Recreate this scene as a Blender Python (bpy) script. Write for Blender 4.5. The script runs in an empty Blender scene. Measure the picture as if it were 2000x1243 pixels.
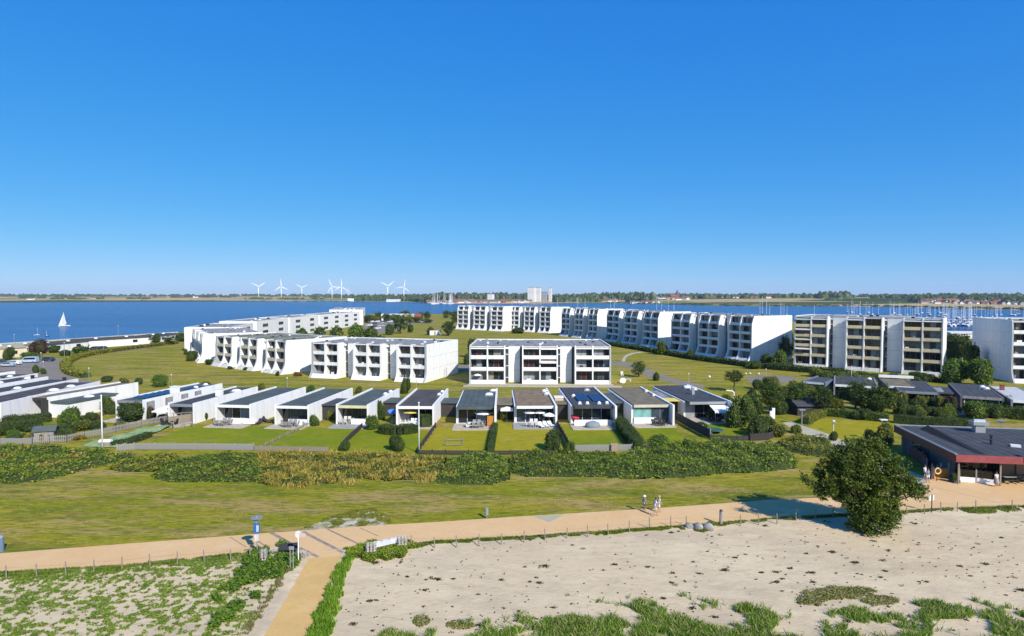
import bpy, bmesh, math, random
import numpy as np
from mathutils import Vector, Matrix, noise as mnoise

SC = bpy.context.scene
COL = SC.collection
rad = math.radians
# ---------------------------------------------------------------- camera
CAM_H, FPX, CX, CY, HZ = 22.0, 1250.0, 1000.0, 621.5, 577.0
PITCH = math.atan((CY - HZ) / FPX)
cam_data = bpy.data.cameras.new('camera')
cam_data.sensor_width = 36.0
cam_data.lens = 36.0 * FPX / 2000.0
cam_data.clip_start = 0.5
cam_data.clip_end = 40000
cam = bpy.data.objects.new('camera', cam_data)
COL.objects.link(cam)
cam.location = (0, 0, CAM_H)
cam.rotation_euler = (math.pi / 2 - PITCH, 0, 0)
SC.camera = cam
# ---------------------------------------------------------------- world, sun, exposure
SUN_EL, SUN_AZ = rad(36.0), rad(33.0)          # azimuth to the right of straight behind the camera
TO_SUN = Vector((math.sin(SUN_AZ) * math.cos(SUN_EL), -math.cos(SUN_AZ) * math.cos(SUN_EL), math.sin(SUN_EL)))
world = bpy.data.worlds.new("World")
SC.world = world
world.use_nodes = True
wn = world.node_tree.nodes
wl = world.node_tree.links
wn.clear()
sky = wn.new('ShaderNodeTexSky')
sky.sky_type = 'NISHITA'
sky.sun_disc = False
sky.sun_elevation = SUN_EL
sky.sun_rotation = math.pi - SUN_AZ
sky.altitude = 0
sky.air_density = 0.5
sky.dust_density = 0.3
sky.ozone_density = 3.0
hs = wn.new('ShaderNodeHueSaturation')
hs.inputs['Saturation'].default_value = 1.22
bg = wn.new('ShaderNodeBackground')
SKY_S = 0.12
bg.inputs['Strength'].default_value = SKY_S
wo = wn.new('ShaderNodeOutputWorld')
wl.new(sky.outputs[0], hs.inputs['Color'])
sc_ = wn.new('ShaderNodeSeparateColor'); cc_ = wn.new('ShaderNodeCombineColor')
wl.new(hs.outputs[0], sc_.inputs[0])
EXPO = 0.30
# one even response curve per channel for the whole sky (a clear polarised blue)
for ch, (gain, pw) in enumerate(((0.72, 1.0), (0.72, 0.53), (0.95, 0.22))):
    m1 = wn.new('ShaderNodeMath'); m1.operation = 'MULTIPLY'; m1.inputs[1].default_value = 0.125
    m2 = wn.new('ShaderNodeMath'); m2.operation = 'POWER'; m2.inputs[1].default_value = pw
    m3 = wn.new('ShaderNodeMath'); m3.operation = 'MULTIPLY'; m3.inputs[1].default_value = gain / SKY_S / 2 ** EXPO
    wl.new(sc_.outputs[ch], m1.inputs[0]); wl.new(m1.outputs[0], m2.inputs[0]); wl.new(m2.outputs[0], m3.inputs[0]); wl.new(m3.outputs[0], cc_.inputs[ch])
wl.new(cc_.outputs[0], bg.inputs[0])
wl.new(bg.outputs[0], wo.inputs[0])
sl = bpy.data.lights.new('sun', 'SUN')
sl.energy = 5.0
sl.angle = rad(0.53)
sl.color = (1.0, 0.955, 0.88)
so = bpy.data.objects.new('sun', sl)
COL.objects.link(so)
so.rotation_euler = (-TO_SUN).to_track_quat('-Z', 'Y').to_euler()
so.location = (60, -80, 120)
SC.view_settings.view_transform = 'Standard'
SC.view_settings.look = 'None'
SC.view_settings.exposure = EXPO
SC.view_settings.gamma = 1.0
SC.view_settings.use_curve_mapping = False
SC.cycles.max_bounces = 6
SC.cycles.diffuse_bounces = 2
SC.cycles.glossy_bounces = 2
SC.cycles.transparent_max_bounces = 8
SC.cycles.volume_bounces = 0

# ---------------------------------------------------------------- geometry helpers
def P(px, py, z=0.0):
    """point of the place seen at pixel (px, py) of the 2000 px wide photograph, on the level plane z"""
    x = (px - CX) / FPX
    y = -(py - CY) / FPX
    cp, sp = math.cos(PITCH), math.sin(PITCH)
    d = Vector((x, cp + y * sp, -sp + y * cp))
    t = (z - CAM_H) / d.z
    return Vector((d.x * t, d.y * t, z))

def R(px, py, Y):
    """point seen at pixel (px, py) at the depth Y"""
    cp, sp = math.cos(PITCH), math.sin(PITCH)
    y = -(py - CY) / FPX
    t = Y / (cp + y * sp)
    return Vector(((px - CX) / FPX * t, Y, CAM_H + (-sp + y * cp) * t))

def upright(px, py_base, py_top, z0=0.0):
    """height of an upright thing standing at (px, py_base) whose top is seen at py_top"""
    b = P(px, py_base, z0)
    cp, sp = math.cos(PITCH), math.sin(PITCH)
    y = -(py_top - CY) / FPX
    dy, dz = cp + y * sp, -sp + y * cp
    return CAM_H + b.y * dz / dy - z0

def tag(o, label=None, cat=None, group=None, kind=None):
    if label: o['label'] = label
    if cat: o['category'] = cat
    if group: o['group'] = group
    if kind: o['kind'] = kind
    return o

def empty(name, loc, rz=0.0, label=None, cat=None, group=None):
    o = bpy.data.objects.new(name, None)
    COL.objects.link(o)
    o.location = loc
    o.rotation_euler = (0, 0, rz)
    o.empty_display_size = 0.5
    return tag(o, label, cat, group)

def link(name, mesh, parent=None, loc=(0, 0, 0), rot=(0, 0, 0), scale=(1, 1, 1)):
    o = bpy.data.objects.new(name, mesh)
    COL.objects.link(o)
    o.location = loc
    o.rotation_euler = rot
    o.scale = scale
    if parent is not None:
        o.parent = parent
    return o

def copy_tree(o, parent=None):
    c = o.copy()
    COL.objects.link(c)
    if parent is not None:
        c.parent = parent
    for ch in list(o.children):
        copy_tree(ch, c)
    return c

class MB:
    def __init__(s):
        s.v, s.f, s.m = [], [], []
    def add(s, verts, faces, mi=0):
        n = len(s.v)
        s.v += [tuple(v) for v in verts]
        s.f += [tuple(i + n for i in f) for f in faces]
        s.m += [mi] * len(faces)
    def box(s, x0, y0, z0, x1, y1, z1, mi=0):
        v = [(x0, y0, z0), (x1, y0, z0), (x1, y1, z0), (x0, y1, z0), (x0, y0, z1), (x1, y0, z1), (x1, y1, z1), (x0, y1, z1)]
        s.add(v, [(3, 2, 1, 0), (4, 5, 6, 7), (0, 1, 5, 4), (1, 2, 6, 5), (2, 3, 7, 6), (3, 0, 4, 7)], mi)
    def prism_x(s, prof, x0, x1, mi=0):
        """prof: closed polygon of (y, z); extruded along x"""
        n = len(prof)
        v = [(x0, y, z) for y, z in prof] + [(x1, y, z) for y, z in prof]
        f = [tuple(range(n)), tuple(range(2 * n - 1, n - 1, -1))]
        f += [(i, i + n, (i + 1) % n + n, (i + 1) % n) for i in range(n)]
        s.add(v, f, mi)
    def prism_z(s, poly, z0, z1, mi=0):
        n = len(poly)
        v = [(p[0], p[1], z0) for p in poly] + [(p[0], p[1], z1) for p in poly]
        f = [tuple(range(n - 1, -1, -1)), tuple(range(n, 2 * n))]
        f += [(i, (i + 1) % n, (i + 1) % n + n, i + n) for i in range(n)]
        s.add(v, f, mi)
    def tube(s, p0, p1, r0, r1=None, n=8, mi=0, caps=True):
        r1 = r0 if r1 is None else r1
        p0, p1 = Vector(p0), Vector(p1)
        d = (p1 - p0)
        if d.length < 1e-6: return
        d.normalize()
        a = d.orthogonal().normalized()
        b = d.cross(a)
        v = []
        for p, r in ((p0, r0), (p1, r1)):
            for i in range(n):
                t = 2 * math.pi * i / n
                v.append(p + a * (r * math.cos(t)) + b * (r * math.sin(t)))
        f = [(i, (i + 1) % n, (i + 1) % n + n, i + n) for i in range(n)]
        if caps:
            f += [tuple(range(n - 1, -1, -1)), tuple(range(n, 2 * n))]
        s.add(v, f, mi)
    def lathe(s, prof, n=12, c=(0, 0, 0), mi=0):
        """prof: list of (r, z)"""
        v, f = [], []
        for r, z in prof:
            for i in range(n):
                t = 2 * math.pi * i / n
                v.append((c[0] + r * math.cos(t), c[1] + r * math.sin(t), c[2] + z))
        for k in range(len(prof) - 1):
            for i in range(n):
                f.append((k * n + i, k * n + (i + 1) % n, (k + 1) * n + (i + 1) % n, (k + 1) * n + i))
        f.append(tuple(range(n - 1, -1, -1)))
        f.append(tuple(range((len(prof) - 1) * n, len(prof) * n)))
        s.add(v, f, mi)
    def sphere(s, c, rx, ry, rz, nu=10, nv=6, mi=0, jit=0.0, rng=None):
        v, f = [], []
        for j in range(nv + 1):
            ph = math.pi * j / nv - math.pi / 2
            for i in range(nu):
                t = 2 * math.pi * i / nu
                k = 1.0 + (rng.uniform(-jit, jit) if rng else 0)
                v.append((c[0] + k * rx * math.cos(ph) * math.cos(t), c[1] + k * ry * math.cos(ph) * math.sin(t), c[2] + k * rz * math.sin(ph)))
        for j in range(nv):
            for i in range(nu):
                f.append((j * nu + i, j * nu + (i + 1) % nu, (j + 1) * nu + (i + 1) % nu, (j + 1) * nu + i))
        s.add(v, f, mi)
    def mesh(s, name, mats, smooth=False):
        me = bpy.data.meshes.new(name)
        me.from_pydata(s.v, [], s.f)
        if not isinstance(mats, (list, tuple)): mats = [mats]
        for m in mats: me.materials.append(m)
        if len(mats) > 1:
            me.polygons.foreach_set('material_index', s.m)
        if smooth:
            me.polygons.foreach_set('use_smooth', [True] * len(me.polygons))
        me.update()
        return me
    def build(s, name, mats, parent=None, loc=(0, 0, 0), rot=(0, 0, 0), smooth=False, scale=(1, 1, 1)):
        return link(name, s.mesh(name, mats, smooth), parent, loc, rot, scale)

_cache = {}
def pbox(name, parent, x0, y0, z0, x1, y1, z1, m):
    k = (name, round(x1 - x0, 3), round(y1 - y0, 3), round(z1 - z0, 3), m.name)
    if k not in _cache:
        b = MB(); b.box(0, 0, 0, x1 - x0, y1 - y0, z1 - z0)
        _cache[k] = b.mesh(name, m)
    return link(name, _cache[k], parent, (x0, y0, z0))

def quads_mesh(name, V, mat, mi=None, mats=None):
    """V: (N,4,3) array of quads"""
    N = V.shape[0]
    me = bpy.data.meshes.new(name)
    me.vertices.add(N * 4)
    me.vertices.foreach_set('co', V.reshape(-1).astype(np.float32))
    me.loops.add(N * 4)
    me.loops.foreach_set('vertex_index', np.arange(N * 4, dtype=np.int32))
    me.polygons.add(N)
    me.polygons.foreach_set('loop_start', np.arange(0, N * 4, 4, dtype=np.int32))
    me.polygons.foreach_set('loop_total', np.full(N, 4, dtype=np.int32))
    for m in (mats or [mat]): me.materials.append(m)
    if mi is not None: me.polygons.foreach_set('material_index', mi.astype(np.int32))
    me.update()
    me.validate()
    return me

def leaf_quads(C, size, rng, up=0.35, aspect=0.6):
    """leaf-shaped quads round the centres C (N,3) of the given size(s)"""
    N = len(C)
    n = rng.normal(size=(N, 3)); n[:, 2] = np.abs(n[:, 2]) + up
    n /= np.linalg.norm(n, axis=1)[:, None]
    a = rng.normal(size=(N, 3)); a -= (a * n).sum(1)[:, None] * n
    a /= np.linalg.norm(a, axis=1)[:, None]
    b = np.cross(n, a)
    s = (np.ones(N) * size * rng.uniform(0.6, 1.3, N))[:, None]
    return np.stack([C - a * s, C - b * s * aspect, C + a * s, C + b * s * aspect], axis=1)

def blade_quads(C, h, w, rng, lean=0.4):
    N = len(C)
    t = rng.uniform(0, 2 * math.pi, N)
    d = np.stack([np.cos(t), np.sin(t), np.zeros(N)], 1)
    t2 = rng.uniform(0, 2 * math.pi, N)
    l = np.stack([np.cos(t2), np.sin(t2), np.zeros(N)], 1) * (lean * rng.uniform(0.1, 1, N) * h)[:, None]
    H = np.zeros((N, 3)); H[:, 2] = h
    W = d * (np.ones(N) * w)[:, None]
    mid = C + H * 0.55 + l * 0.35
    return np.stack([C - W * 0.5, C + W * 0.5, mid + W * 0.6, C + H + l], axis=1)

# ---------------------------------------------------------------- materials
def mat(name, c, c2=None, scale=1.0, rough=0.8, bump=0.0, metallic=0.0, spec=0.4, detail=5.0, stretch=(1, 1, 1), coord='Object', thr=(0.35, 0.65), transl=0.0, bscale=None):
    m = bpy.data.materials.new(name)
    m.use_nodes = True
    nt = m.node_tree
    N, L = nt.nodes, nt.links
    bs = N['Principled BSDF']
    out = N['Material Output']
    bs.inputs['Roughness'].default_value = rough
    bs.inputs['Metallic'].default_value = metallic
    bs.inputs['Specular IOR Level'].default_value = spec
    if c2 is None: c2 = tuple(x * 0.85 for x in c)
    tc = N.new('ShaderNodeTexCoord')
    mp = N.new('ShaderNodeMapping'); mp.inputs['Scale'].default_value = stretch
    L.new(tc.outputs[coord], mp.inputs[0])
    nz = N.new('ShaderNodeTexNoise'); nz.inputs['Scale'].default_value = scale; nz.inputs['Detail'].default_value = detail
    L.new(mp.outputs[0], nz.inputs[0])
    cr = N.new('ShaderNodeValToRGB')
    cr.color_ramp.elements[0].position = thr[0]; cr.color_ramp.elements[1].position = thr[1]
    cr.color_ramp.elements[0].color = (*c2, 1); cr.color_ramp.elements[1].color = (*c, 1)
    L.new(nz.outputs[0], cr.inputs[0])
    L.new(cr.outputs[0], bs.inputs['Base Color'])
    if bump > 0:
        bp = N.new('ShaderNodeBump'); bp.inputs['Strength'].default_value = bump; bp.inputs['Distance'].default_value = 0.05
        nb = nz
        if bscale:
            nb = N.new('ShaderNodeTexNoise'); nb.inputs['Scale'].default_value = bscale; nb.inputs['Detail'].default_value = 6
            L.new(mp.outputs[0], nb.inputs[0])
        L.new(nb.outputs[0], bp.inputs['Height']); L.new(bp.outputs[0], bs.inputs['Normal'])
    return m

def leafmat(name, c1, c2, c3, transl=0.25, rough=0.55):
    """foliage: colour differs from leaf to leaf and from clump to clump"""
    m = bpy.data.materials.new(name); m.use_nodes = True
    nt = m.node_tree; N, L = nt.nodes, nt.links
    bs = N['Principled BSDF']; out = N['Material Output']
    bs.inputs['Roughness'].default_value = rough; bs.inputs['Specular IOR Level'].default_value = 0.25
    g = N.new('ShaderNodeNewGeometry')
    tc = N.new('ShaderNodeTexCoord')
    nz = N.new('ShaderNodeTexNoise'); nz.inputs['Scale'].default_value = 0.6; nz.inputs['Detail'].default_value = 3
    L.new(g.outputs['Position'], nz.inputs[0])
    oi = N.new('ShaderNodeObjectInfo')
    mx = N.new('ShaderNodeMath'); mx.operation = 'MULTIPLY_ADD'; mx.inputs[1].default_value = 0.55; 
    L.new(g.outputs['Random Per Island'], mx.inputs[0])
    m2 = N.new('ShaderNodeMath'); m2.operation = 'MULTIPLY_ADD'; m2.inputs[1].default_value = 0.9; m2.inputs[2].default_value = -0.32
    L.new(nz.outputs[0], m2.inputs[0])
    m3 = N.new('ShaderNodeMath'); m3.operation = 'MULTIPLY_ADD'; m3.inputs[1].default_value = 0.22
    L.new(oi.outputs['Random'], m3.inputs[0]); L.new(m2.outputs[0], m3.inputs[2])
    L.new(m3.outputs[0], mx.inputs[2])
    cr = N.new('ShaderNodeValToRGB')
    e = cr.color_ramp.elements
    e[0].position = 0.1; e[0].color = (*c1, 1); e[1].position = 0.95; e[1].color = (*c3, 1)
    k = e.new(0.5); k.color = (*c2, 1)
    L.new(mx.outputs[0], cr.inputs[0]); L.new(cr.outputs[0], bs.inputs['Base Color'])
    tr = N.new('ShaderNodeBsdfTranslucent'); L.new(cr.outputs[0], tr.inputs[0])
    ms = N.new('ShaderNodeMixShader'); ms.inputs[0].default_value = transl
    L.new(bs.outputs[0], ms.inputs[1]); L.new(tr.outputs[0], ms.inputs[2]); L.new(ms.outputs[0], out.inputs[0])
    return m

def groundmat(name, cols, scales, rough=0.95, bump=0.3, bscale=8.0, stretch=(1, 1, 1)):
    """cols: 4 colours blended by noises of growing frequency"""
    m = bpy.data.materials.new(name); m.use_nodes = True
    nt = m.node_tree; N, L = nt.nodes, nt.links
    bs = N['Principled BSDF']
    bs.inputs['Roughness'].default_value = rough; bs.inputs['Specular IOR Level'].default_value = 0.15
    g = N.new('ShaderNodeNewGeometry')
    mp = N.new('ShaderNodeMapping'); mp.inputs['Scale'].default_value = stretch
    L.new(g.outputs['Position'], mp.inputs[0])
    prev = None
    for i, (c, s, lo, hi, fac) in enumerate(cols):
        if prev is None:
            rgb = N.new('ShaderNodeRGB'); rgb.outputs[0].default_value = (*c, 1); prev = rgb.outputs[0]; continue
        nz = N.new('ShaderNodeTexNoise'); nz.inputs['Scale'].default_value = s; nz.inputs['Detail'].default_value = 6; nz.inputs['Roughness'].default_value = 0.6
        of = N.new('ShaderNodeVectorMath'); of.operation = 'ADD'; of.inputs[1].default_value = (i * 37.3, i * 11.7, i * 5.1)
        L.new(mp.outputs[0], of.inputs[0]); L.new(of.outputs[0], nz.inputs[0])
        mr = N.new('ShaderNodeMapRange'); mr.inputs[1].default_value = lo; mr.inputs[2].default_value = hi; mr.inputs[4].default_value = fac
        L.new(nz.outputs[0], mr.inputs[0])
        mx = N.new('ShaderNodeMix'); mx.data_type = 'RGBA'
        L.new(mr.outputs[0], mx.inputs[0]); L.new(prev, mx.inputs[6]); mx.inputs[7].default_value = (*c, 1)
        prev = mx.outputs[2]
    L.new(prev, bs.inputs['Base Color'])
    nb = N.new('ShaderNodeTexNoise'); nb.inputs['Scale'].default_value = bscale; nb.inputs['Detail'].default_value = 8
    L.new(mp.outputs[0], nb.inputs[0])
    bp = N.new('ShaderNodeBump'); bp.inputs['Strength'].default_value = bump; bp.inputs['Distance'].default_value = 0.12
    L.new(nb.outputs[0], bp.inputs['Height']); L.new(bp.outputs[0], bs.inputs['Normal'])
    return m

def glassmat(name, c, rough=0.06):
    m = mat(name, c, tuple(x * 0.6 for x in c), scale=0.7, rough=rough, spec=0.6)
    return m

WHITE = mat('white_render', (0.74, 0.73, 0.705), (0.62, 0.612, 0.585), scale=1.0, rough=0.75, stretch=(1, 1, 0.12), thr=(0.30, 0.52), bump=0.05, bscale=6)
WHITE2 = mat('white_panel', (0.73, 0.725, 0.70), (0.61, 0.61, 0.585), scale=0.9, rough=0.7, stretch=(1, 1, 0.15), thr=(0.30, 0.52))
PLINTH = mat('pale_plinth', (0.62, 0.60, 0.52), (0.5, 0.48, 0.42), scale=1.0)
JOINT = mat('joint_grey', (0.36, 0.37, 0.38))
BEIGE = mat('beige_parapet', (0.74, 0.60, 0.34), (0.60, 0.49, 0.29), scale=0.8, stretch=(1, 1, 0.5))
BEIGE2 = mat('sand_parapet', (0.60, 0.52, 0.36), (0.50, 0.44, 0.31), scale=0.8)
GRAVEL = mat('roof_gravel', (0.30, 0.30, 0.29), (0.15, 0.15, 0.14), scale=0.8, rough=0.95, bump=0.4, detail=8, bscale=12)
GRAVEL_MOSS = mat('roof_gravel_moss', (0.20, 0.19, 0.13), (0.10, 0.12, 0.05), scale=0.5, rough=0.95, detail=8)
FELT = mat('roof_felt_dark', (0.060, 0.064, 0.072), (0.040, 0.043, 0.048), scale=0.7, rough=0.9, detail=6)
FELT_G = mat('roof_felt_green', (0.085, 0.105, 0.098), (0.055, 0.072, 0.068), scale=0.4, rough=0.9, detail=6)
FELT_B = mat('roof_felt_brown', (0.085, 0.073, 0.066), (0.05, 0.045, 0.043), scale=0.5, rough=0.9)
MOSS = mat('roof_brown_moss', (0.26, 0.17, 0.10), (0.13, 0.105, 0.065), scale=1.1, rough=1.0, detail=8, bump=0.3)
MOSS2 = mat('roof_olive_moss', (0.20, 0.155, 0.10), (0.11, 0.11, 0.07), scale=0.6, rough=1.0, detail=8)
SEAM = mat('roof_seam', (0.03, 0.033, 0.036))
DARKGLASS = glassmat('window_glass_dark', (0.018, 0.022, 0.028))
BLUEGLASS = glassmat('window_glass_blue', (0.05, 0.075, 0.10))
CURTAIN = glassmat('window_glass_curtain', (0.33, 0.35, 0.36), 0.25)
CURTAIN2 = glassmat('window_glass_teal_blind', (0.22, 0.46, 0.42), 0.25)
REDGLASS = glassmat('window_glass_reddish', (0.075, 0.022, 0.022), 0.2)
FRAME = mat('window_frame_grey', (0.22, 0.22, 0.22))
FRAME_W = mat('window_frame_white', (0.7, 0.7, 0.7))
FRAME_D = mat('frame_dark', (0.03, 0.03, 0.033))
STAIRDARK = mat('stairwell_dark', (0.05, 0.05, 0.06), rough=0.5)
AWN = mat('awning_cloth_white', (0.84, 0.83, 0.82), (0.78, 0.76, 0.75), rough=0.9)
AWN_P = mat('awning_cloth_pinkish', (0.72, 0.62, 0.58), rough=0.9)
AWN_Y = mat('cloth_yellow', (0.72, 0.55, 0.10), (0.66, 0.50, 0.08), rough=0.9)
BLUECLOTH = mat('cloth_blue', (0.08, 0.25, 0.60), rough=0.9)
REDCLOTH = mat('cloth_red', (0.45, 0.03, 0.05), rough=0.9)
WOOD = mat('weathered_wood', (0.30, 0.25, 0.19), (0.19, 0.16, 0.12), scale=3, stretch=(1, 1, 0.2), rough=0.9)
WOOD_G = mat('grey_wood', (0.30, 0.29, 0.27), (0.20, 0.19, 0.18), scale=3, stretch=(1, 1, 0.2), rough=0.9)
WOOD_D = mat('dark_wood', (0.045, 0.04, 0.035), (0.03, 0.027, 0.025), scale=3, rough=0.85)
WOOD_O = mat('orange_wood', (0.62, 0.27, 0.035), (0.50, 0.20, 0.03), scale=4, rough=0.6)
WOOD_R = mat('red_brown_wood', (0.16, 0.06, 0.035), (0.10, 0.04, 0.025), scale=4, rough=0.8)
METAL = mat('galvanised_metal', (0.45, 0.46, 0.47), (0.36, 0.37, 0.38), scale=6, rough=0.45, metallic=0.6)
WHITEPAINT = mat('white_paint', (0.80, 0.80, 0.79), (0.76, 0.76, 0.75), rough=0.35)
DARKMETAL = mat('dark_metal', (0.03, 0.03, 0.032), rough=0.5)
PAVING = mat('pale_paving', (0.48, 0.42, 0.33), (0.37, 0.32, 0.26), scale=1.5, rough=0.9, detail=8)
PAVING_G = mat('grey_paving', (0.34, 0.33, 0.32), (0.26, 0.25, 0.25), scale=1.5, rough=0.9, detail=8)
SOLAR = mat('solar_cell_blue', (0.012, 0.02, 0.06), (0.02, 0.035, 0.09), scale=2, rough=0.12, spec=0.7)
REDBAND = mat('red_painted_fascia', (0.30, 0.065, 0.065), (0.22, 0.05, 0.05), scale=1.2, rough=0.5)
BRICK_Y = mat('tan_brick', (0.33, 0.25, 0.18), (0.24, 0.18, 0.13), scale=6, rough=0.9, detail=8)
BRICK_R = mat('red_brick', (0.30, 0.09, 0.06), (0.22, 0.07, 0.045), scale=6, rough=0.9)
TILE_R = mat('red_roof_tiles', (0.22, 0.10, 0.075), (0.15, 0.075, 0.06), scale=0.3, rough=0.9)
STONE = mat('gabion_stone', (0.52, 0.46, 0.38), (0.24, 0.21, 0.18), scale=3.5, rough=0.95, detail=8, bump=0.6)
BOULDER = mat('granite_boulder', (0.38, 0.36, 0.33), (0.20, 0.19, 0.18), scale=2.5, rough=0.95, detail=8, bump=0.5)
TREND = mat('white_far_render', (0.75, 0.75, 0.73))
BARK = mat('bark', (0.12, 0.09, 0.065), (0.06, 0.045, 0.035), scale=6, stretch=(1, 1, 0.2), rough=0.95)
L_TREE = leafmat('leaves_tree_green', (0.030, 0.052, 0.008), (0.070, 0.115, 0.014), (0.17, 0.20, 0.022))
L_DARK = leafmat('leaves_dark_green', (0.022, 0.042, 0.008), (0.048, 0.082, 0.012), (0.105, 0.145, 0.020))
L_BRIGHT = leafmat('leaves_bright_green', (0.050, 0.100, 0.008), (0.100, 0.185, 0.014), (0.20, 0.27, 0.025))
L_ROSE = leafmat('leaves_dune_rose', (0.060, 0.100, 0.008), (0.140, 0.205, 0.015), (0.30, 0.32, 0.030))
L_DRY = leafmat('leaves_dry_golden', (0.17, 0.15, 0.018), (0.34, 0.25, 0.035), (0.52, 0.37, 0.09))
L_OLIVE = leafmat('leaves_olive', (0.090, 0.105, 0.010), (0.175, 0.190, 0.018), (0.30, 0.27, 0.035))
L_RED = leafmat('leaves_copper', (0.03, 0.012, 0.012), (0.060, 0.022, 0.018), (0.13, 0.045, 0.03))
L_ORANGE = leafmat('leaves_orange', (0.16, 0.06, 0.015), (0.32, 0.12, 0.025), (0.48, 0.21, 0.05))
L_GRASS = leafmat('blades_beach_grass', (0.085, 0.18, 0.012), (0.17, 0.32, 0.022), (0.36, 0.46, 0.06), transl=0.35)
L_FAR = leafmat('leaves_far_wood', (0.022, 0.040, 0.012), (0.040, 0.064, 0.017), (0.075, 0.10, 0.025), transl=0.0)
HEDGECORE = mat('light_block_core', (0.040, 0.060, 0.010), (0.022, 0.034, 0.008), rough=1.0)  # dark hull added inside the leaf shells to block light
# ================================================================ SETTING
LAWN = groundmat('lawn_grass', [((0.215, 0.215, 0.004), 0, 0, 0, 0),
                               ((0.310, 0.250, 0.020), 0.055, 0.46, 0.56, 0.9),
                               ((0.115, 0.150, 0.003), 0.11, 0.50, 0.60, 0.9),
                               ((0.36, 0.25, 0.085), 0.15, 0.51, 0.62, 0.9),
                               ((0.19, 0.135, 0.045), 0.38, 0.55, 0.66, 0.75),
                               ((0.085, 0.100, 0.004), 1.1, 0.48, 0.62, 0.7),
                               ((0.42, 0.34, 0.10), 1.9, 0.54, 0.66, 0.65)], None, bump=0.6, bscale=5.0, stretch=(0.55, 2.2, 1))
GARDEN_A = groundmat('garden_grass_green', [((0.150, 0.195, 0.003), 0, 0, 0, 0), ((0.225, 0.225, 0.006), 0.12, 0.42, 0.62, 0.8), ((0.095, 0.125, 0.010), 0.9, 0.5, 0.72, 0.6), ((0.30, 0.25, 0.06), 0.35, 0.55, 0.74, 0.6)], None, bscale=6)
GARDEN_B = groundmat('garden_grass_yellow', [((0.270, 0.240, 0.005), 0, 0, 0, 0), ((0.32, 0.265, 0.016), 0.18, 0.42, 0.62, 0.8), ((0.165, 0.17, 0.014), 0.9, 0.48, 0.7, 0.6), ((0.37, 0.30, 0.10), 0.5, 0.55, 0.74, 0.6)], None, bscale=6)
SAND = groundmat('beach_sand', [((0.55, 0.43, 0.27), 0, 0, 0, 0), ((0.62, 0.50, 0.32), 0.10, 0.4, 0.65, 0.8), ((0.44, 0.35, 0.23), 0.16, 0.46, 0.66, 0.8), ((0.42, 0.335, 0.215), 1.6, 0.50, 0.68, 0.65), ((0.64, 0.54, 0.34), 0.6, 0.52, 0.70, 0.6), ((0.27, 0.21, 0.135), 2.4, 0.62, 0.72, 0.6)], None, bump=0.30, bscale=4.5, stretch=(0.6, 1.3, 1))
PATHM = groundmat('promenade_gravel', [((0.63, 0.405, 0.19), 0, 0, 0, 0), ((0.66, 0.50, 0.29), 0.35, 0.52, 0.70, 0.8), ((0.66, 0.44, 0.22), 0.15, 0.4, 0.65, 0.8), ((0.59, 0.36, 0.17), 1.2, 0.48, 0.7, 0.5), ((0.52, 0.31, 0.145), 9.0, 0.52, 0.72, 0.5)], None, bump=0.3, bscale=14)
PATH2 = groundmat('side_path_gravel', [((0.56, 0.36, 0.14), 0, 0, 0, 0), ((0.62, 0.46, 0.25), 0.5, 0.55, 0.72, 0.8), ((0.64, 0.41, 0.15), 0.2, 0.4, 0.65, 0.8), ((0.53, 0.325, 0.105), 1.4, 0.48, 0.7, 0.5), ((0.45, 0.27, 0.09), 9.0, 0.52, 0.72, 0.5)], None, bump=0.3, bscale=14)
ROADM = groundmat('asphalt_greybrown', [((0.20, 0.175, 0.15), 0, 0, 0, 0), ((0.25, 0.215, 0.18), 0.2, 0.4, 0.65, 0.8), ((0.15, 0.135, 0.12), 1.3, 0.5, 0.7, 0.5)], None, bscale=9)
BRICKM = groundmat('grey_setts', [((0.25, 0.20, 0.165), 0, 0, 0, 0), ((0.36, 0.28, 0.21), 2.5, 0.4, 0.6, 0.9), ((0.13, 0.105, 0.09), 5.0, 0.5, 0.66, 0.8)], None, bscale=12)
PALEROAD = groundmat('pale_path', [((0.44, 0.40, 0.30), 0, 0, 0, 0), ((0.36, 0.32, 0.24), 0.6, 0.4, 0.65, 0.8)], None)

def sheet(name, pts, z, m, kind='structure', thick=0.0, label=None):
    """flat polygon through world points"""
    bm = bmesh.new()
    vs = [bm.verts.new((p[0], p[1], z)) for p in pts]
    f = bm.faces.new(vs)
    if f.normal.z < 0 or f.calc_area() < 0: pass
    bm.normal_update()
    if bm.faces[:][0].normal.z < 0: bmesh.ops.reverse_faces(bm, faces=bm.faces[:])
    if thick > 0:
        r = bmesh.ops.extrude_face_region(bm, geom=bm.faces[:])
        vv = [e for e in r['geom'] if isinstance(e, bmesh.types.BMVert)]
        bmesh.ops.translate(bm, verts=vv, vec=(0, 0, 0))
        old = [v for v in bm.verts if v not in vv]
        for v in old: v.co.z -= thick
    bmesh.ops.triangulate(bm, faces=bm.faces[:], ngon_method='EAR_CLIP')
    me = bpy.data.meshes.new(name); bm.to_mesh(me); bm.free()
    me.materials.append(m)
    o = link(name, me)
    o['kind'] = kind
    if label: o['label'] = label
    return o

def PP(lst, z=0.0):
    return [P(a, b, z) for a, b in lst]

def smooth_line(pts, n=8):
    """Catmull-Rom through pts"""
    pts = [Vector(p) for p in pts]
    q = [pts[0] * 2 - pts[1]] + pts + [pts[-1] * 2 - pts[-2]]
    out = []
    for i in range(1, len(q) - 2):
        for k in range(n):
            t = k / n
            a, b, c, d = q[i - 1], q[i], q[i + 1], q[i + 2]
            out.append(0.5 * ((2 * b) + (c - a) * t + (2 * a - 5 * b + 4 * c - d) * t * t + (3 * b - a - 3 * c + d) * t ** 3))
    out.append(pts[-1])
    return out

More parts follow.
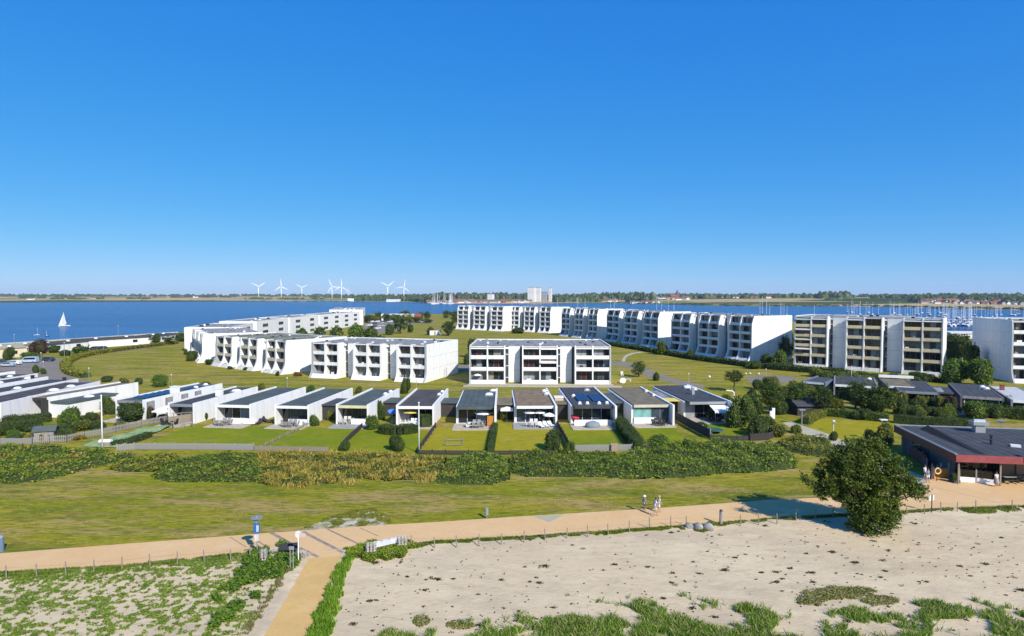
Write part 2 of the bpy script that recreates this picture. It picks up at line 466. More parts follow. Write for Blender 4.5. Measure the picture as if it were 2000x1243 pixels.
# land: one sheet; its far edge is the near shore of the fjord
shore = [(-900, 735), (-300, 692), (0, 673), (90, 667), (180, 661), (270, 655), (345, 650), (372, 646), (395, 640), (440, 628), (520, 621), (600, 617.5),
         (660, 615), (720, 614), (800, 613), (890, 614), (1000, 615), (1200, 618), (1400, 622), (1540, 628), (1640, 634), (1750, 642), (1850, 650), (1905, 656), (2000, 657), (2400, 662), (3200, 668)]
sp = smooth_line(PP(shore), 4)
land = [(-900, -260), ] + [(p.x, p.y) for p in sp] + [(900, -260)]
sheet('ground', land, 0.0, LAWN, thick=3.0)

# water
WATER = bpy.data.materials.new('fjord_water'); WATER.use_nodes = True
nt = WATER.node_tree; N, L = nt.nodes, nt.links
bs = N['Principled BSDF']
bs.inputs['Roughness'].default_value = 0.22; bs.inputs['IOR'].default_value = 1.333
g = N.new('ShaderNodeNewGeometry')
mp = N.new('ShaderNodeMapping'); mp.inputs['Scale'].default_value = (0.0035, 0.02, 1)
mp.inputs['Rotation'].default_value = (0, 0, 0.12)
L.new(g.outputs['Position'], mp.inputs[0])
nz = N.new('ShaderNodeTexNoise'); nz.inputs['Scale'].default_value = 1.0; nz.inputs['Detail'].default_value = 6
L.new(mp.outputs[0], nz.inputs[0])
cr = N.new('ShaderNodeValToRGB'); cr.color_ramp.elements[0].position = 0.38; cr.color_ramp.elements[1].position = 0.68
cr.color_ramp.elements[0].color = (0.006, 0.050, 0.155, 1); cr.color_ramp.elements[1].color = (0.012, 0.085, 0.215, 1)
L.new(nz.outputs[0], cr.inputs[0]); L.new(cr.outputs[0], bs.inputs['Base Color'])
n2 = N.new('ShaderNodeTexNoise'); n2.inputs['Scale'].default_value = 0.35; n2.inputs['Detail'].default_value = 6
mp2 = N.new('ShaderNodeMapping'); mp2.inputs['Scale'].default_value = (0.6, 1.6, 1)
L.new(g.outputs['Position'], mp2.inputs[0]); L.new(mp2.outputs[0], n2.inputs[0])
bp = N.new('ShaderNodeBump'); bp.inputs['Strength'].default_value = 1.0; bp.inputs['Distance'].default_value = 1.6
L.new(n2.outputs[0], bp.inputs['Height']); L.new(bp.outputs[0], bs.inputs['Normal'])
wb = MB(); wb.add([(-14000, -400, 0), (14000, -400, 0), (14000, 12000, 0), (-14000, 12000, 0)], [(0, 1, 2, 3)])
o = wb.build('water', WATER, loc=(0, 0, -0.7)); o['kind'] = 'structure'
# sea wall of pale stones along the near shore is part of the land's edge
wallm = mat('shore_stone_pale', (0.52, 0.50, 0.44), (0.36, 0.35, 0.31), scale=0.5, detail=8)
sh = smooth_line(PP([(-900, 735), (-300, 692), (0, 673), (90, 667), (180, 661), (270, 655), (345, 650)]), 6)
b = MB()
for a, c in zip(sh[:-1], sh[1:]):
    d = (c - a).normalized(); n = Vector((-d.y, d.x, 0))
    q = [a - n * 1.2, c - n * 1.2, c + n * 1.6, a + n * 1.6]
    b.prism_z([(v.x, v.y) for v in q], -0.6, 0.45)
o = b.build('shore_revetment', wallm); o['kind'] = 'structure'

# far land: rises gently behind the far shore
FARM = bpy.data.materials.new('far_fields'); FARM.use_nodes = True
nt = FARM.node_tree; N, L = nt.nodes, nt.links
bs = N['Principled BSDF']; bs.inputs['Roughness'].default_value = 1.0; bs.inputs['Specular IOR Level'].default_value = 0.05
g = N.new('ShaderNodeNewGeometry')
mp = N.new('ShaderNodeMapping'); mp.inputs['Scale'].default_value = (0.0019, 0.0042, 0.0)
L.new(g.outputs['Position'], mp.inputs[0])
vo = N.new('ShaderNodeTexVoronoi'); vo.inputs['Scale'].default_value = 1.0
L.new(mp.outputs[0], vo.inputs['Vector'])
sx = N.new('ShaderNodeSeparateColor'); L.new(vo.outputs['Color'], sx.inputs[0])
cr = N.new('ShaderNodeValToRGB'); cr.color_ramp.interpolation = 'CONSTANT'
e = cr.color_ramp.elements
e[0].position = 0; e[0].color = (0.50, 0.37, 0.19, 1); e[1].position = 0.30; e[1].color = (0.085, 0.11, 0.035, 1)
for p_, c_ in ((0.45, (0.56, 0.42, 0.22)), (0.62, (0.26, 0.25, 0.09)), (0.78, (0.44, 0.36, 0.17)), (0.9, (0.055, 0.08, 0.025))):
    k = e.new(p_); k.color = (*c_, 1)
L.new(sx.outputs[0], cr.inputs[0])
nz = N.new('ShaderNodeTexNoise'); nz.inputs['Scale'].default_value = 0.006; nz.inputs['Detail'].default_value = 6
L.new(g.outputs['Position'], nz.inputs[0])
mx = N.new('ShaderNodeMix'); mx.data_type = 'RGBA'; mx.blend_type = 'MULTIPLY'; mx.inputs[0].default_value = 0.5
L.new(cr.outputs[0], mx.inputs[6]); L.new(nz.outputs[0], mx.inputs[7]); L.new(mx.outputs[2], bs.inputs['Base Color'])
far_shore = [(-900, 594), (-300, 592), (0, 591), (200, 590), (440, 589), (700, 589), (800, 590), (840, 592), (900, 593), (1000, 593), (1100, 592), (1180, 592), (1250, 593), (1400, 597), (1520, 598), (1650, 598), (1760, 600), (1850, 603), (2000, 606), (2300, 612), (3200, 640)]
fs = smooth_line(PP(far_shore), 4)
fsx = [(p.x / p.y * FPX + CX, p.y) for p in fs]
def shore_y(px):
    for (a, ya), (b_, yb) in zip(fsx[:-1], fsx[1:]):
        if a <= px <= b_: return ya + (yb - ya) * (px - a) / (b_ - a)
    return fsx[0][1] if px < fsx[0][0] else fsx[-1][1]
def far_h(t):
    return -1.2 + 18.0 * (1 - math.exp(-max(t, 0) / 1150.0)) + min(t, 30) / 30 * 1.4
TT = [-15, 0, 12, 30, 70, 130, 220, 340, 500, 700, 950, 1300, 1800, 2500, 3500, 5000, 8000]
V, F = [], []
for p in fs:
    d = Vector((p.x, p.y, 0)).normalized()
    for t in TT:
        q = p + d * t
        hh = far_h(t) + mnoise.noise(Vector((q.x * 0.0011, q.y * 0.0011, 0))) * 4.5 * min(1, max(0, t) / 400)
        V.append((q.x, q.y, hh))
nT = len(TT)
for i in range(len(fs) - 1):
    for k in range(nT - 1):
        F.append((i * nT + k, (i + 1) * nT + k, (i + 1) * nT + k + 1, i * nT + k + 1))
b = MB(); b.add(V, F)
o = b.build('far_land', FARM, smooth=True); o['kind'] = 'structure'

# sand of the beach, gently uneven, below the promenade
up = [(-700, 1135), (-300, 1118), (0, 1098), (250, 1083), (500, 1064), (640, 1056), (740, 1045), (850, 1038), (1000, 1028), (1280, 1012), (1500, 996), (1650, 988), (1750, 982), (1850, 980), (2000, 975), (2300, 965), (2700, 950)]
def interp(tab, x):
    for (a, ya), (b_, yb) in zip(tab[:-1], tab[1:]):
        if a <= x <= b_: return ya + (yb - ya) * (x - a) / (b_ - a)
    return tab[0][1] if x < tab[0][0] else tab[-1][1]
def fe(px): return interp([(-500, 1152), (0, 1122), (250, 1108), (500, 1081), (590, 1079), (730, 1071), (850, 1061), (1100, 1047), (1280, 1034), (1400, 1025), (1500, 1016), (1620, 1009), (1750, 1002), (1850, 996), (2000, 990), (2300, 969)], px)
_SL = [(1078, 604), (1090, 604), (1130, 580), (1168, 560), (1218, 530), (1260, 505), (1400, 440)]
_SR = [(1078, 669), (1084, 668), (1115, 655), (1150, 640), (1218, 612), (1260, 592), (1400, 560)]
_cp, _sp = math.cos(PITCH), math.sin(PITCH)
def sand_z(x, y):
    base = 0.045 + 0.05 * (mnoise.noise(Vector((x * 0.12, y * 0.12, 0))) * 0.5 + 0.5) + 0.02 * mnoise.noise(Vector((x * 0.7, y * 0.7, 3)))
    px = CX + FPX * x / (y * _cp + CAM_H * _sp)
    py = CY - FPX * math.tan(PITCH - math.atan(CAM_H / y))
    e = y * y / (FPX * CAM_H) * (py - fe(px))
    if 380 < px < 760 and py > 1078:
        mpp = y / FPX
        es = max(interp(_SL, py) - px, px - interp(_SR, py)) * mpp
        e = min(e, es) if py > 1084 else min(e, max(es, (1084 - py) * -1.0)) if e > 0 else e
        if py > 1084: e = es if es < 3 else e
    if e > 3.0: return base
    if e < -0.9: return min(base, 0.09)
    h = 0.112 + 0.075 * mnoise.noise(Vector((x * 0.8, y * 1.1, 9))) + 0.03 * mnoise.noise(Vector((x * 2.6, y * 2.6, 2))) + max(-0.3, min(0.05, e * 0.28))
    if e > 0:
        w = math.exp(-e / 0.9)
        return base * (1 - w) + h * w
    return max(min(base, 0.09), h)
V, F = [], []
cols_ = list(range(-700, 2701, 8)); rows_ = 120
for c_ in cols_:
    y0 = interp(up, c_)
    q0, q1 = P(c_, y0), P(c_, 1500)
    for r in range(rows_ + 1):
        t = r / rows_
        yy = q0.y + (q1.y - q0.y) * t
        q = Vector(((c_ - CX) / FPX * (yy * math.cos(PITCH) + CAM_H * math.sin(PITCH)), yy, 0))
        zz = sand_z(q.x, q.y)
        if r == 0: zz = 0.01
        V.append((q.x, q.y, zz))
for i in range(len(cols_) - 1):
    for k in range(rows_):
        F.append((i * (rows_ + 1) + k, i * (rows_ + 1) + k + 1, (i + 1) * (rows_ + 1) + k + 1, (i + 1) * (rows_ + 1) + k))
b = MB(); b.add(V, F)
o = b.build('sand', SAND, smooth=True); o['kind'] = 'structure'
q = [P(-700, 1500), P(2700, 1500)]
sheet('sand_foreshore', [(q[0].x - 40, q[0].y), (q[1].x + 40, q[1].y), (200, -200), (-200, -200)], 0.03, SAND)

# promenade with its plaza, and the side path to the sea
pup = [(-500, 1108), (-200, 1094), (0, 1081), (250, 1062), (500, 1043), (740, 1026), (850, 1020), (1000, 1010), (1280, 993), (1500, 977), (1650, 970), (1740, 963), (1790, 952), (1812, 940), (1825, 934), (1870, 936), (1950, 938), (2000, 930), (2300, 925)]
plo = [(2300, 968), (2000, 989), (1850, 995), (1750, 1001), (1620, 1008), (1500, 1015), (1400, 1024), (1280, 1033), (1100, 1046), (850, 1060), (730, 1070), (672, 1080), (660, 1086), (604, 1090), (590, 1078), (500, 1080), (250, 1107), (0, 1121), (-200, 1134), (-500, 1150)]
sheet('promenade_path', PP(pup + plo, 0.12), 0.12, PATHM, thick=0.2)
sheet('side_path', PP([(604, 1090), (580, 1130), (560, 1168), (530, 1218), (505, 1260), (440, 1400), (560, 1400), (592, 1260), (612, 1218), (640, 1150), (655, 1115), (668, 1084)], 0.116), 0.116, PATH2, thick=0.2)
# strips of dark setts across the promenade
for a_, b_, w in (((449, 1049), (481, 1069), 2.2), ((497, 1052), (521, 1069), 3.5), ((530, 1041), (572, 1064), 8), ((592, 1039), (677, 1083), 8), ((640, 1034), (707, 1066), 5), ((702, 1031), (738, 1047), 2.5), ((584, 1070), (621, 1088), 8), ((1826, 952), (1962, 985), 1.6)):
    A, B = P(*a_, 0.124), P(*b_, 0.124)
    d = (B - A).normalized(); n = Vector((-d.y, d.x, 0)) * (w * 0.022)
    n = n * 1.0
    sheet('sett_strip', [A - n, B - n, B + n, A + n], 0.124, BRICKM)
sheet('painted_triangle', PP([(1040, 1008.5), (1104, 1004.5), (1073, 1020)], 0.124), 0.124, groundmat('grey_green_paint', [((0.36, 0.36, 0.26), 0, 0, 0, 0), ((0.45, 0.36, 0.24), 0.8, 0.45, 0.6, 0.8)], None))
sheet('path_to_beach_houses', PP([(1528, 826), (1545, 824), (1580, 836), (1624, 850), (1660, 868), (1720, 900), (1790, 925), (1830, 940), (1800, 950), (1740, 930), (1690, 905), (1620, 872), (1592, 856), (1560, 845)]), 0.012, PALEROAD)
sheet('sandy_patch', PP([(585, 1037), (620, 1022), (655, 1010), (700, 1000), (728, 996), (752, 1010), (758, 1022), (735, 1030), (690, 1033), (640, 1037)]), 0.008, groundmat('worn_sandy_turf', [((0.46, 0.40, 0.29), 0, 0, 0, 0), ((0.20, 0.20, 0.07), 1.2, 0.42, 0.52, 0.9), ((0.55, 0.48, 0.38), 0.4, 0.5, 0.6, 0.6)], None))
# roads and paths among the houses
sheet('access_road', PP([(83, 702), (100, 700), (128, 701), (150, 694), (175, 689), (200, 686), (260, 679), (340, 667), (360, 664), (360, 668), (342, 672), (265, 684), (200, 691), (160, 698), (140, 705), (126, 713), (121, 723), (130, 732), (155, 740), (185, 746), (200, 752), (90, 752), (60, 740), (0, 735), (-150, 735), (-150, 712), (0, 708)]), 0.01, ROADM)
sheet('lawn_path', PP([(1192, 706), (1205, 705.5), (1235, 710), (1262, 720), (1290, 732), (1330, 744), (1375, 752), (1375, 757), (1330, 752), (1275, 739), (1245, 727), (1225, 717), (1192, 713)]), 0.01, ROADM)
sheet('narrow_footpath', PP([(1214, 706), (1216, 700), (1222, 694), (1232, 690), (1250, 687.6), (1258, 688.4), (1240, 691), (1228, 695), (1222, 700), (1221, 706.5)]), 0.012, PALEROAD)
sheet('round_gravel_place', PP([(1458, 744), (1462, 737), (1480, 733.5), (1510, 733.5), (1550, 736), (1560, 741), (1540, 748), (1500, 750), (1470, 749)]), 0.01, ROADM)
sheet('passage_paving', PP([(893, 714), (930, 712), (930, 724), (893, 722)]), 0.01, ROADM)
sheet('house_lane', PP([(905, 752.5), (1215, 754), (1215, 757.5), (905, 756)]), 0.012, PALEROAD)
# garden lawns in front of the terrace houses
for pts, m, z in (
    ([(262, 880), (300, 860), (372, 832), (586, 834), (490, 878)], GARDEN_A, 0.008),
    ([(490, 878), (586, 834), (706, 838), (650, 880)], GARDEN_A, 0.012),
    ([(652, 881), (708, 838), (836, 842), (815, 884)], GARDEN_A, 0.008),
    ([(822, 885), (856, 834), (964, 836), (957, 887)], GARDEN_B, 0.012),
    ([(964, 887), (971, 834), (1084, 832), (1109, 884)], GARDEN_B, 0.008),
    ([(1116, 880), (1092, 832), (1196, 829), (1232, 878)], GARDEN_A, 0.012),
    ([(1236, 872), (1204, 829), (1302, 826), (1352, 866), (1320, 880)], GARDEN_A, 0.008),
    ([(1376, 858), (1330, 818), (1420, 822), (1458, 840), (1462, 858)], GARDEN_A, 0.012),
    ([(1575, 840), (1600, 818), (1745, 826), (1755, 850), (1650, 862)], GARDEN_B, 0.008)):
    sheet('garden_lawn', PP(pts), z, m)
CURTAIN_W = glassmat('window_glass_warm_curtain', (0.30, 0.25, 0.19), 0.3)
DARKWALL = mat('dark_brick_wall', (0.13, 0.115, 0.105), (0.09, 0.08, 0.075), scale=2)
GREYWALL = mat('grey_rendered_wall', (0.24, 0.24, 0.24), (0.17, 0.17, 0.17), scale=2)
# ================================================================ APARTMENT BLOCKS
RB = random.Random(5)
def block(label, pl, pr, nst, h, F, zf, lean, D, par, nb=3, sw=4.2, panes=3, group=None, endr=True, endl=True, setback=3.2,
          stairpanels=True, awn=(), curv=2, red=0.0, toppanel=None, end_panels=True, junk=0.8, fin_t=0.3, stairwin='left', moss=False, Dlast=None):
    Dfull = D
    pl, pr = Vector((pl.x, pl.y, 0)), Vector((pr.x, pr.y, 0))
    Ltot = (pr - pl).length
    ang = math.atan2(pr.y - pl.y, pr.x - pl.x)
    root = empty('apartment_block', pl, ang, label, 'apartment block', group)
    fh = (h - 0.75) / nst
    bw = (Ltot - (nb - 1) * sw) / nb
    zl = h - fh * 0.95
    def off(z):
        o = F
        if z < zf: o = F * (1 - (1 - z / zf) ** curv)
        if z > zl and lean > 0: o += lean * (z - zl) / (h - zl)
        return o
    zs = sorted(set([0.0, zf * 0.2, zf * 0.4, zf * 0.6, zf * 0.8, zf, zl, h]))
    prof = [(off(z), z) for z in zs]
    vin = F + 1.7                                   # plane of the windows
    # core walls of the building
    b = MB()
    for k in range(nb):
        x0 = k * (bw + sw)
        D = Dlast if (Dlast and k == nb - 1) else Dfull
        b.box(x0 + 0.02, vin, 0, x0 + bw - 0.02, D, h - 0.35)
        if k < nb - 1:
            b.box(x0 + bw - 0.02, F + setback + 0.25, 0, x0 + bw + sw + 0.02, D - 1.0, h - 0.352)
    b.build('core_wall', WHITE, root)
    # fin walls between and beside the flats
    ft = fin_t
    fk = MB(); fk.prism_x(prof + [(vin + 0.6, h), (vin + 0.6, 0)], 0, ft)
    finm = fk.mesh('fin_wall', WHITE)
    cw = (bw - 3 * ft) / 2
    # parapet with floor slab, per storey (follows the profile)
    parm, slabm = {}, {}
    winkey = {}
    def window(x, z, w, hh, top=False):
        k = ('w', round(w, 2), round(hh, 2))
        if k not in winkey:
            m = MB()
            t = 0.07
            n = max(panes, 1)
            m.box(0, 0, 0, w, 0.09, t); m.box(0, 0, hh - t, w, 0.09, hh)
            for i in range(n + 1):
                xx = i * (w - t) / n
                m.box(xx, 0, t, xx + t, 0.09, hh - t)
            pm = MB(); pw = (w - t) / n - t
            pm.box(0, 0.03, 0, pw, 0.05, hh - 2 * t)
            winkey[k] = (m.mesh('window', FRAME), pm, pw)
        wm, pm, pw = winkey[k]
        wo_ = link('window', wm, root, (x, vin - 0.1, z))
        base = RB.random()
        for i in range(max(panes, 1)):
            r = RB.random()
            if red and base < red: g_ = REDGLASS if r < 0.6 else DARKGLASS
            else: g_ = DARKGLASS if r < 0.42 else (BLUEGLASS if r < 0.62 else CURTAIN if r < 0.88 else CURTAIN_W if r < 0.96 else REDGLASS)
            kk = (k, g_.name)
            if kk not in winkey:
                mm = pm.mesh('pane', g_); winkey[kk] = mm
            link('pane', winkey[kk], wo_, (0.07 + i * (pw + 0.07), 0, 0.07))
    for k in range(nb):
        D = Dlast if (Dlast and k == nb - 1) else Dfull
        x0 = k * (bw + sw)
        for j in range(3):
            if (k == 0 and j == 0 and endl) or (k == nb - 1 and j == 2 and endr): continue
            link('fin_wall', finm, root, (x0 + j * (bw - ft) / 2, 0, 0))
        for s in range(nst):
            z0 = 0.0 if s == 0 else 0.45 + s * fh
            ztop = (0.45 + s * fh) + 0.86 if s else 1.05
            zb = z0 - 0.02
            if s not in parm:
                m = MB()
                ins = 0.12
                ztop_ = ztop
                m.prism_x([(off(max(z0, 0)) + ins, z0), (off(ztop_) + ins, ztop_), (off(ztop_) + ins + 0.16, ztop_), (off(z0) + ins + 0.16, z0)], 0, cw)
                parm[s] = m.mesh('balcony_parapet', PLINTH if (s == 0 and par is not WHITE) else par)
                m = MB()
                m.box(0, off(z0) + ins + 0.16, 0.45 + s * fh - 0.2 if s else 0.0, cw, vin, 0.45 + s * fh if s else 0.2)
                slabm[s] = m.mesh('balcony_floor', PAVING_G)
            for c in range(2):
                xc = x0 + ft + c * (cw + ft)
                link('balcony_parapet', parm[s], root, (xc + 0.003, 0, 0))
                link('balcony_floor', slabm[s], root, (xc + 0.003, 0, 0))
                zf0 = 0.45 + s * fh if s else 0.2
                hw = (0.45 + (s + 1) * fh - 0.25) - zf0 if s < nst - 1 else h - 0.45 - zf0
                window(xc + 0.02, zf0 + 0.02, cw - 0.04, hw)
                if (k, c, s) in awn:
                    am, drop, outl = awn[(k, c, s)] if isinstance(awn, dict) else (AWN, 0.5, 1.2)
                    za = zf0 + hw - 0.05
                    m = MB()
                    y1 = off(za) + 0.3
                    m.add([(0, y1 + 0.9, za), (cw, y1 + 0.9, za), (cw, y1 - outl, za - drop), (0, y1 - outl, za - drop),
                           (0, y1 + 0.9, za - 0.06), (cw, y1 + 0.9, za - 0.06), (cw, y1 - outl, za - drop - 0.06), (0, y1 - outl, za - drop - 0.06),
                           (0, y1 - outl, za - drop - 0.2), (cw, y1 - outl, za - drop - 0.2)],
                          [(0, 3, 2, 1), (4, 5, 6, 7), (3, 8, 9, 2), (0, 4, 7, 3), (1, 2, 6, 5)])
                    m.build('awning', am, root, (xc, 0, 0))
                elif RB.random() < junk and s < nst:
                    # things left on the balcony: a drying rack or a low chair back behind the parapet
                    m = MB()
                    xx = RB.uniform(0.3, cw - 1.4)
                    m.box(xx, off(ztop) + 0.7, zf0, xx + RB.uniform(0.5, 1.2), off(ztop) + 1.1, zf0 + RB.uniform(0.9, 1.35))
                    m.build('balcony_furniture', RB.choice([WHITEPAINT, WOOD, FRAME_D, METAL, WHITEPAINT]), root, (xc, 0, 0))
        # canopy over the top storey
        m = MB()
        m.prism_x([(off(h) + 0.1, h - 0.40), (off(h) + 0.1, h - 0.18), (vin + 0.2, h - 0.18), (vin + 0.2, h - 0.40)], x0 + ft * 0.9, x0 + bw - ft * 0.9)
        m.build('roof_canopy', WHITE, root)
        # roof covering
        pbox('roof_covering', root, x0 + 0.35, off(h) + 0.25, h - 0.345, x0 + bw - 0.35, D - 0.3, h - 0.1, GRAVEL_MOSS if moss else GRAVEL)
        for q in range(6):
            xx, yy = x0 + RB.uniform(1, bw - 2), RB.uniform(vin + 1, D - 2)
            m = MB(); sz = RB.uniform(0.3, 0.7)
            m.box(0, 0, 0, sz, sz, RB.uniform(0.25, 0.5)); m.box(-0.06, -0.06, 0.25, sz + 0.06, sz + 0.06, 0.3)
            m.build('roof_vent', RB.choice([WHITEPAINT, METAL, DARKMETAL]), root, (xx, yy, h - 0.1))
        # stair section to the right of this bay
        if k < nb - 1:
            sx0 = x0 + bw
            y = F + setback
            wx0, wx1 = sx0 + 0.75, sx0 + sw - 0.6
            if stairpanels:
                for s in range(nst):
                    pbox('wall_panel', root, wx0, y - 0.12, 0.1 + s * (h - 0.4) / nst, wx1, y + 0.22, 0.1 + (s + 1) * (h - 0.4) / nst - 0.06, WHITE2)
                pbox('panel_backing', root, wx0 + 0.02, y - 0.05, 0, wx1 - 0.02, y + 0.2, h - 0.4, JOINT)
            pbox('stairwell_recess', root, sx0 + 0.003, y + 0.1, 0, wx0 - 0.02, y + 0.24, h - 0.4, STAIRDARK)
            pbox('stairwell_recess', root, wx1 + 0.02, y + 0.1, 0, sx0 + sw - 0.003, y + 0.24, h - 0.4, STAIRDARK)
            for s in range(nst):
                pbox('stair_window', root, sx0 + 0.1, y + 0.02, 0.5 + s * fh + 0.9, wx0 - 0.1, y + 0.09, 0.5 + s * fh + 2.3, BLUEGLASS)
                pbox('landing_sill', root, sx0 + 0.05, y - 0.06, 0.5 + s * fh + 0.75, wx0 - 0.05, y + 0.1, 0.5 + s * fh + 0.9, WHITE)
            pbox('roof_covering', root, sx0 - 0.3, y + 0.2, h - 0.343, sx0 + sw + 0.3, D - 1.2, h - 0.16, GRAVEL)
            pbox('landing_beam', root, sx0 + 0.003, y - 1.0, h - 0.9, wx0, y - 0.6, h - 0.5, WHITE)
    # end walls
    for side, on in ((0, endl), (1, endr)):
        if not on: continue
        D = Dlast if (Dlast and side == 1) else Dfull
        m = MB()
        xa = 0.0 if side == 0 else Ltot - ft
        m.prism_x(prof + [(D, h), (D, 0)], xa, xa + ft)
        m.build('end_wall', JOINT if end_panels else WHITE, root)
        if end_panels:
            # front strip follows the profile, then square panels with open joints
            xo = -0.05 if side == 0 else Ltot
            m = MB(); m.prism_x([(y_ - 0.02, z_) for y_, z_ in prof] + [(vin, h - 0.001), (vin, 0)], xo, xo + 0.05)
            m.build('end_wall_edge', WHITE2, root)
            np_ = 5
            pw = (D - vin) / np_
            for s in range(nst):
                za = s * h / nst
                for q in range(np_):
                    pbox('wall_panel', root, xo, vin + q * pw + 0.035, za + 0.03 if s else 0, xo + 0.05, vin + (q + 1) * pw - 0.0, (s + 1) * h / nst - 0.02, WHITE2)
    # roof edges
    t = 0.3
    Dr_ = Dlast or Dfull
    for xa, D in ((0.0, Dfull), (Ltot - t, Dr_)):
        pbox('roof_edge', root, xa + 0.002, off(h) + 0.3, h - 0.3, xa + t - 0.002, D + 0.002, h + 0.14, WHITE)
    xe = Ltot - t if not Dlast else Ltot - bw
    pbox('roof_edge', root, t, Dfull - 0.28, h - 0.3, xe, Dfull + 0.02, h + 0.12, WHITE)
    if Dlast: pbox('roof_edge', root, xe, Dr_ - 0.28, h - 0.3, Ltot - t, Dr_ + 0.02, h + 0.12, WHITE)
    return root, bw, cw, ft, off, vin, fh

AWN_C = {(0, 0, 2): (AWN, 0.10, 0.4), (0, 1, 2): (AWN, 0.08, 0.3), (1, 0, 2): (AWN, 0.08, 0.2), (1, 1, 2): (AWN, 0.2, 0.6), (1, 1, 1): (AWN_P, 0.55, 0.8),
         (2, 0, 2): (AWN, 0.08, 0.3), (2, 1, 2): (AWN, 0.08, 0.2)}
bC = block('three-storey white block with open balconies, facing straight to the camera in mid-photo', P(917, 751), P(1193, 752), 3, 9.5, 0.25, 1.4, 0.5, 24, WHITE, awn=AWN_C, red=0.35)
m = MB(); m.box(-0.4, -1.0, 0, 35.4, 0.0, 0.14); m.build('terrace_slab', PAVING, bC[0])
bB = block('three-storey white block with a blank sunlit side wall, left of the central block', P(603, 738), P(829, 748.5), 3, 9.4, 1.3, 2.6, 0.0, 21.6, WHITE, red=0.0, fin_t=0.55)
bA1 = block('three-storey white block with beige parapets and curved feet, left of the blank side wall', P(411, 715), P(547, 732.5), 3, 9.3, 1.7, 4.2, 0.25, 23, BEIGE2, fin_t=0.6, curv=2.2, moss=True)
bA0 = block('white block at the left end of the chain, shaded front turned to the water', P(366, 690.5), P(384, 709.5), 3, 9.3, 1.7, 4.2, 0.25, 20, BEIGE2, panes=1, fin_t=0.6)
AWN_E = {(0, 0, 4): (mat('awning_cloth_green', (0.45, 0.55, 0.45)), 0.5, 0.7), (0, 1, 4): (AWN, 0.3, 0.4), (0, 0, 3): (AWN_P, 0.5, 0.7), (0, 0, 1): (AWN_P, 0.5, 0.8), (0, 0, 2): (BEIGE2, 0.6, 0.6),
         (1, 0, 4): (AWN, 0.25, 0.4), (2, 0, 4): (AWN, 0.25, 0.4), (2, 1, 4): (AWN, 0.25, 0.4)}
bE = block('five-storey block with sand-coloured balcony parapets, on the right behind the dark trees', P(1549.5, 716), P(1839, 736), 5, 15.6, 0.55, 2.6, 0.35, 20, BEIGE, Dlast=8, awn=AWN_E, sw=5.0)
# block cut by the right edge of the picture
pF = P(1981, 749); uF = Vector((0.968, -0.25, 0))
bF = block('five-storey white block cut off by the right edge of the photo, shaded side wall', pF, pF + uF * 30, 5, 15.6, 1.5, 3.6, 0.3, 24, WHITE, sw=4.2)
# long curved row of five blocks behind
ROWD = [((889, 643.2), (978, 647.6), 'first from its far end', 0.0), ((990, 646.2), (1070, 651.3), 'second from its far end', 1.0), ((1091, 656.2), (1160, 663.5), 'middle one', 1.0),
        ((1178, 666.5), (1277, 680.8), 'second from its near end', 1.0), ((1303, 687.3), (1459, 707.2), 'nearest, with the tall bright end wall', 0.0)]
for i, (a_, b_, t_, bg_) in enumerate(ROWD):
    block('white block with flared feet in the curved row, ' + t_, P(*a_), P(*b_), 5, 15.0, 1.9, 4.6, 0.9, 20 if i == 4 else 18,
          WHITE, panes=1 if i < 4 else 2, sw=4.6, fin_t=0.5, endl=True, junk=0.15, end_panels=(i != 0))

# the wing beyond: blocks seen from their court side
def wing(label, p0, p1, D, h, nst, nwin, extra=0.0):
    """p0 -> p1: foot of the court facade, near to far; body lies to the left (towards the water)"""
    d = (p1 - p0); Lw = d.length
    ang = math.atan2(d.y, d.x)
    root = empty('apartment_block', p0, ang, label, 'apartment block')
    m = MB(); m.box(0, 0, 0, Lw, D, h - 0.3); m.build('core_wall', WHITE, root)
    pbox('roof_covering', root, 0.3, 0.3, h - 0.3, Lw - 0.3, D - 0.3, h - 0.05, GRAVEL)
    for a_ in ((0, 0, Lw, 0.28), (0, D - 0.28, Lw, D), (0, 0.29, 0.28, D - 0.29), (Lw - 0.28, 0.29, Lw, D - 0.29)):
        pbox('roof_edge', root, a_[0], a_[1] - 0.004, h - 0.3, a_[2], a_[3] + 0.004, h + 0.2, WHITE)
    fh = (h - 0.6) / nst
    for k in range(nwin):
        w = min(7.0, Lw / nwin * 0.5)
        x = (k + 0.5) * Lw / nwin - w / 2
        for s in range(nst):
            wk = ('wing', round(w, 2), round(fh, 2))
            if wk not in _cache:
                m = MB(); m.box(0, -0.12, 0, w, -0.02, 0.08); m.box(0, -0.12, 1.35, w, -0.02, 1.45)
                for q in range(5): m.box(q * (w - 0.08) / 4, -0.12, 0.08, q * (w - 0.08) / 4 + 0.08, -0.02, 1.35)
                _cache[wk] = m.mesh('window', FRAME)
            wo_ = link('window', _cache[wk], root, (x, 0, 0.9 + s * fh))
            g_ = RB.choice([DARKGLASS, BLUEGLASS, DARKGLASS, REDGLASS])
            pk = ('wp', round(w, 2), g_.name)
            if pk not in _cache:
                m = MB(); m.box(0.08, -0.09, 0.08, w - 0.08, -0.005, 1.35); _cache[pk] = m.mesh('pane', g_)
            link('pane', _cache[pk], wo_)
    for k in range(int(Lw / 7)):
        m = MB(); sz = RB.uniform(0.5, 1.4); m.box(0, 0, 0, sz, sz, RB.uniform(0.3, 0.8)); m.build('roof_vent', RB.choice([WHITEPAINT, METAL, FRAME_D]), root, (RB.uniform(2, Lw - 3), RB.uniform(2, D - 3), h - 0.05))
    # joint between this block and the next
    pbox('downpipe', root, Lw - 0.5, -0.14, 0, Lw - 0.35, 0.0, h - 0.3, METAL)
    return root
W0 = Vector((-113, 262, 0))
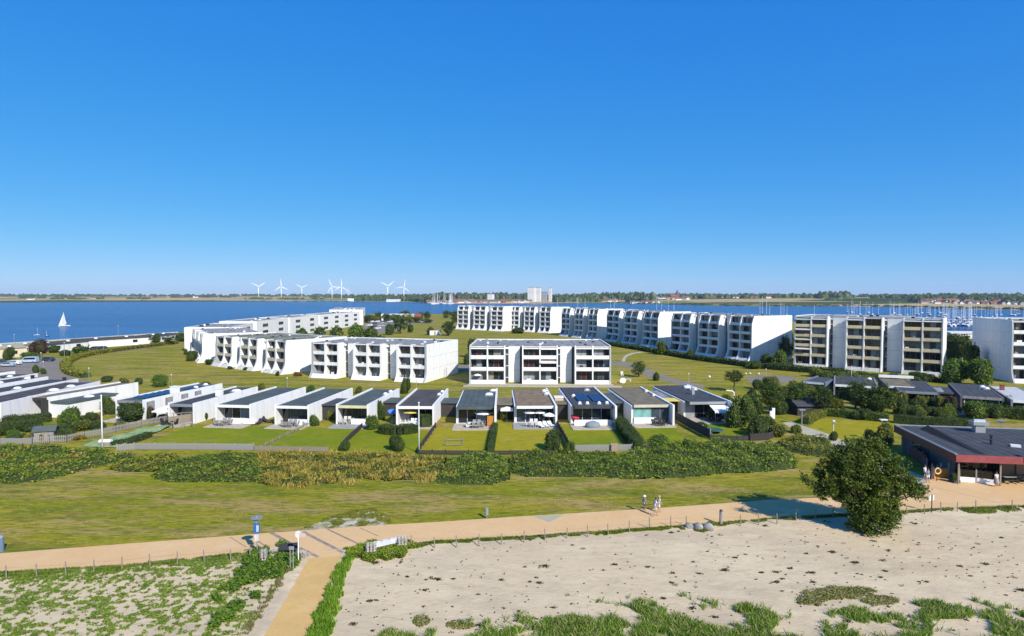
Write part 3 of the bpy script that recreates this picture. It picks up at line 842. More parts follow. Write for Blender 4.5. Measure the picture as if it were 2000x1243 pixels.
wing('white link block with a gravel roof terrace, left rear of the white chain', Vector((-111, 252, 0)), Vector((-117.5, 290, 0)), 17, 9.3, 3, 2)
wing('white block in the far wing, with reddish ribbon windows above the green bushes', Vector((-117, 293, 0)), Vector((-118.5, 338, 0)), 17, 9.9, 3, 2)
wing('white block in the middle of the far wing, windows in three rows', Vector((-118, 340, 0)), Vector((-117.5, 388, 0)), 17, 9.9, 3, 2)
wing('white block near the far end of the wing, beside the round tree', Vector((-117, 390, 0)), Vector((-112, 470, 0)), 15, 9.9, 3, 4)
wing('tall white end block closing the far wing, against the water', Vector((-110.5, 474, 0)), Vector((-124, 540, 0)), 24, 11.2, 3, 3)

# ================================================================ TERRACE HOUSES
ZR = 3.3
def house(label, fr, br, width=None, fl=None, roofm=FELT, fascia=WHITE, walltop=0.25, glass='three', terrace=PAVING, tdepth=3.0, frontwall=False,
          sidewall='both', domes=(), recess=2.2, group=None, wallm=None, zr=ZR, rightwall_proud=0.0, annex=None, solar=None, chimney=None, seams=True, twidth=None):
    """fr, br: front-right and back-right roof corner pixels; fl: front-left pixel"""
    a, c = P(*fr, zr), P(*br, zr)
    v = Vector((c.x - a.x, c.y - a.y, 0)); D = v.length; v.normalize()
    u = Vector((v.y, -v.x, 0))
    if width is None:
        l = P(*fl, zr)
        width = abs((Vector((a.x, a.y, 0)) - Vector((l.x, l.y, 0))).dot(u))
    W = width
    o = Vector((a.x, a.y, 0)) - u * W
    ang = math.atan2(u.y, u.x)
    root = empty('terrace_house', o, ang, label, 'house', group)
    wm = wallm or WHITE
    t = 0.32
    rp = rightwall_proud
    pbox('side_wall', root, W - t, -rp, 0, W, D, zr + walltop, wm)
    pbox('side_wall', root, 0, 0 if sidewall == 'both' else recess, 0, t, D, zr + (walltop if sidewall == 'both' else -0.2), wm)
    pbox('back_wall', root, t, D - 0.6, 0, W - t, D - 0.3, zr - 0.25, wm)
    pbox('roof', root, t + 0.002, 0.12, zr - 0.22, W - t - 0.002, D - 0.01, zr, roofm)
    pbox('fascia', root, t + 0.002, 0.0, zr - 0.42, W - t - 0.002, 0.11, zr + 0.05, fascia)
    if seams:
        ns = int((W - 2 * t) / 1.0)
        for i in range(1, ns):
            x = t + i * (W - 2 * t) / ns
            pbox('roof_seam', root, x - 0.02, 0.2, zr + 0.002, x + 0.02, D - 0.1, zr + 0.016, SEAM if roofm in (FELT, FELT_G, FELT_B) else roofm)
    # glazed front set back under the roof
    n = 4 if W > 6 else 3
    wi = W - 2 * t
    yw = recess
    fm = MB(); hh = zr - 0.35; tt = 0.08
    fm.box(t, yw, 0.1, W - t, yw + 0.1, 0.2); fm.box(t, yw, hh - tt, W - t, yw + 0.1, hh)
    pw = (wi - tt) / n - tt
    for i in range(n + 1):
        x = t + i * (wi - tt) / n
        fm.box(x, yw, 0.2, x + tt, yw + 0.1, hh - tt)
    wf = fm.build('window', FRAME_W if RB.random() < 0.5 else FRAME, root)
    for i in range(n):
        x = t + tt + i * (wi - tt) / n
        g_ = RB.choice([DARKGLASS, DARKGLASS, BLUEGLASS, CURTAIN]) if glass == 'three' else (CURTAIN2 if i in (0, 1) else RB.choice([BLUEGLASS, CURTAIN]))
        pbox('pane', wf, x, yw + 0.03, 0.2, x + pw, yw + 0.05, hh - tt, g_)
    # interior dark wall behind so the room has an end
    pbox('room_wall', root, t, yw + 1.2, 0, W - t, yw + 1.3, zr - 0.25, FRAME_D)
    if terrace is not None:
        pbox('terrace_floor', root, -0.3 if twidth is None else -twidth, -tdepth, 0, W - 0.02, recess, 0.12, terrace)
    if frontwall:
        x0 = t + (frontwall if isinstance(frontwall, float) else 0)
        pbox('low_front_wall', root, x0, 0.2, 0.12, W - t - 0.01, 0.42, 1.05, wm)
    for (dx, dy, sz, m_) in domes:
        m = MB(); m.box(-sz / 2 - 0.1, -sz / 2 - 0.1, 0, sz / 2 + 0.1, sz / 2 + 0.1, 0.2)
        cu = m.build('skylight', METAL, root, (dx * W, dy * D, zr))
        m = MB(); m.lathe([(sz / 2 * 1.2, 0.2), (sz / 2 * 1.05, 0.36), (sz / 2 * 0.7, 0.48), (sz / 2 * 0.25, 0.53)], n=8)
        m.build('skylight_dome', m_, cu, rot=(0, 0, math.pi / 8))
    if chimney:
        dx, dy, cwid, ch, cm = chimney
        m = MB(); m.box(-cwid / 2, -cwid / 2, 0, cwid / 2, cwid / 2, ch); m.box(-cwid / 2 - 0.06, -cwid / 2 - 0.06, ch, cwid / 2 + 0.06, cwid / 2 + 0.06, ch + 0.1)
        m.build('chimney', cm, root, (dx * W, dy * D, zr))
    if solar:
        for (sx_, sy_, nx, ny) in solar:
            pk = 'solar'
            if pk not in _cache:
                m = MB()
                m.add([(0, 0, 0.12), (1.0, 0, 0.12), (1.0, 1.6, 0.3), (0, 1.6, 0.3), (0, 0, 0.08), (1, 0, 0.08), (1, 1.6, 0.26), (0, 1.6, 0.26)], [(0, 1, 2, 3), (7, 6, 5, 4), (0, 4, 5, 1), (1, 5, 6, 2), (2, 6, 7, 3), (3, 7, 4, 0)])
                m.box(0.1, 1.4, 0, 0.16, 1.46, 0.22, 1); m.box(0.84, 1.4, 0, 0.9, 1.46, 0.22, 1); m.box(0.1, 0.1, 0, 0.16, 0.16, 0.1, 1); m.box(0.84, 0.1, 0, 0.9, 0.16, 0.1, 1)
                _cache[pk] = m.mesh('solar_panel', [SOLAR, METAL])
            for i in range(nx):
                for j in range(ny):
                    link('solar_panel', _cache[pk], root, (sx_ * W + i * 1.05, sy_ * D + j * 1.75, zr))
    if annex:
        # low link to the neighbour on the right: flat roof on a dark garage front
        aw, y0, y1, am, zz = annex
        pbox('annex_roof', root, W + 0.003, y0, zz - 0.22, W + aw, y1, zz, am)
        pbox('annex_front', root, W + 0.003, y0 + 0.3, 0, W + aw, y0 + 0.4, zz - 0.22, WOOD_D)
        pbox('annex_back', root, W + 0.003, y1 - 0.3, 0, W + aw, y1 - 0.2, zz - 0.22, WHITE)
    return dict(root=root, o=o, u=u, v=v, W=W, D=D, ang=ang, zr=zr)
def HP(hs_, x, y, z=0.0):
    """world point from house coordinates (x along the front, y into the house)"""
    return hs_['o'] + hs_['u'] * x + hs_['v'] * y + Vector((0, 0, z))

DW, DG = WHITEPAINT, METAL
H = {}
# left group: long parallel houses seen over their white side walls
H[0] = house('leftmost far terrace house, short white wall and brown roof below the parked cars', (-90, 741.5), (29.7, 727.2), width=7, roofm=FELT_B, terrace=None)
H[1] = house('terrace house with white side wall and skylights, second back from the left road bend', (-60, 753), (73.8, 731.5), width=7, roofm=FELT, terrace=None, domes=((0.7, 0.5, 1.2, DW), (0.7, 0.7, 1.0, DW)))
H[2] = house('terrace house with a dark band roof and white wall, left below the bushes', (-55, 762), (94.5, 737.7), width=7, roofm=FELT, terrace=None, domes=((0.72, 0.45, 1.1, DW), (0.72, 0.82, 1.2, DW)), chimney=(0.93, 0.8, 0.5, 0.9, DARKMETAL))
H[3] = house('terrace house whose long white side wall reaches the road corner', (-30, 776), (153, 742), width=7.2, roofm=FELT, terrace=None, domes=((0.75, 0.4, 1.2, DW),), chimney=(0.94, 0.85, 0.5, 0.9, DARKMETAL))
H[4] = house('terrace house with black roof, two white domes and a big bare white side wall', (2, 790), (196, 747), width=7.5, roofm=FELT_B, terrace=PAVING, domes=((0.82, 0.55, 1.5, DW), (0.82, 0.73, 1.3, DW)), zr=3.6)
H[5] = house('terrace house with brown mossy overhanging roof and dark gable post', (94.5, 779), (270, 749.3), fl=(54, 777), roofm=MOSS2, fascia=WOOD_D, terrace=PAVING_G, zr=3.5, domes=(), seams=False)
H[6] = house('terrace house with blue solar panels on a green-grey roof', (281, 784.4), (434.5, 751.3), fl=(220, 783.5), roofm=FELT_G, solar=((0.18, 0.12, 3, 5), (0.5, 0.62, 2, 2)), domes=((0.72, 0.72, 0.8, DW), (0.6, 0.9, 0.8, DW)), fascia=FRAME, chimney=(0.8, 0.42, 1.2, 1.3, WHITE))
H[7] = house('terrace house with dark roof, white chimney and skylight, next to the solar roof', (379.6, 790.9), (503.8, 757.6), fl=(330, 789), roofm=FELT, domes=((0.75, 0.72, 1.5, DW),), chimney=(0.72, 0.46, 1.0, 1.3, WHITE), fascia=METAL)
H[8] = house('terrace house with plain green-grey roof and white fascia over a dark recess', (490.3, 792.7), (597.4, 758.5), fl=(430, 788.2), roofm=FELT_G, annex=None, frontwall=1.6)
H[9] = house('terrace house with plain grey roof, beside the round clipped bush', (603.7, 794.5), (689, 760.3), fl=(537, 792.7), roofm=FELT_G, frontwall=2.0, annex=(3.2, 5, 12, FELT, 2.8))
H[10] = house('terrace house with cream fascia and low white front wall', (720, 793.6), (780.4, 761.2), fl=(653.5, 793.6), roofm=FELT_G, fascia=mat('cream_fascia', (0.62, 0.57, 0.33)), frontwall=2.2, domes=((0.88, 0.62, 0.7, DW), (0.9, 0.78, 0.7, DW)), annex=(4.2, 8, 13, FELT_G, 2.7), terrace=PAVING_G)
H[11] = house('terrace house with brown-black roof and yellow parasol behind hedges', (848, 794.5), (875.8, 761.2), fl=(773, 794.5), roofm=FELT_B, domes=((0.88, 0.6, 0.6, DW), (0.9, 0.78, 0.6, DW)), annex=(3.8, 8, 13, FELT_G, 2.7), tdepth=2.5)
H[12] = house('terrace house with slate-coloured roof and two white skylights, left of the dark hedge strip', (969.4, 795.4), (972, 761), fl=(889, 795.4), roofm=FELT_G, fascia=FELT_G, domes=((0.78, 0.62, 1.3, DW), (0.88, 0.86, 1.1, DW)), annex=(2.9, 6, 13, MOSS2, 2.8), rightwall_proud=0.8, sidewall='r')
H[13] = house('terrace house with rust-brown mossy roof and three white parasols', (1087, 793.6), (1068.5, 760.3), fl=(1005.5, 794.5), roofm=MOSS, domes=((0.9, 0.62, 0.8, DW), (0.88, 0.8, 0.8, DW)), rightwall_proud=1.4, sidewall='r', seams=False, annex=(2.4, 7, 10, MOSS2, 2.7), terrace=PAVING_G)
H[14] = house('terrace house with black roof full of solar panels and white skylights', (1202, 793.5), (1160.5, 757), fl=(1120, 796.3), roofm=FELT, fascia=FELT, frontwall=0.01, solar=((0.22, 0.22, 2, 4), (0.58, 0.2, 2, 4)), domes=((0.2, 0.08, 0.5, DW), (0.38, 0.08, 0.5, DW), (0.66, 0.08, 0.5, DW), (0.85, 0.09, 0.5, DW), (0.7, 0.8, 1.0, METAL), (0.2, 0.45, 0.6, DW)), rightwall_proud=1.4, sidewall='r', zr=3.4)
H[15] = house('terrace house with olive-brown roof and turquoise blind in its window', (1312, 791), (1252, 757.5), fl=(1232, 790), roofm=MOSS2, fascia=mat('cream_edge', (0.52, 0.48, 0.36)), glass='teal', recess=0.5, frontwall=False, rightwall_proud=1.6, sidewall='r', seams=False, domes=((0.92, 0.7, 0.6, DW), (0.92, 0.45, 0.5, DW)))
pbox('low_front_wall', H[15]['root'], 0.4, 0.2, 0.12, H[15]['W'] - 2.6, 0.46, 1.1, WHITE)
H[16] = house('terrace house with dark grey roof and white awning, last of the front row', (1424, 785), (1343, 753), fl=(1348, 788), roofm=FELT, fascia=METAL, domes=((0.8, 0.82, 1.3, DW), (0.82, 0.68, 1.3, DW)), chimney=(0.55, 0.42, 0.5, 1.1, METAL), rightwall_proud=1.5, sidewall='r', annex=None, frontwall=False)
# links on the left side of some of them
for k_, aw, y0, y1, m_, zz in ((14, 2.6, 6, 15, MOSS2, 2.9), (15, 3.4, 6, 17, FELT_G, 2.8), (16, 3.6, 5, 17, GRAVEL, 2.8)):
    r = H[k_]['root']
    pbox('annex_roof', r, -aw, y0, zz - 0.22, -0.003, y1, zz, m_)
    pbox('annex_front', r, -aw, y0 + 0.3, 0, -0.003, y0 + 0.4, zz - 0.22, WOOD_D)
    pbox('annex_back', r, -aw, y1 - 0.3, 0, -0.003, y1 - 0.2, zz - 0.22, WHITE)
# lower annex of the white house on the left with its dormer slab roof
hl = H[5]
pbox('annex_wall', hl['root'], hl['W'] + 0.003, 0.6, 0, hl['W'] + 3.6, 11, 2.7, WHITE)
pbox('annex_roof', hl['root'], hl['W'] + 0.003, 0.3, 2.7, hl['W'] + 3.9, 11.3, 2.95, FELT_G)
m = MB(); m.lathe([(0.9, 0.0), (0.8, 0.15), (0.5, 0.26), (0.2, 0.3)], n=10); m.build('skylight_dome', WHITEPAINT, hl['root'], (hl['W'] + 2.0, 6.5, 2.95))
pbox('gable_post', hl['root'], hl['W'] - 0.35, -1.2, 0, hl['W'] - 0.003, -0.003, 3.3, WOOD_D)
# brown panels set in the side wall of the solar-roof house
hl = H[6]
for y0 in (0.6, 5.2, 9.4, 13.2):
    pbox('wall_panel', hl['root'], hl['W'] + 0.002, y0, 0.1, hl['W'] + 0.06, y0 + 1.9, 3.1, WOOD_G)

# right group of terrace houses behind the trees
RH = {}
RH[0] = house('low dark flat-roofed building behind the trees, left of the white shed door', (1612, 749), (1640, 739.5), fl=(1560, 747), roofm=FELT, terrace=None, wallm=mat('blue_grey_boards', (0.12, 0.15, 0.2)), seams=False, zr=2.8)
RH[1] = house('dark-roofed house with the white door wall, left of the flagpole with ropes', (1716, 756), (1708, 738), fl=(1628, 753), roofm=FELT, terrace=None, zr=3.1, domes=((0.85, 0.7, 0.9, DW),), wallm=GREYWALL, walltop=0.06)
RH[2] = house('house with a bright white roof strip in front of the sand-coloured block', (1790, 757), (1768, 741), fl=(1735, 757), roofm=MOSS2, terrace=None, zr=3.3, seams=False, wallm=DARKWALL, walltop=0.06)
pbox('roof_strip', RH[2]['root'], 0.0, RH[2]['D'] - 0.8, 3.56, RH[2]['W'] + 1.5, RH[2]['D'], 4.1, WHITE)
RH[3] = house('grey-roofed house with posts under its eaves, right of the dark trees', (1835, 768), (1807, 745), fl=(1756, 766), roofm=FELT, fascia=METAL, terrace=PAVING_G, zr=3.2, wallm=DARKWALL, walltop=0.06)
RH[4] = house('grey-roofed house with two white skylights behind the copper bush', (1962, 779), (1925, 752), fl=(1877, 775), roofm=FELT, fascia=WOOD_G, terrace=PAVING_G, zr=3.2, domes=((0.85, 0.6, 0.9, DW), (0.8, 0.72, 0.9, DW)), annex=None, wallm=DARKWALL, walltop=0.06)
RH[5] = house('house with pale roof and brick chimney at the right edge', (2046, 786), (1990, 757), fl=(1970, 779), roofm=mat('pale_roof', (0.5, 0.5, 0.48)), terrace=None, zr=3.2, chimney=(0.25, 0.7, 0.7, 1.0, BRICK_R), seams=False, wallm=GREYWALL, walltop=0.06)
r = RH[4]['root']
pbox('annex_roof', r, -5.2, 5, 2.7, -0.003, 15, 2.92, FELT)
for i in range(4): pbox('skylight', r, -4.6, 6.2 + i * 1.5, 2.92, -2.0, 7.5 + i * 1.5, 3.1, CURTAIN)
pbox('annex_front', r, -5.2, 5.3, 0, -0.003, 5.4, 2.7, WOOD_D)
for hh_ in (RH[3], RH[4]):
    for i in range(3):
        pbox('eaves_post', hh_['root'], 0.6 + i * (hh_['W'] - 1.4) / 2, 0.3, 0.12, 0.75 + i * (hh_['W'] - 1.4) / 2, 0.45, 2.8, WHITEPAINT)

# low white shore houses on the left
def shore_house(label, a_, b_, h=3.2, D=9, roof=FELT_B, wallm=WHITE):
    p0, p1 = P(*a_), P(*b_)
    d = p1 - p0; L_ = d.length
    root = empty('shore_house', p0, math.atan2(d.y, d.x), label, 'house')
    pbox('wall', root, 0, 0, 0, L_, D, h, wallm)
    pbox('roof', root, -0.4, -0.5, h, L_ + 0.4, D + 0.4, h + 0.25, roof)
    n = max(2, int(L_ / 9))
    for i in range(n):
        x = (i + 0.4) * L_ / n
        m = MB(); m.box(0, 0, 0, 2.2, 0.06, 0.08); m.box(0, 0, 1.12, 2.2, 0.06, 1.2); m.box(0, 0, 0.08, 0.08, 0.06, 1.12); m.box(2.12, 0, 0.08, 2.2, 0.06, 1.12)
        if RB.random() < 0.6:
            w_ = m.build('window', FRAME, root, (x, -0.08, 1.2)); pbox('pane', w_, 0.08, 0.02, 0.08, 2.12, 0.078, 1.12, DARKGLASS)
        m = MB(); m.lathe([(0.7, 0), (0.6, 0.3), (0.3, 0.45)], n=8); m.build('roof_dome', WHITEPAINT, root, (x + 1, D * 0.5, h + 0.25))
    return root
shore_house('long low white house wall behind the car park bushes, left shore', (92, 690), (172, 681.5))
shore_house('long low white house in the middle of the shore row', (174, 680.5), (293, 672), D=12)
shore_house('low white house at the right end of the shore row, by the lawn', (308, 670), (347, 664.5))
shore_house('low beige-roofed house at the left edge by the water', (-60, 704), (52, 697), roof=mat('beige_roof', (0.42, 0.38, 0.27)), wallm=BEIGE2, h=3.4)
shore_house('low grey-roofed house right behind the copper tree', (-10, 696), (88, 686.5), roof=mat('beige_roof2', (0.40, 0.37, 0.30)), wallm=WHITE, h=3.0, D=7)

# ================================================================ BEACH RESTAURANT
c0 = P(1870, 889, 3.6); c1 = P(1759, 831, 3.6)
v = Vector((c1.x - c0.x, c1.y - c0.y, 0)); Dr = v.length; v.normalize(); u = Vector((v.y, -v.x, 0))
u = Vector((0.985, -0.17, 0)).normalized(); v = Vector((-u.y, u.x, 0))
Dr = 17.2
rest = empty('beach_restaurant', (c0.x, c0.y, 0), math.atan2(u.y, u.x), 'beach restaurant with dark roof and red fascia at the right edge', 'restaurant')
Wr = 22
zr = 3.6
pbox('roof', rest, 0.0, 0.13, zr - 0.25, Wr, Dr, zr, FELT)
for i in range(1, 20): pbox('roof_seam', rest, i * 1.1 - 0.02, 0.3, zr + 0.001, i * 1.1 + 0.02, Dr - 0.2, zr + 0.015, SEAM)
pbox('red_fascia', rest, -0.12, -0.02, zr - 0.80, Wr, 0.12, zr + 0.02, REDBAND)
pbox('red_fascia', rest, -0.14, 0.13, zr - 0.95, -0.01, Dr, zr + 0.0, WOOD_R)
pbox('roof_edge', rest, -0.16, 0.13, zr + 0.002, 0.06, Dr, zr + 0.12, METAL)
pbox('roof_edge', rest, 0.07, Dr - 0.2, zr + 0.002, Wr, Dr, zr + 0.12, METAL)
m = MB(); m.add([(2.6, 0.9, zr + 0.02), (3.3, 0.9, zr + 0.02), (3.3, 15, zr + 0.02), (2.3, 15, zr + 0.02), (3.3, 0.9, zr + 0.06), (3.3, 15, zr + 0.55)], [(0, 1, 2, 3), (0, 3, 5, 4), (1, 4, 5, 2), (2, 5, 3), (0, 4, 1)])
m.build('rooflight_band', mat('roof_band_black', (0.012, 0.012, 0.014), rough=0.9), rest)
pbox('back_wall', rest, 0.6, Dr - 1.0, 0, Wr, Dr - 0.7, zr - 0.25, BRICK_Y)
pbox('side_wall', rest, 1.0, 3.2, 0, 1.3, Dr - 1.0, zr - 0.25, mat('shade_toned_boards', (0.10, 0.12, 0.14), scale=3))  # shade of this side is put into the dark wall colour
pbox('front_wall', rest, 6.6, 4.0, 0, Wr, 4.3, zr - 0.25, BRICK_Y)
wf = MB(); wf.box(1.3, 5.4, 0.1, 6.6, 5.5, 0.2); wf.box(1.3, 5.4, zr - 0.4, 6.6, 5.5, zr - 0.25)
for i in range(5): wf.box(1.3 + i * 1.3, 5.4, 0.2, 1.4 + i * 1.3, 5.5, zr - 0.4)
wfo = wf.build('window', FRAME_D, rest)
for i in range(4): pbox('pane', wfo, 1.4 + i * 1.3, 5.44, 0.2, 2.6 + i * 1.3, 5.46, zr - 0.4, DARKGLASS)
wf = MB(); wf.box(0.9, 9, 1.2, 0.98, 14, 1.3); wf.box(0.9, 9, 2.6, 0.98, 14, 2.7)
wfo = wf.build('window', FRAME_D, rest)
for i in range(4): pbox('pane', wfo, 0.93, 9.05 + i * 1.25, 1.3, 0.97, 10.15 + i * 1.25, 2.6, BLUEGLASS)
for x in (0.25, 4.6, 9.0, 13.5): pbox('eaves_post', rest, x, 0.3, 0, x + 0.16, 0.46, zr - 0.25, WOOD)
m = MB(); m.box(-0.6, -0.5, 0, 0.6, 0.5, 0.8); m.box(-0.45, -0.4, 0.8, 0.45, 0.4, 1.0); m.box(-0.95, -0.7, 1.0, 0.95, 0.7, 1.45); m.tube((-0.7, 0, 1.45), (0.7, 0, 1.45), 0.3, n=10)
m.build('ventilation_box', METAL, rest, (9.2, 14.2, zr))
m = MB(); m.box(-0.5, -0.35, 0, 0.5, 0.35, 0.25); m.build('skylight', WHITEPAINT, rest, (9.0, 5.6, zr), rot=(0, 0, -0.35))
for (x, y) in ((6.8, 6.5), (8.2, 9.2)):
    m = MB(); m.lathe([(0.15, 0), (0.15, 0.5), (0.22, 0.5), (0.22, 0.6)], n=8); m.build('roof_vent', DARKMETAL, rest, (x, y, zr))
m = MB(); m.tube((0, 0, 0), (0, 0, 1.0), 0.03); m.lathe([(0.02, 0), (0.35, 0.06), (0.55, 0.2)], n=14, c=(0, 0, 1.0))
dd = m.build('satellite_dish', METAL, rest, (13.4, 17.0, zr - 0.1))
# red sign with a curved stroke at the eaves
m = MB()
arc = [(math.cos(t_) * 1.0, math.sin(t_) * 1.0) for t_ in np.linspace(math.pi * 0.95, math.pi * 0.45, 9)]
for (x0_, z0_), (x1_, z1_) in zip(arc[:-1], arc[1:]):
    m.add([(x0_, 0, z0_ + 0.0), (x1_, 0, z1_), (x1_ * 0.72, 0, z1_ * 0.72), (x0_ * 0.72, 0, z0_ * 0.72), (x0_, 0.12, z0_), (x1_, 0.12, z1_), (x1_ * 0.72, 0.12, z1_ * 0.72), (x0_ * 0.72, 0.12, z0_ * 0.72)],
          [(0, 3, 2, 1), (4, 5, 6, 7), (0, 1, 5, 4), (3, 7, 6, 2)])
m.box(-1.1, 0.0, -0.85, -0.75, 0.12, 0.2)
m.build('roof_sign', mat('sign_red', (0.62, 0.045, 0.04)), rest, (8.0, -0.16, zr + 0.3))
# ================================================================ VEGETATION
def crown_mesh(name, seed, nclump, per, leaf, m, flat=1.0, spread=0.22, shell=0.55, core=None, squash=None):
    rng = np.random.default_rng(seed)
    d = rng.normal(size=(nclump, 3)); d /= np.linalg.norm(d, axis=1)[:, None]
    r = shell + (0.92 - shell) * rng.random(nclump) ** 0.6
    r *= 0.80 + 0.30 * rng.random(nclump)
    C = d * r[:, None]
    if flat < 0: C[:, 2] = np.abs(C[:, 2]) * 1.0
    cs = spread * rng.uniform(0.6, 1.3, nclump)
    pts = (C[:, None, :] + rng.normal(size=(nclump, per, 3)) * (cs[:, None, None] * np.array([0.6, 0.6, 0.42]))).reshape(-1, 3)
    if flat < 0: pts[:, 2] = np.maximum(pts[:, 2], 0.0)
    Q = leaf_quads(pts, leaf, rng)
    me = quads_mesh(name, Q, m)
    return me

def dense_bush(name, seed, n, leaf, m, lumps=9, core=True):
    """unit bush: rounded lumps, leaves on their surface, dark core inside; base at z=0"""
    rng = np.random.default_rng(seed)
    L_ = []
    for i in range(lumps):
        a = rng.uniform(0, 2 * math.pi); rr = rng.uniform(0.0, 0.55)
        L_.append((math.cos(a) * rr, math.sin(a) * rr, rng.uniform(0.25, 0.62), rng.uniform(0.3, 0.46)))
    L_.append((0, 0, 0.5, 0.48))
    L_ = np.array(L_)
    k = rng.integers(0, len(L_), n)
    d = rng.normal(size=(n, 3)); d /= np.linalg.norm(d, axis=1)[:, None]
    pts = L_[k, :3] + d * (L_[k, 3] * rng.uniform(0.78, 1.06, n))[:, None]
    # drop leaves that lie deep inside another lump
    dist = np.linalg.norm(pts[:, None, :] - L_[None, :, :3], axis=2) / L_[None, :, 3]
    pts = pts[dist.min(1) > 0.70]
    pts = pts[pts[:, 2] > 0.0]
    Q = leaf_quads(pts, leaf, rng)
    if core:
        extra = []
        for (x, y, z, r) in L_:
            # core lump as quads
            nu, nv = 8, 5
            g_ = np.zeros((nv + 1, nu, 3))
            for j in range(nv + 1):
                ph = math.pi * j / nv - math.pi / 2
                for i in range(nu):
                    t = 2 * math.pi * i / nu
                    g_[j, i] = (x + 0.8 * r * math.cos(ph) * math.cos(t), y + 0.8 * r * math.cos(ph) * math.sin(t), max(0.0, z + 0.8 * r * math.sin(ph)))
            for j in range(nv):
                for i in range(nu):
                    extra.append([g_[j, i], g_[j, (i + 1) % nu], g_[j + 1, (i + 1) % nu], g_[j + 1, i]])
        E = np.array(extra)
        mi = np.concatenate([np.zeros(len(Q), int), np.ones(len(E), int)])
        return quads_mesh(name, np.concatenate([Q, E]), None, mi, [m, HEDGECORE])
    return quads_mesh(name, Q, m)

BUSH = {}
for key, m in (('tree', L_TREE), ('dark', L_DARK), ('bright', L_BRIGHT), ('rose', L_ROSE), ('dry', L_DRY), ('olive', L_OLIVE), ('red', L_RED), ('orange', L_ORANGE)):
    BUSH[key] = [dense_bush('shrub_' + key, 10 + i, 2600, 0.055, m, lumps=7 + i) for i in range(2)]
SMALLBUSH = {k: [dense_bush('small_shrub_' + k, 30 + i, 700, 0.11, m, lumps=5 + i) for i in range(2)] for k, m in (('tree', L_TREE), ('dark', L_DARK), ('olive', L_OLIVE), ('bright', L_BRIGHT))}
RV = random.Random(11)

def shrub(px, py, w, h, kind, label, small=False, d=None, z=0.0, group=None, name='shrub'):
    """w: width in photo pixels at its foot; h in metres"""
    p = P(px, py, z)
    wm = w * p.y / FPX / 2 * 1.12
    src = SMALLBUSH if small and kind in SMALLBUSH else BUSH
    me = RV.choice(src[kind])
    o = link(name, me, None, p + Vector((0, (d or wm) * 0.6, -0.02)), (0, 0, RV.uniform(0, 6.28)), (wm, (d or wm), h * 1.05))
    return tag(o, label, 'shrub', group)

CROWN = {}
for key, m in (('tree', L_TREE), ('dark', L_DARK), ('olive', L_OLIVE), ('red', L_RED)):
    CROWN[key] = [crown_mesh('crown_' + key, 50 + i, 95, 42, 0.055, m, spread=0.17, shell=0.35) for i in range(2)]
    CROWN[key + '_far'] = [crown_mesh('crown_far_' + key, 60 + i, 60, 22, 0.10, m, spread=0.2, shell=0.3) for i in range(2)]
_tm = {}
def trunk_mesh(seed):
    if seed in _tm: return _tm[seed]
    r_ = random.Random(seed)
    m = MB()
    # unit height 1 up to the middle of the crown
    pts = [Vector((0, 0, -0.03)), Vector((r_.uniform(-.02, .02), r_.uniform(-.02, .02), 0.3)), Vector((r_.uniform(-.04, .04), r_.uniform(-.04, .04), 0.62)), Vector((r_.uniform(-.05, .05), r_.uniform(-.05, .05), 1.0))]
    rr = [0.045, 0.034, 0.026, 0.010]
    for i in range(3): m.tube(pts[i], pts[i + 1], rr[i], rr[i + 1], n=7)
    for i in range(7):
        z = 0.45 + 0.07 * i; a = i * 2.4
        b0 = Vector((0, 0, z)); b1 = b0 + Vector((math.cos(a) * 0.28, math.sin(a) * 0.28, 0.22))
        m.tube(b0, b1, 0.016, 0.004, n=5)
    _tm[seed] = m.mesh('trunk', BARK, smooth=True)
    return _tm[seed]

def tree(px, py, topy, wpx, kind, label, far=False, clear=0.25, group=None, z=0.0, name='tree'):
    """px,py: foot; topy: pixel of the top; wpx: crown width in pixels; clear: share of the height below the crown"""
    p = P(px, py, z)
    h = upright(px, py, topy, z)
    wm = wpx * p.y / FPX / 2
    root = empty(name, p, RV.uniform(0, 6.28), label, 'tree', group)
    link('trunk', trunk_mesh(RV.randint(0, 3)), root, (0, 0, 0), (0, 0, 0), (h * 0.9, h * 0.9, h * (0.55 + clear * 0.35)))
    cz = h * (clear + (1 - clear) / 2)
    link('crown', RV.choice(CROWN[kind + ('_far' if far else '')]), root, (0, 0, cz), (0, 0, 0), (wm * 1.1, wm * 1.1, h * (1 - clear) / 2 * 1.1))
    return root

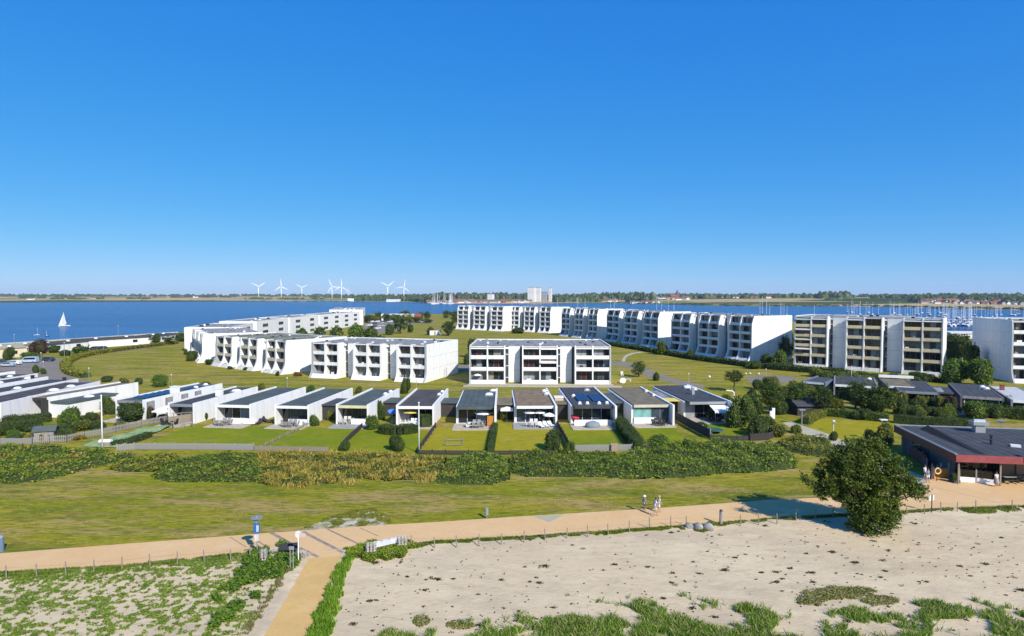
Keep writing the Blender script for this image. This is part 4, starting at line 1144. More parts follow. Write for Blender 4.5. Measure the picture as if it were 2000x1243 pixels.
# --- the big spreading tree on the sand by the promenade
L_BIG = leafmat('leaves_big_tree', (0.026, 0.048, 0.007), (0.066, 0.105, 0.012), (0.17, 0.20, 0.020))
def big_tree():
    p = P(1692, 1040)
    root = empty('tree', p, 0, 'big dark green spreading tree on the sand beside the promenade', 'tree')
    rng = np.random.default_rng(77)
    # lumps given in metres relative to the foot: x, y, z, radius
    s = p.y / FPX
    def L3(px_, py_, dy, r):
        q = R(px_, py_, p.y + dy)
        return (q.x - p.x, dy, q.z, r)
    lumps = [L3(1604, 925, 1.2, 0.75), L3(1632, 903, 1.0, 0.85), L3(1660, 887, 0.5, 0.95), L3(1697, 884, 0.8, 1.1), L3(1730, 903, 0.2, 1.0), L3(1756, 925, 0.5, 0.8), L3(1780, 948, 0, 0.6), L3(1797, 962, 0.2, 0.45), L3(1780, 965, -0.4, 0.5), L3(1770, 945, 0.6, 0.7),
             L3(1588, 945, 0.4, 0.5), L3(1575, 935, 0.0, 0.36), L3(1606, 958, 0.2, 0.6), L3(1640, 940, -0.6, 0.9), L3(1680, 930, -1.0, 1.0), L3(1716, 940, -0.8, 0.9), L3(1750, 958, -0.2, 0.6), L3(1640, 968, 0.4, 0.6), L3(1690, 965, 0.0, 0.9),
             L3(1712, 990, -0.6, 0.75), L3(1735, 1005, -0.4, 0.6), L3(1680, 1005, -0.3, 0.8), L3(1700, 1028, -0.7, 0.7), L3(1728, 1024, -0.8, 0.6), L3(1664, 925, 1.6, 1.1), L3(1710, 930, 1.6, 1.1),
             L3(1675, 985, 1.2, 0.7), L3(1650, 905, -0.8, 0.7), L3(1672, 950, 2.4, 1.0), L3(1745, 990, 0.0, 0.35), L3(1690, 905, -0.4, 0.9), L3(1668, 1028, 0.2, 0.5), L3(1750, 1008, -0.2, 0.45), L3(1700, 985, -0.5, 0.95), L3(1740, 978, -0.2, 0.7), L3(1660, 985, 0.3, 0.6), L3(1725, 1010, 0.4, 0.8), L3(1660, 868, 0.2, 0.4), L3(1712, 866, 0.6, 0.4), L3(1620, 885, 0.6, 0.4)]
    Lm = np.array(lumps)
    w = Lm[:, 3] ** 2; w /= w.sum()
    n = 50000
    # twig clumps on the surface of the lumps, so the outline is ragged
    nc = 1700
    k = rng.choice(len(Lm), nc, p=w)
    d = rng.normal(size=(nc, 3)); d /= np.linalg.norm(d, axis=1)[:, None]
    cc = Lm[k, :3] + d * (Lm[k, 3] * rng.uniform(0.3, 1.42, nc))[:, None]
    kk = rng.integers(0, nc, n)
    pts = cc[kk] + rng.normal(size=(n, 3)) * np.array([0.19, 0.19, 0.13]) * rng.uniform(0.5, 1.4, nc)[kk][:, None]
    pts = pts[pts[:, 2] > 0.03]
    me = quads_mesh('crown', leaf_quads(pts, 0.115, rng, up=0.3), L_BIG)
    link('crown', me, root)
    m = MB()
    r_ = random.Random(3)
    base = [Vector((-0.2, 0, -0.2)), Vector((-0.1, 0.1, 0.9)), Vector((-0.5, 0.2, 2.0))]
    m.tube(base[0], base[1], 0.34, 0.27); m.tube(base[1], base[2], 0.27, 0.2)
    for i in range(len(lumps)):
        q = Vector(lumps[i][:3])
        st = base[1] if q.z < 2.6 else base[2]
        mid = (st + q) / 2 + Vector((r_.uniform(-.2, .2), r_.uniform(-.2, .2), -0.15))
        m.tube(st, mid, 0.10, 0.06, n=6); m.tube(mid, q, 0.06, 0.02, n=6)
    m.build('trunk', BARK, root, smooth=True)
big_tree()

# --- thickets of the dune belt in front of the gardens
def inside(poly, x, y):
    c = False
    n = len(poly)
    j = n - 1
    for i in range(n):
        xi, yi = poly[i]; xj, yj = poly[j]
        if (yi > y) != (yj > y) and x < (xj - xi) * (y - yi) / (yj - yi) + xi: c = not c
        j = i
    return c
def thicket(label, pts, hgt, m, seed, dens=62, leaf=0.125, name='shrub_thicket', m2=None, mixf=0.0, z0=0.0, cell=0.5):
    """rounded mass of shrubs over the polygon of ground pixels"""
    poly = [(q.x, q.y) for q in PP(pts)]
    cx_ = sum(p[0] for p in poly) / len(poly); cy_ = sum(p[1] for p in poly) / len(poly)
    P2 = np.array(poly)
    x0, y0 = P2.min(0); x1, y1 = P2.max(0)
    A_, B_ = P2, np.roll(P2, -1, 0)
    def edge_dist(X, Y):
        Q_ = np.stack([X, Y], -1)[..., None, :]
        AB = B_ - A_
        t = np.clip(((Q_ - A_) * AB).sum(-1) / (AB ** 2).sum(-1), 0, 1)
        D_ = np.linalg.norm(Q_ - (A_ + AB * t[..., None]), axis=-1)
        return D_.min(-1)
    def hfield(x, y, ed):
        e = min(1.0, ed / 1.3)
        prof_ = math.sqrt(max(0.0, 1 - (1 - e) ** 2))
        nn = 0.50 + 0.85 * mnoise.noise(Vector((x * 0.45 + seed, y * 0.45, 0))) + 0.30 * mnoise.noise(Vector((x * 1.2, y * 1.2 + seed, 5)))
        return hgt * prof_ * max(0.04, min(1.45, nn + 0.2))
    nx, ny = int((x1 - x0) / cell) + 2, int((y1 - y0) / cell) + 2
    gx = x0 + np.arange(nx) * cell; gy = y0 + np.arange(ny) * cell
    GX, GY = np.meshgrid(gx, gy, indexing='ij')
    ED = edge_dist(GX, GY)
    Hh = np.zeros((nx, ny)); IN = np.zeros((nx, ny), bool)
    for i in range(nx):
        for j in range(ny):
            if inside(poly, gx[i], gy[j]):
                IN[i, j] = True; Hh[i, j] = hfield(gx[i], gy[j], ED[i, j])
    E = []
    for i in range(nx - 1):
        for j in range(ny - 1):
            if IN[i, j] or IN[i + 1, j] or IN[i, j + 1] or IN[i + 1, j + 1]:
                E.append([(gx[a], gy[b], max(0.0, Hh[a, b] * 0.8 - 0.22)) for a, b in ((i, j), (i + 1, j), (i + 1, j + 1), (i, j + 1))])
    E = np.array(E)
    rng = np.random.default_rng(seed)
    area = IN.sum() * cell * cell
    n = int(area * dens)
    rx, ry = rng.uniform(x0, x1, n * 3), rng.uniform(y0, y1, n * 3)
    fi = (rx - x0) / cell; fj = (ry - y0) / cell
    i0 = np.clip(fi.astype(int), 0, nx - 2); j0 = np.clip(fj.astype(int), 0, ny - 2)
    ok = IN[i0, j0] | IN[i0 + 1, j0] | IN[i0, j0 + 1] | IN[i0 + 1, j0 + 1]
    rx, ry, i0, j0, fi, fj = [a[ok][:n] for a in (rx, ry, i0, j0, fi, fj)]
    a = fi - i0; b = fj - j0
    hz = Hh[i0, j0] * (1 - a) * (1 - b) + Hh[i0 + 1, j0] * a * (1 - b) + Hh[i0, j0 + 1] * (1 - a) * b + Hh[i0 + 1, j0 + 1] * a * b
    # most leaves near the surface, the edge gets leaves all the way down
    zz = hz - np.abs(rng.normal(0, 0.13, len(hz))) + rng.normal(0, 0.05, len(hz))
    low = (hz < hgt * 0.95) & (rng.random(len(hz)) < 0.5)
    zz[low] *= rng.random(low.sum())
    C = np.stack([rx, ry, np.maximum(zz, 0.02)], 1)
    Q = leaf_quads(C, leaf * rng.choice([0.6, 1.0, 1.5], len(C), p=[0.45, 0.4, 0.15]), rng, up=0.45)
    mi = np.zeros(len(Q), int)
    if m2 is not None:
        nv_ = np.array([mnoise.noise(Vector((q[0] * 0.33 + 9, q[1] * 0.5, seed))) for q in C])
        mi[(nv_ + rng.normal(0, 0.10, len(nv_))) > (0.35 - mixf)] = 2
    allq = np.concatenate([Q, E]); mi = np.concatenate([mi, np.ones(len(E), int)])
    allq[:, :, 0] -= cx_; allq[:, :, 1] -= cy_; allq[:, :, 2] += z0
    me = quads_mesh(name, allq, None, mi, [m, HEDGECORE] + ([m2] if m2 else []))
    o = link(name, me, None, (cx_, cy_, 0))
    return tag(o, label, 'shrubs')
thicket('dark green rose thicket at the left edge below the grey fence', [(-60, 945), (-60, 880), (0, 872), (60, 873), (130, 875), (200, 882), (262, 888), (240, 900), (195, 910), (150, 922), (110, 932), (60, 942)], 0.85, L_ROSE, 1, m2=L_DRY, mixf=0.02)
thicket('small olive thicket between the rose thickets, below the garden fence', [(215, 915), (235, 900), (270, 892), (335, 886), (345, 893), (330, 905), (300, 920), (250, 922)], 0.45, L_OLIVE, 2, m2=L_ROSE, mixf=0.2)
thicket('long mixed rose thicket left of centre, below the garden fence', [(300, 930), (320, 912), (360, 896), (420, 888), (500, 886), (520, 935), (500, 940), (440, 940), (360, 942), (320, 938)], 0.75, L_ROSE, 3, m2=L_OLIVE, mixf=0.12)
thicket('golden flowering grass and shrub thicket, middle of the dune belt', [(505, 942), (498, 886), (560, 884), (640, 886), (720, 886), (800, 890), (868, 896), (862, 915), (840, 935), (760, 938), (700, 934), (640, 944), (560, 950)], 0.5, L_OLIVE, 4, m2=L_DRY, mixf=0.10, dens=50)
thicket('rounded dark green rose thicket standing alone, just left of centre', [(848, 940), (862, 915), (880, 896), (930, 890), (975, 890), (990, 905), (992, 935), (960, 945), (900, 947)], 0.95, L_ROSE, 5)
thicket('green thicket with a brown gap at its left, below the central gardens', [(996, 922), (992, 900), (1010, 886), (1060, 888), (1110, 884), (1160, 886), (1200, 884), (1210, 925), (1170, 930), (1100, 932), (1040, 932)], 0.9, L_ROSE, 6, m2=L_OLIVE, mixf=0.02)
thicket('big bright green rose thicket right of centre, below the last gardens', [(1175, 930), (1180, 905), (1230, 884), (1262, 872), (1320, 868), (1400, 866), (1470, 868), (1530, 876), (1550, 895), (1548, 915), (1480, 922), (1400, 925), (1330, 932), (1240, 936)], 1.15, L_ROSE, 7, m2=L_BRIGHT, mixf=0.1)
thicket('low clipped olive hedge mound beside the sandy path', [(1516, 868), (1535, 858), (1575, 856), (1620, 866), (1634, 880), (1620, 893), (1580, 890), (1535, 880)], 1.3, L_OLIVE, 8, dens=60)

# --- ground cover of the sand on the left, tufts on the sand, beach grass in front
def scatter_px(n, x0, x1, y0, y1, rng):
    """random ground points, even over the ground, inside a pixel trapezium"""
    Y0, Y1 = P(0, y1).y, P(0, y0).y
    Y = rng.uniform(Y0, Y1, n)
    px = rng.uniform(x0, x1, n)
    keep = rng.random(n) < Y / Y1
    Y, px = Y[keep], px[keep]
    return (px - CX) / FPX * (Y * math.cos(PITCH) + CAM_H * math.sin(PITCH)), Y, px
def cover(name, label, n, x0, x1, y0, y1, test, leafsize, hts, m, seed, blades=False, up=0.8, lean=0.5):
    rng = np.random.default_rng(seed)
    X, Y, px = scatter_px(n, x0, x1, y0, y1, rng)
    py = CY - FPX * np.tan(PITCH - np.arctan(CAM_H / Y) * 1.0)
    keep = np.array([float(test(a, b, c_, d_)) for a, b, c_, d_ in zip(X, Y, px, py)]) > rng.random(len(X)) * 0.999
    X, Y = X[keep], Y[keep]
    Z = np.array([sand_z(a, b) for a, b in zip(X, Y)])
    if blades:
        C = np.stack([X, Y, Z - 0.03], 1)
        Q = blade_quads(C, rng.uniform(*hts, len(C)), leafsize, rng, lean)
    else:
        C = np.stack([X, Y, Z + rng.uniform(*hts, len(C := X))], 1)
        Q = leaf_quads(C, leafsize, rng, up=up)
    me = quads_mesh(name, Q, m)
    o = link(name, me)
    tag(o, label, 'ground cover', kind='stuff')
    return o
def fbm(x, y, s, sd=0):
    return mnoise.noise(Vector((x * s + sd, y * s, sd))) + 0.5 * mnoise.noise(Vector((x * s * 2.1, y * s * 2.1 + sd, sd + 3))) + 0.3 * mnoise.noise(Vector((x * s * 4.7, y * s * 4.7, sd + 7)))
def left_edge(px_y):          # left border of the side path in pixels
    return interp([(1080, 598), (1090, 590), (1130, 565), (1170, 540), (1243, 490), (1400, 400)], px_y)
def t_left(x, y, px, py):
    lo = interp([(-300, 1142), (0, 1123), (250, 1108), (480, 1085), (560, 1096), (620, 1110)], px)
    if py < lo or px > left_edge(py) - 8: return False
    near = max(0.0, 1 - (py - lo) / 22.0)
    right = max(0.0, (px - 430) / 160.0)
    v_ = 0.45 * fbm(x, y, 0.5, 1) + 0.80 * fbm(x, y, 1.9, 14) + 0.04 + 0.42 * near - 0.22 * min(1, right)
    return max(0.0, min(1.0, (v_ + 0.02) / 0.22))
cover('ground_cover', 'low creeping green plants in patches on the pale sand at lower left', 240000, -120, 600, 1080, 1300, t_left, 0.065, (0.0, 0.09), leafmat('leaves_creeper', (0.08, 0.14, 0.010), (0.15, 0.24, 0.018), (0.28, 0.33, 0.045)), 21)
def t_bushy(x, y, px, py):
    e = [(505, 1105, 36, 40), (480, 1130, 30, 20), (452, 1150, 26, 14), (500, 1168, 14, 8), (462, 1190, 22, 14), (440, 1210, 30, 12), (560, 1100, 30, 22), (540, 1125, 18, 14), (420, 1225, 14, 8), (425, 1172, 12, 8), (552, 1070, 16, 8)]
    for a, b, r1, r2 in e:
        k = ((px - a) / r1) ** 2 + ((py - b) / r2) ** 2
        if k < 0.62 + 0.6 * fbm(x, y, 1.4, 5): return True
    return False
cover('ground_cover', 'bright green leafy plants between the sign posts and the side path', 60000, 380, 620, 1055, 1240, t_bushy, 0.10, (0.0, 0.38), L_BRIGHT, 22)
def t_right_bank(x, y, px, py):
    c_ = interp([(1070, 712), (1086, 690), (1100, 678), (1150, 656), (1200, 640), (1243, 622), (1400, 560)], py)
    w = interp([(1070, 16), (1100, 13), (1150, 17), (1243, 28), (1400, 36)], py)
    return abs(px - c_) < w * (0.8 + 0.5 * fbm(x, y, 0.9, 8)) and fbm(x, y, 1.6, 3) > -0.35
cover('beach_grass', 'strip of grass along the right side of the side path', 90000, 520, 780, 1068, 1300, t_right_bank, 0.05, (0.2, 0.5), L_GRASS, 23, blades=True)
def t_left_bank(x, y, px, py):
    c_ = left_edge(py) - 14
    return abs(px - c_) < 12 * (0.8 + 0.6 * fbm(x, y, 0.9, 18)) and fbm(x, y, 1.7, 13) > 0.05
cover('beach_grass', 'dry thin grass between the sand and the left side of the side path', 60000, 380, 620, 1095, 1300, t_left_bank, 0.045, (0.12, 0.35), leafmat('blades_dry', (0.10, 0.09, 0.03), (0.20, 0.17, 0.07), (0.36, 0.30, 0.15)), 24, blades=True)
def t_banner(x, y, px, py):
    for a, b, r1, r2 in ((728, 1076, 18, 14), (752, 1085, 30, 12), (775, 1082, 22, 12), (722, 1094, 14, 8), (695, 1085, 16, 8), (800, 1070, 10, 6)):
        if ((px - a) / r1) ** 2 + ((py - b) / r2) ** 2 < 1 + 0.4 * fbm(x, y, 1.4, 5): return True
    return False
cover('ground_cover', 'green plants growing in front of the white banner between the stone baskets', 26000, 670, 820, 1058, 1105, t_banner, 0.10, (0.0, 0.4), L_ROSE, 25)
def verge():
    rng = np.random.default_rng(26)
    C = []
    for _ in range(60000):
        px = rng.uniform(-150, 2200)
        if 588 < px < 672: continue
        q = P(px, fe(px) + 1)
        wv = 0.45 + 0.9 * max(0, fbm(q.x, 0, 0.30, 4)) + (0.9 if px > 1850 else 0)
        if px < 560: wv += 0.25
        t = rng.uniform(0, 1) ** 1.4
        if fbm(q.x, 2, 0.8, 6) < -0.25 + 0.6 * (t - 0.6): continue
        y = q.y - wv * t
        C.append((q.x + rng.normal() * .05, y, sand_z(q.x, y) - 0.02))
    C = np.array(C)
    Q = blade_quads(C, rng.uniform(0.05, 0.26, len(C)), 0.06, rng, 0.7)
    o = link('grass_verge', quads_mesh('grass_verge', Q, L_ROSE))
    tag(o, 'narrow green weed verge along the lower edge of the promenade', 'ground cover', kind='stuff')
verge()
def weeds():
    rng = np.random.default_rng(61)
    C, S = [], []
    for _ in range(620):
        px, py = rng.uniform(560, 2080), rng.uniform(1005, 1235)
        if py < fe(px) + 8 or (px < 700 and py > 1090 and px < left_edge(py) + 150) or (px < 690 and py < 1110): continue
        q = P(px, py)
        if fbm(q.x, q.y, 0.12, 31) < -0.35: continue
        r = 0.04 + 0.26 * rng.random() ** 7
        n = int(5 + 260 * r * r * 6)
        for k in range(n):
            x, y = q.x + rng.normal() * r * .6, q.y + rng.normal() * r * .4
            C.append((x, y, sand_z(x, y) + rng.uniform(0, 0.05 + r * .25)))
    C = np.array(C)
    o = link('sand_weeds', quads_mesh('sand_weeds', leaf_quads(C, 0.055, rng, up=0.5), leafmat('leaves_sand_weed_dark', (0.02, 0.02, 0.01), (0.045, 0.045, 0.018), (0.10, 0.10, 0.035))))
    tag(o, 'small dark weeds and debris dotted over the open beach sand', 'ground cover', kind='stuff')
weeds()
def t_front(x, y, px, py):
    if px < 640: return False
    top = interp([(640, 1300), (700, 1262), (760, 1240), (820, 1228), (860, 1226), (930, 1216), (1000, 1212), (1040, 1196), (1100, 1184), (1180, 1176), (1215, 1162), (1260, 1176), (1340, 1170), (1400, 1185), (1480, 1190), (1550, 1196), (1575, 1215), (1660, 1196), (1760, 1186), (1860, 1180), (1940, 1178), (2000, 1176), (2300, 1170)], px)
    if py < top - 4: return False
    v_ = fbm(x, y, 0.33, 2) + min(0.5, (py - top) / 130.0)
    if 1330 < px < 1480 and 1200 < py < 1232: v_ -= 0.25
    if 1820 < px < 1935 and py > 1212: v_ -= 0.6
    v_ += 0.35 * fbm(x, y, 1.3, 44) - 0.05
    return max(0.0, min(1.0, (v_ - 0.02) / 0.40)) ** 1.3
cover('beach_grass', 'tall green beach grass in clumps along the lower right of the photo', 260000, 640, 2100, 1160, 1320, t_front, 0.034, (0.15, 0.5), L_GRASS, 27, blades=True, lean=0.6)
def t_front2(x, y, px, py):
    return t_front(x, y, px, py) * max(0.0, min(1.0, (fbm(x, y, 0.8, 12) - 0.0) / 0.3))
cover('beach_grass', 'paler dry blades among the beach grass clumps at lower right', 60000, 640, 2100, 1160, 1320, t_front, 0.03, (0.2, 0.6), leafmat('blades_pale', (0.20, 0.22, 0.06), (0.34, 0.34, 0.12), (0.52, 0.46, 0.22), transl=0.3), 47, blades=True, lean=0.8)
cover('ground_cover', 'broad-leaved green plants among the beach grass at lower right', 70000, 640, 2100, 1160, 1320, t_front2, 0.07, (0.0, 0.35), L_ROSE, 28)
def t_moss(x, y, px, py):
    for a, b, r1, r2 in ((1640, 1162, 76, 13), (1585, 1176, 30, 9), (1720, 1176, 40, 10), (825, 1216, 18, 12), (900, 1224, 30, 8)):
        if ((px - a) / r1) ** 2 + ((py - b) / r2) ** 2 < 1 + 0.5 * fbm(x, y, 1.2, 5): return True
    return False
cover('ground_cover', 'low olive mat of plants on the sand, cushions at lower centre and lower right', 90000, 780, 1800, 1140, 1240, t_moss, 0.06, (0.0, 0.16), L_OLIVE, 29)
def t_tufts(x, y, px, py):
    if px < 660 and px > left_edge(py) - 5: return False
    if py < fe(px) + 10: return False
    g_ = mnoise.cell_vector(Vector((x * 0.6, y * 0.6, 0)))
    if g_.x < 0.60: return False
    cx_, cy_ = (math.floor(x * 0.6) + 0.2 + 0.6 * g_.y) / 0.6, (math.floor(y * 0.6) + 0.2 + 0.6 * g_.z) / 0.6
    return (x - cx_) ** 2 + (y - cy_) ** 2 * 1.6 < (0.05 + 0.33 * ((g_.x - 0.60) / 0.40) ** 5) ** 2
cover('sand_tufts', 'small dark weed tufts and stones scattered on the open sand', 330000, 560, 2100, 1005, 1240, t_tufts, 0.055, (0.0, 0.12), leafmat('leaves_sand_weed', (0.03, 0.03, 0.015), (0.055, 0.06, 0.025), (0.11, 0.11, 0.05)), 30)
# tufts breaking up the lawn behind the promenade
def lawn_tufts():
    rng = np.random.default_rng(31)
    X, Y, px = scatter_px(90000, -150, 1700, 935, 1080, rng)
    py = CY - FPX * np.tan(PITCH - np.arctan(CAM_H / Y))
    keep = np.array([interp(pup, a) - 3 > b and (b > 945 or b > 905 and a > 1500) and fbm(c_, d_ * 2, 0.35, 9) > 0.12 and not (590 < a < 755 and b > 1000) for a, b, c_, d_ in zip(px, py, X, Y)])
    C = np.stack([X, Y, np.zeros(len(X))], 1)[keep]
    Q = blade_quads(C, rng.uniform(0.04, 0.11, len(C)), 0.05, rng, 0.9)
    o = link('lawn_tufts', quads_mesh('lawn_tufts', Q, leafmat('blades_lawn', (0.12, 0.13, 0.016), (0.21, 0.20, 0.028), (0.38, 0.32, 0.09))))
    tag(o, 'longer grass tufts in the meadow between the thickets and the promenade', 'grass', kind='stuff')
lawn_tufts()
def patch_tufts():
    rng = np.random.default_rng(32)
    X, Y, px = scatter_px(26000, 560, 770, 992, 1040, rng)
    py = CY - FPX * np.tan(PITCH - np.arctan(CAM_H / Y))
    poly = [(575, 1036), (620, 1018), (655, 1006), (700, 996), (728, 992), (758, 1008), (765, 1022), (735, 1028), (690, 1030), (640, 1034)]
    keep = np.array([inside(poly, a, b) and fbm(c_, d_, 0.8, 2) > -0.05 + (b - 1015) * 0.02 for a, b, c_, d_ in zip(px, py, X, Y)])
    C = np.stack([X, Y, np.zeros(len(X))], 1)[keep]
    Q = leaf_quads(C + np.array([0, 0, 0.05]), 0.07, rng, up=0.8)
    o = link('ground_cover', quads_mesh('ground_cover', Q, L_OLIVE))
    tag(o, 'thin weeds on the bare sandy patch above the promenade junction', 'ground cover', kind='stuff')
patch_tufts()

def dry_grass():
    rng = np.random.default_rng(71)
    poly = [(500, 884), (560, 883), (700, 884), (800, 889), (866, 897), (905, 948), (840, 944), (760, 946), (640, 950), (560, 956), (515, 948)]
    q = [P(*a) for a in poly]; pw = [(v.x, v.y) for v in q]
    x0, x1 = min(a[0] for a in pw), max(a[0] for a in pw); y0, y1 = min(a[1] for a in pw), max(a[1] for a in pw)
    C = []
    while len(C) < 5200:
        x, y = rng.uniform(x0, x1), rng.uniform(y0, y1)
        if inside(pw, x, y) and fbm(x, y, 0.45, 51) - 0.02 > rng.random() * 0.5: C.append((x, y, 0.0))
    C = np.array(C)
    Q = blade_quads(C, rng.uniform(0.25, 0.75, len(C)), 0.055, rng, 0.7)
    o = link('dry_grass', quads_mesh('dry_grass', Q, leafmat('blades_tawny', (0.22, 0.17, 0.035), (0.44, 0.33, 0.06), (0.62, 0.47, 0.14), transl=0.3)))
    tag(o, 'tall tawny dry grass standing among the shrubs left of centre', 'grass', kind='stuff')
dry_grass()
# --- hedges
def hedge(label, pts, w, h, m, seed=0, dens=70, leaf=0.09, name='hedge', rough=0.12, px=True):
    q = PP(pts) if px else [Vector(p) for p in pts]
    q = smooth_line(q, 4) if len(q) > 2 else q
    rng = np.random.default_rng(seed + 900)
    E, C = [], []
    o0 = q[0]
    for a, b in zip(q[:-1], q[1:]):
        d = b - a; L_ = d.length
        if L_ < 1e-3: continue
        d.normalize(); n = Vector((-d.y, d.x, 0))
        hw = w / 2
        k = int(L_ * (w + 2 * h) * dens)
        t = rng.uniform(0, L_, k); s = rng.uniform(0, w + 2 * h, k)
        for ti, si in zip(t, s):
            hh = h * (1 + rough * mnoise.noise(a * 0.3 + d * (ti * 0.5)))
            if si < h: off_, z_ = -hw, si
            elif si < h + w: off_, z_ = si - h - hw, hh
            else: off_, z_ = hw, si - h - w
            p_ = a + d * ti + n * (off_ * (1 + rough * rng.normal() * 0.4))
            C.append((p_.x - o0.x, p_.y - o0.y, max(0.02, z_ + rng.normal() * rough * 0.4)))
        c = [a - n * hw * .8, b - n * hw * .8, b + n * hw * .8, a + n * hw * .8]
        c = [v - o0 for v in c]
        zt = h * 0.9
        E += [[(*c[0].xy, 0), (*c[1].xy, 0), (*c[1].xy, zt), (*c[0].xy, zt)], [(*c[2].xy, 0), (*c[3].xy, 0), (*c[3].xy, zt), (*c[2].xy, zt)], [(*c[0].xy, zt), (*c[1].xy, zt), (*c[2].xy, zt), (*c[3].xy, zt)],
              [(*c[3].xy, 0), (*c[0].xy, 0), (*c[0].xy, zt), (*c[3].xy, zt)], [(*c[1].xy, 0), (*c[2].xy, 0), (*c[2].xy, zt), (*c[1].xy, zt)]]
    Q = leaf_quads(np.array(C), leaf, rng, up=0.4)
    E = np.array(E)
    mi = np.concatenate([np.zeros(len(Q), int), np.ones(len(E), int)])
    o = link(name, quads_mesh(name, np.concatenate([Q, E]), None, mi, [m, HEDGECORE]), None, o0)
    return tag(o, label, 'hedge')
hedge('dark hedge strip between the slate-roof garden and the garden left of centre', [(967, 836), (963, 858), (958, 886)], 0.9, 0.9, L_DARK, 1)
hedge('ragged dark hedge between the solar-roof garden and its right neighbour', [(1204, 828), (1222, 848), (1236, 866), (1246, 876)], 1.8, 1.4, L_DARK, 2, rough=0.35)
hedge('thick clipped hedge in front of the yellow parasol', [(745, 845), (775, 849), (812, 844)], 2.0, 1.3, L_DARK, 3, dens=90)
hedge('clipped hedge block right of the yellow parasol', [(824, 818), (832, 836)], 1.8, 1.9, L_DARK, 4, dens=90)
hedge('curved hedge round the left end of the big lawn', [(345, 671.5), (270, 681), (210, 689), (165, 697), (138, 706), (128, 716), (132, 726), (145, 733), (168, 738)], 2.6, 1.3, L_OLIVE, 5, dens=14, leaf=0.25)
hedge('long dark hedge at the foot of the curved row', [(1150, 668), (1220, 679), (1290, 691), (1360, 703), (1420, 711), (1478, 719)], 3.0, 1.5, L_DARK, 6, dens=9, leaf=0.28, rough=0.2)
hedge('dark hedge below the sand-coloured block, behind the terrace houses', [(1490, 720), (1560, 726), (1620, 731), (1660, 736)], 3.0, 1.6, L_DARK, 7, dens=12, leaf=0.25, rough=0.25)
hedge('long clipped green hedge behind the restaurant lawn', [(1608, 812), (1660, 817), (1735, 825)], 1.3, 1.4, L_BRIGHT, 8, dens=60)
hedge('clipped hedge turning the corner by the sandy path', [(1608, 813), (1590, 820), (1572, 829)], 1.4, 1.3, L_OLIVE, 9, dens=60)
hedge('low dark hedge running behind the restaurant roof', [(1745, 826), (1820, 832), (1900, 836)], 1.4, 1.5, L_DARK, 10, dens=50)
hedge('bushy green hedge at the right edge behind the restaurant', [(1895, 812), (1950, 815), (2030, 822)], 3.2, 2.0, L_TREE, 11, dens=40, leaf=0.12, rough=0.3)
hedge('dark green hedge in the garden at the left edge', [(-40, 830), (40, 828), (100, 822)], 2.4, 1.4, L_DARK, 12, dens=40, leaf=0.12, rough=0.3)
hedge('dark low hedge beside the green net at the left', [(215, 872), (250, 868), (292, 853)], 1.2, 0.8, L_DARK, 13, dens=60)
hedge('dark trimmed hedge in the garden right of the trampoline', [(1464, 842), (1500, 846)], 2.2, 1.5, L_DARK, 14, dens=60)

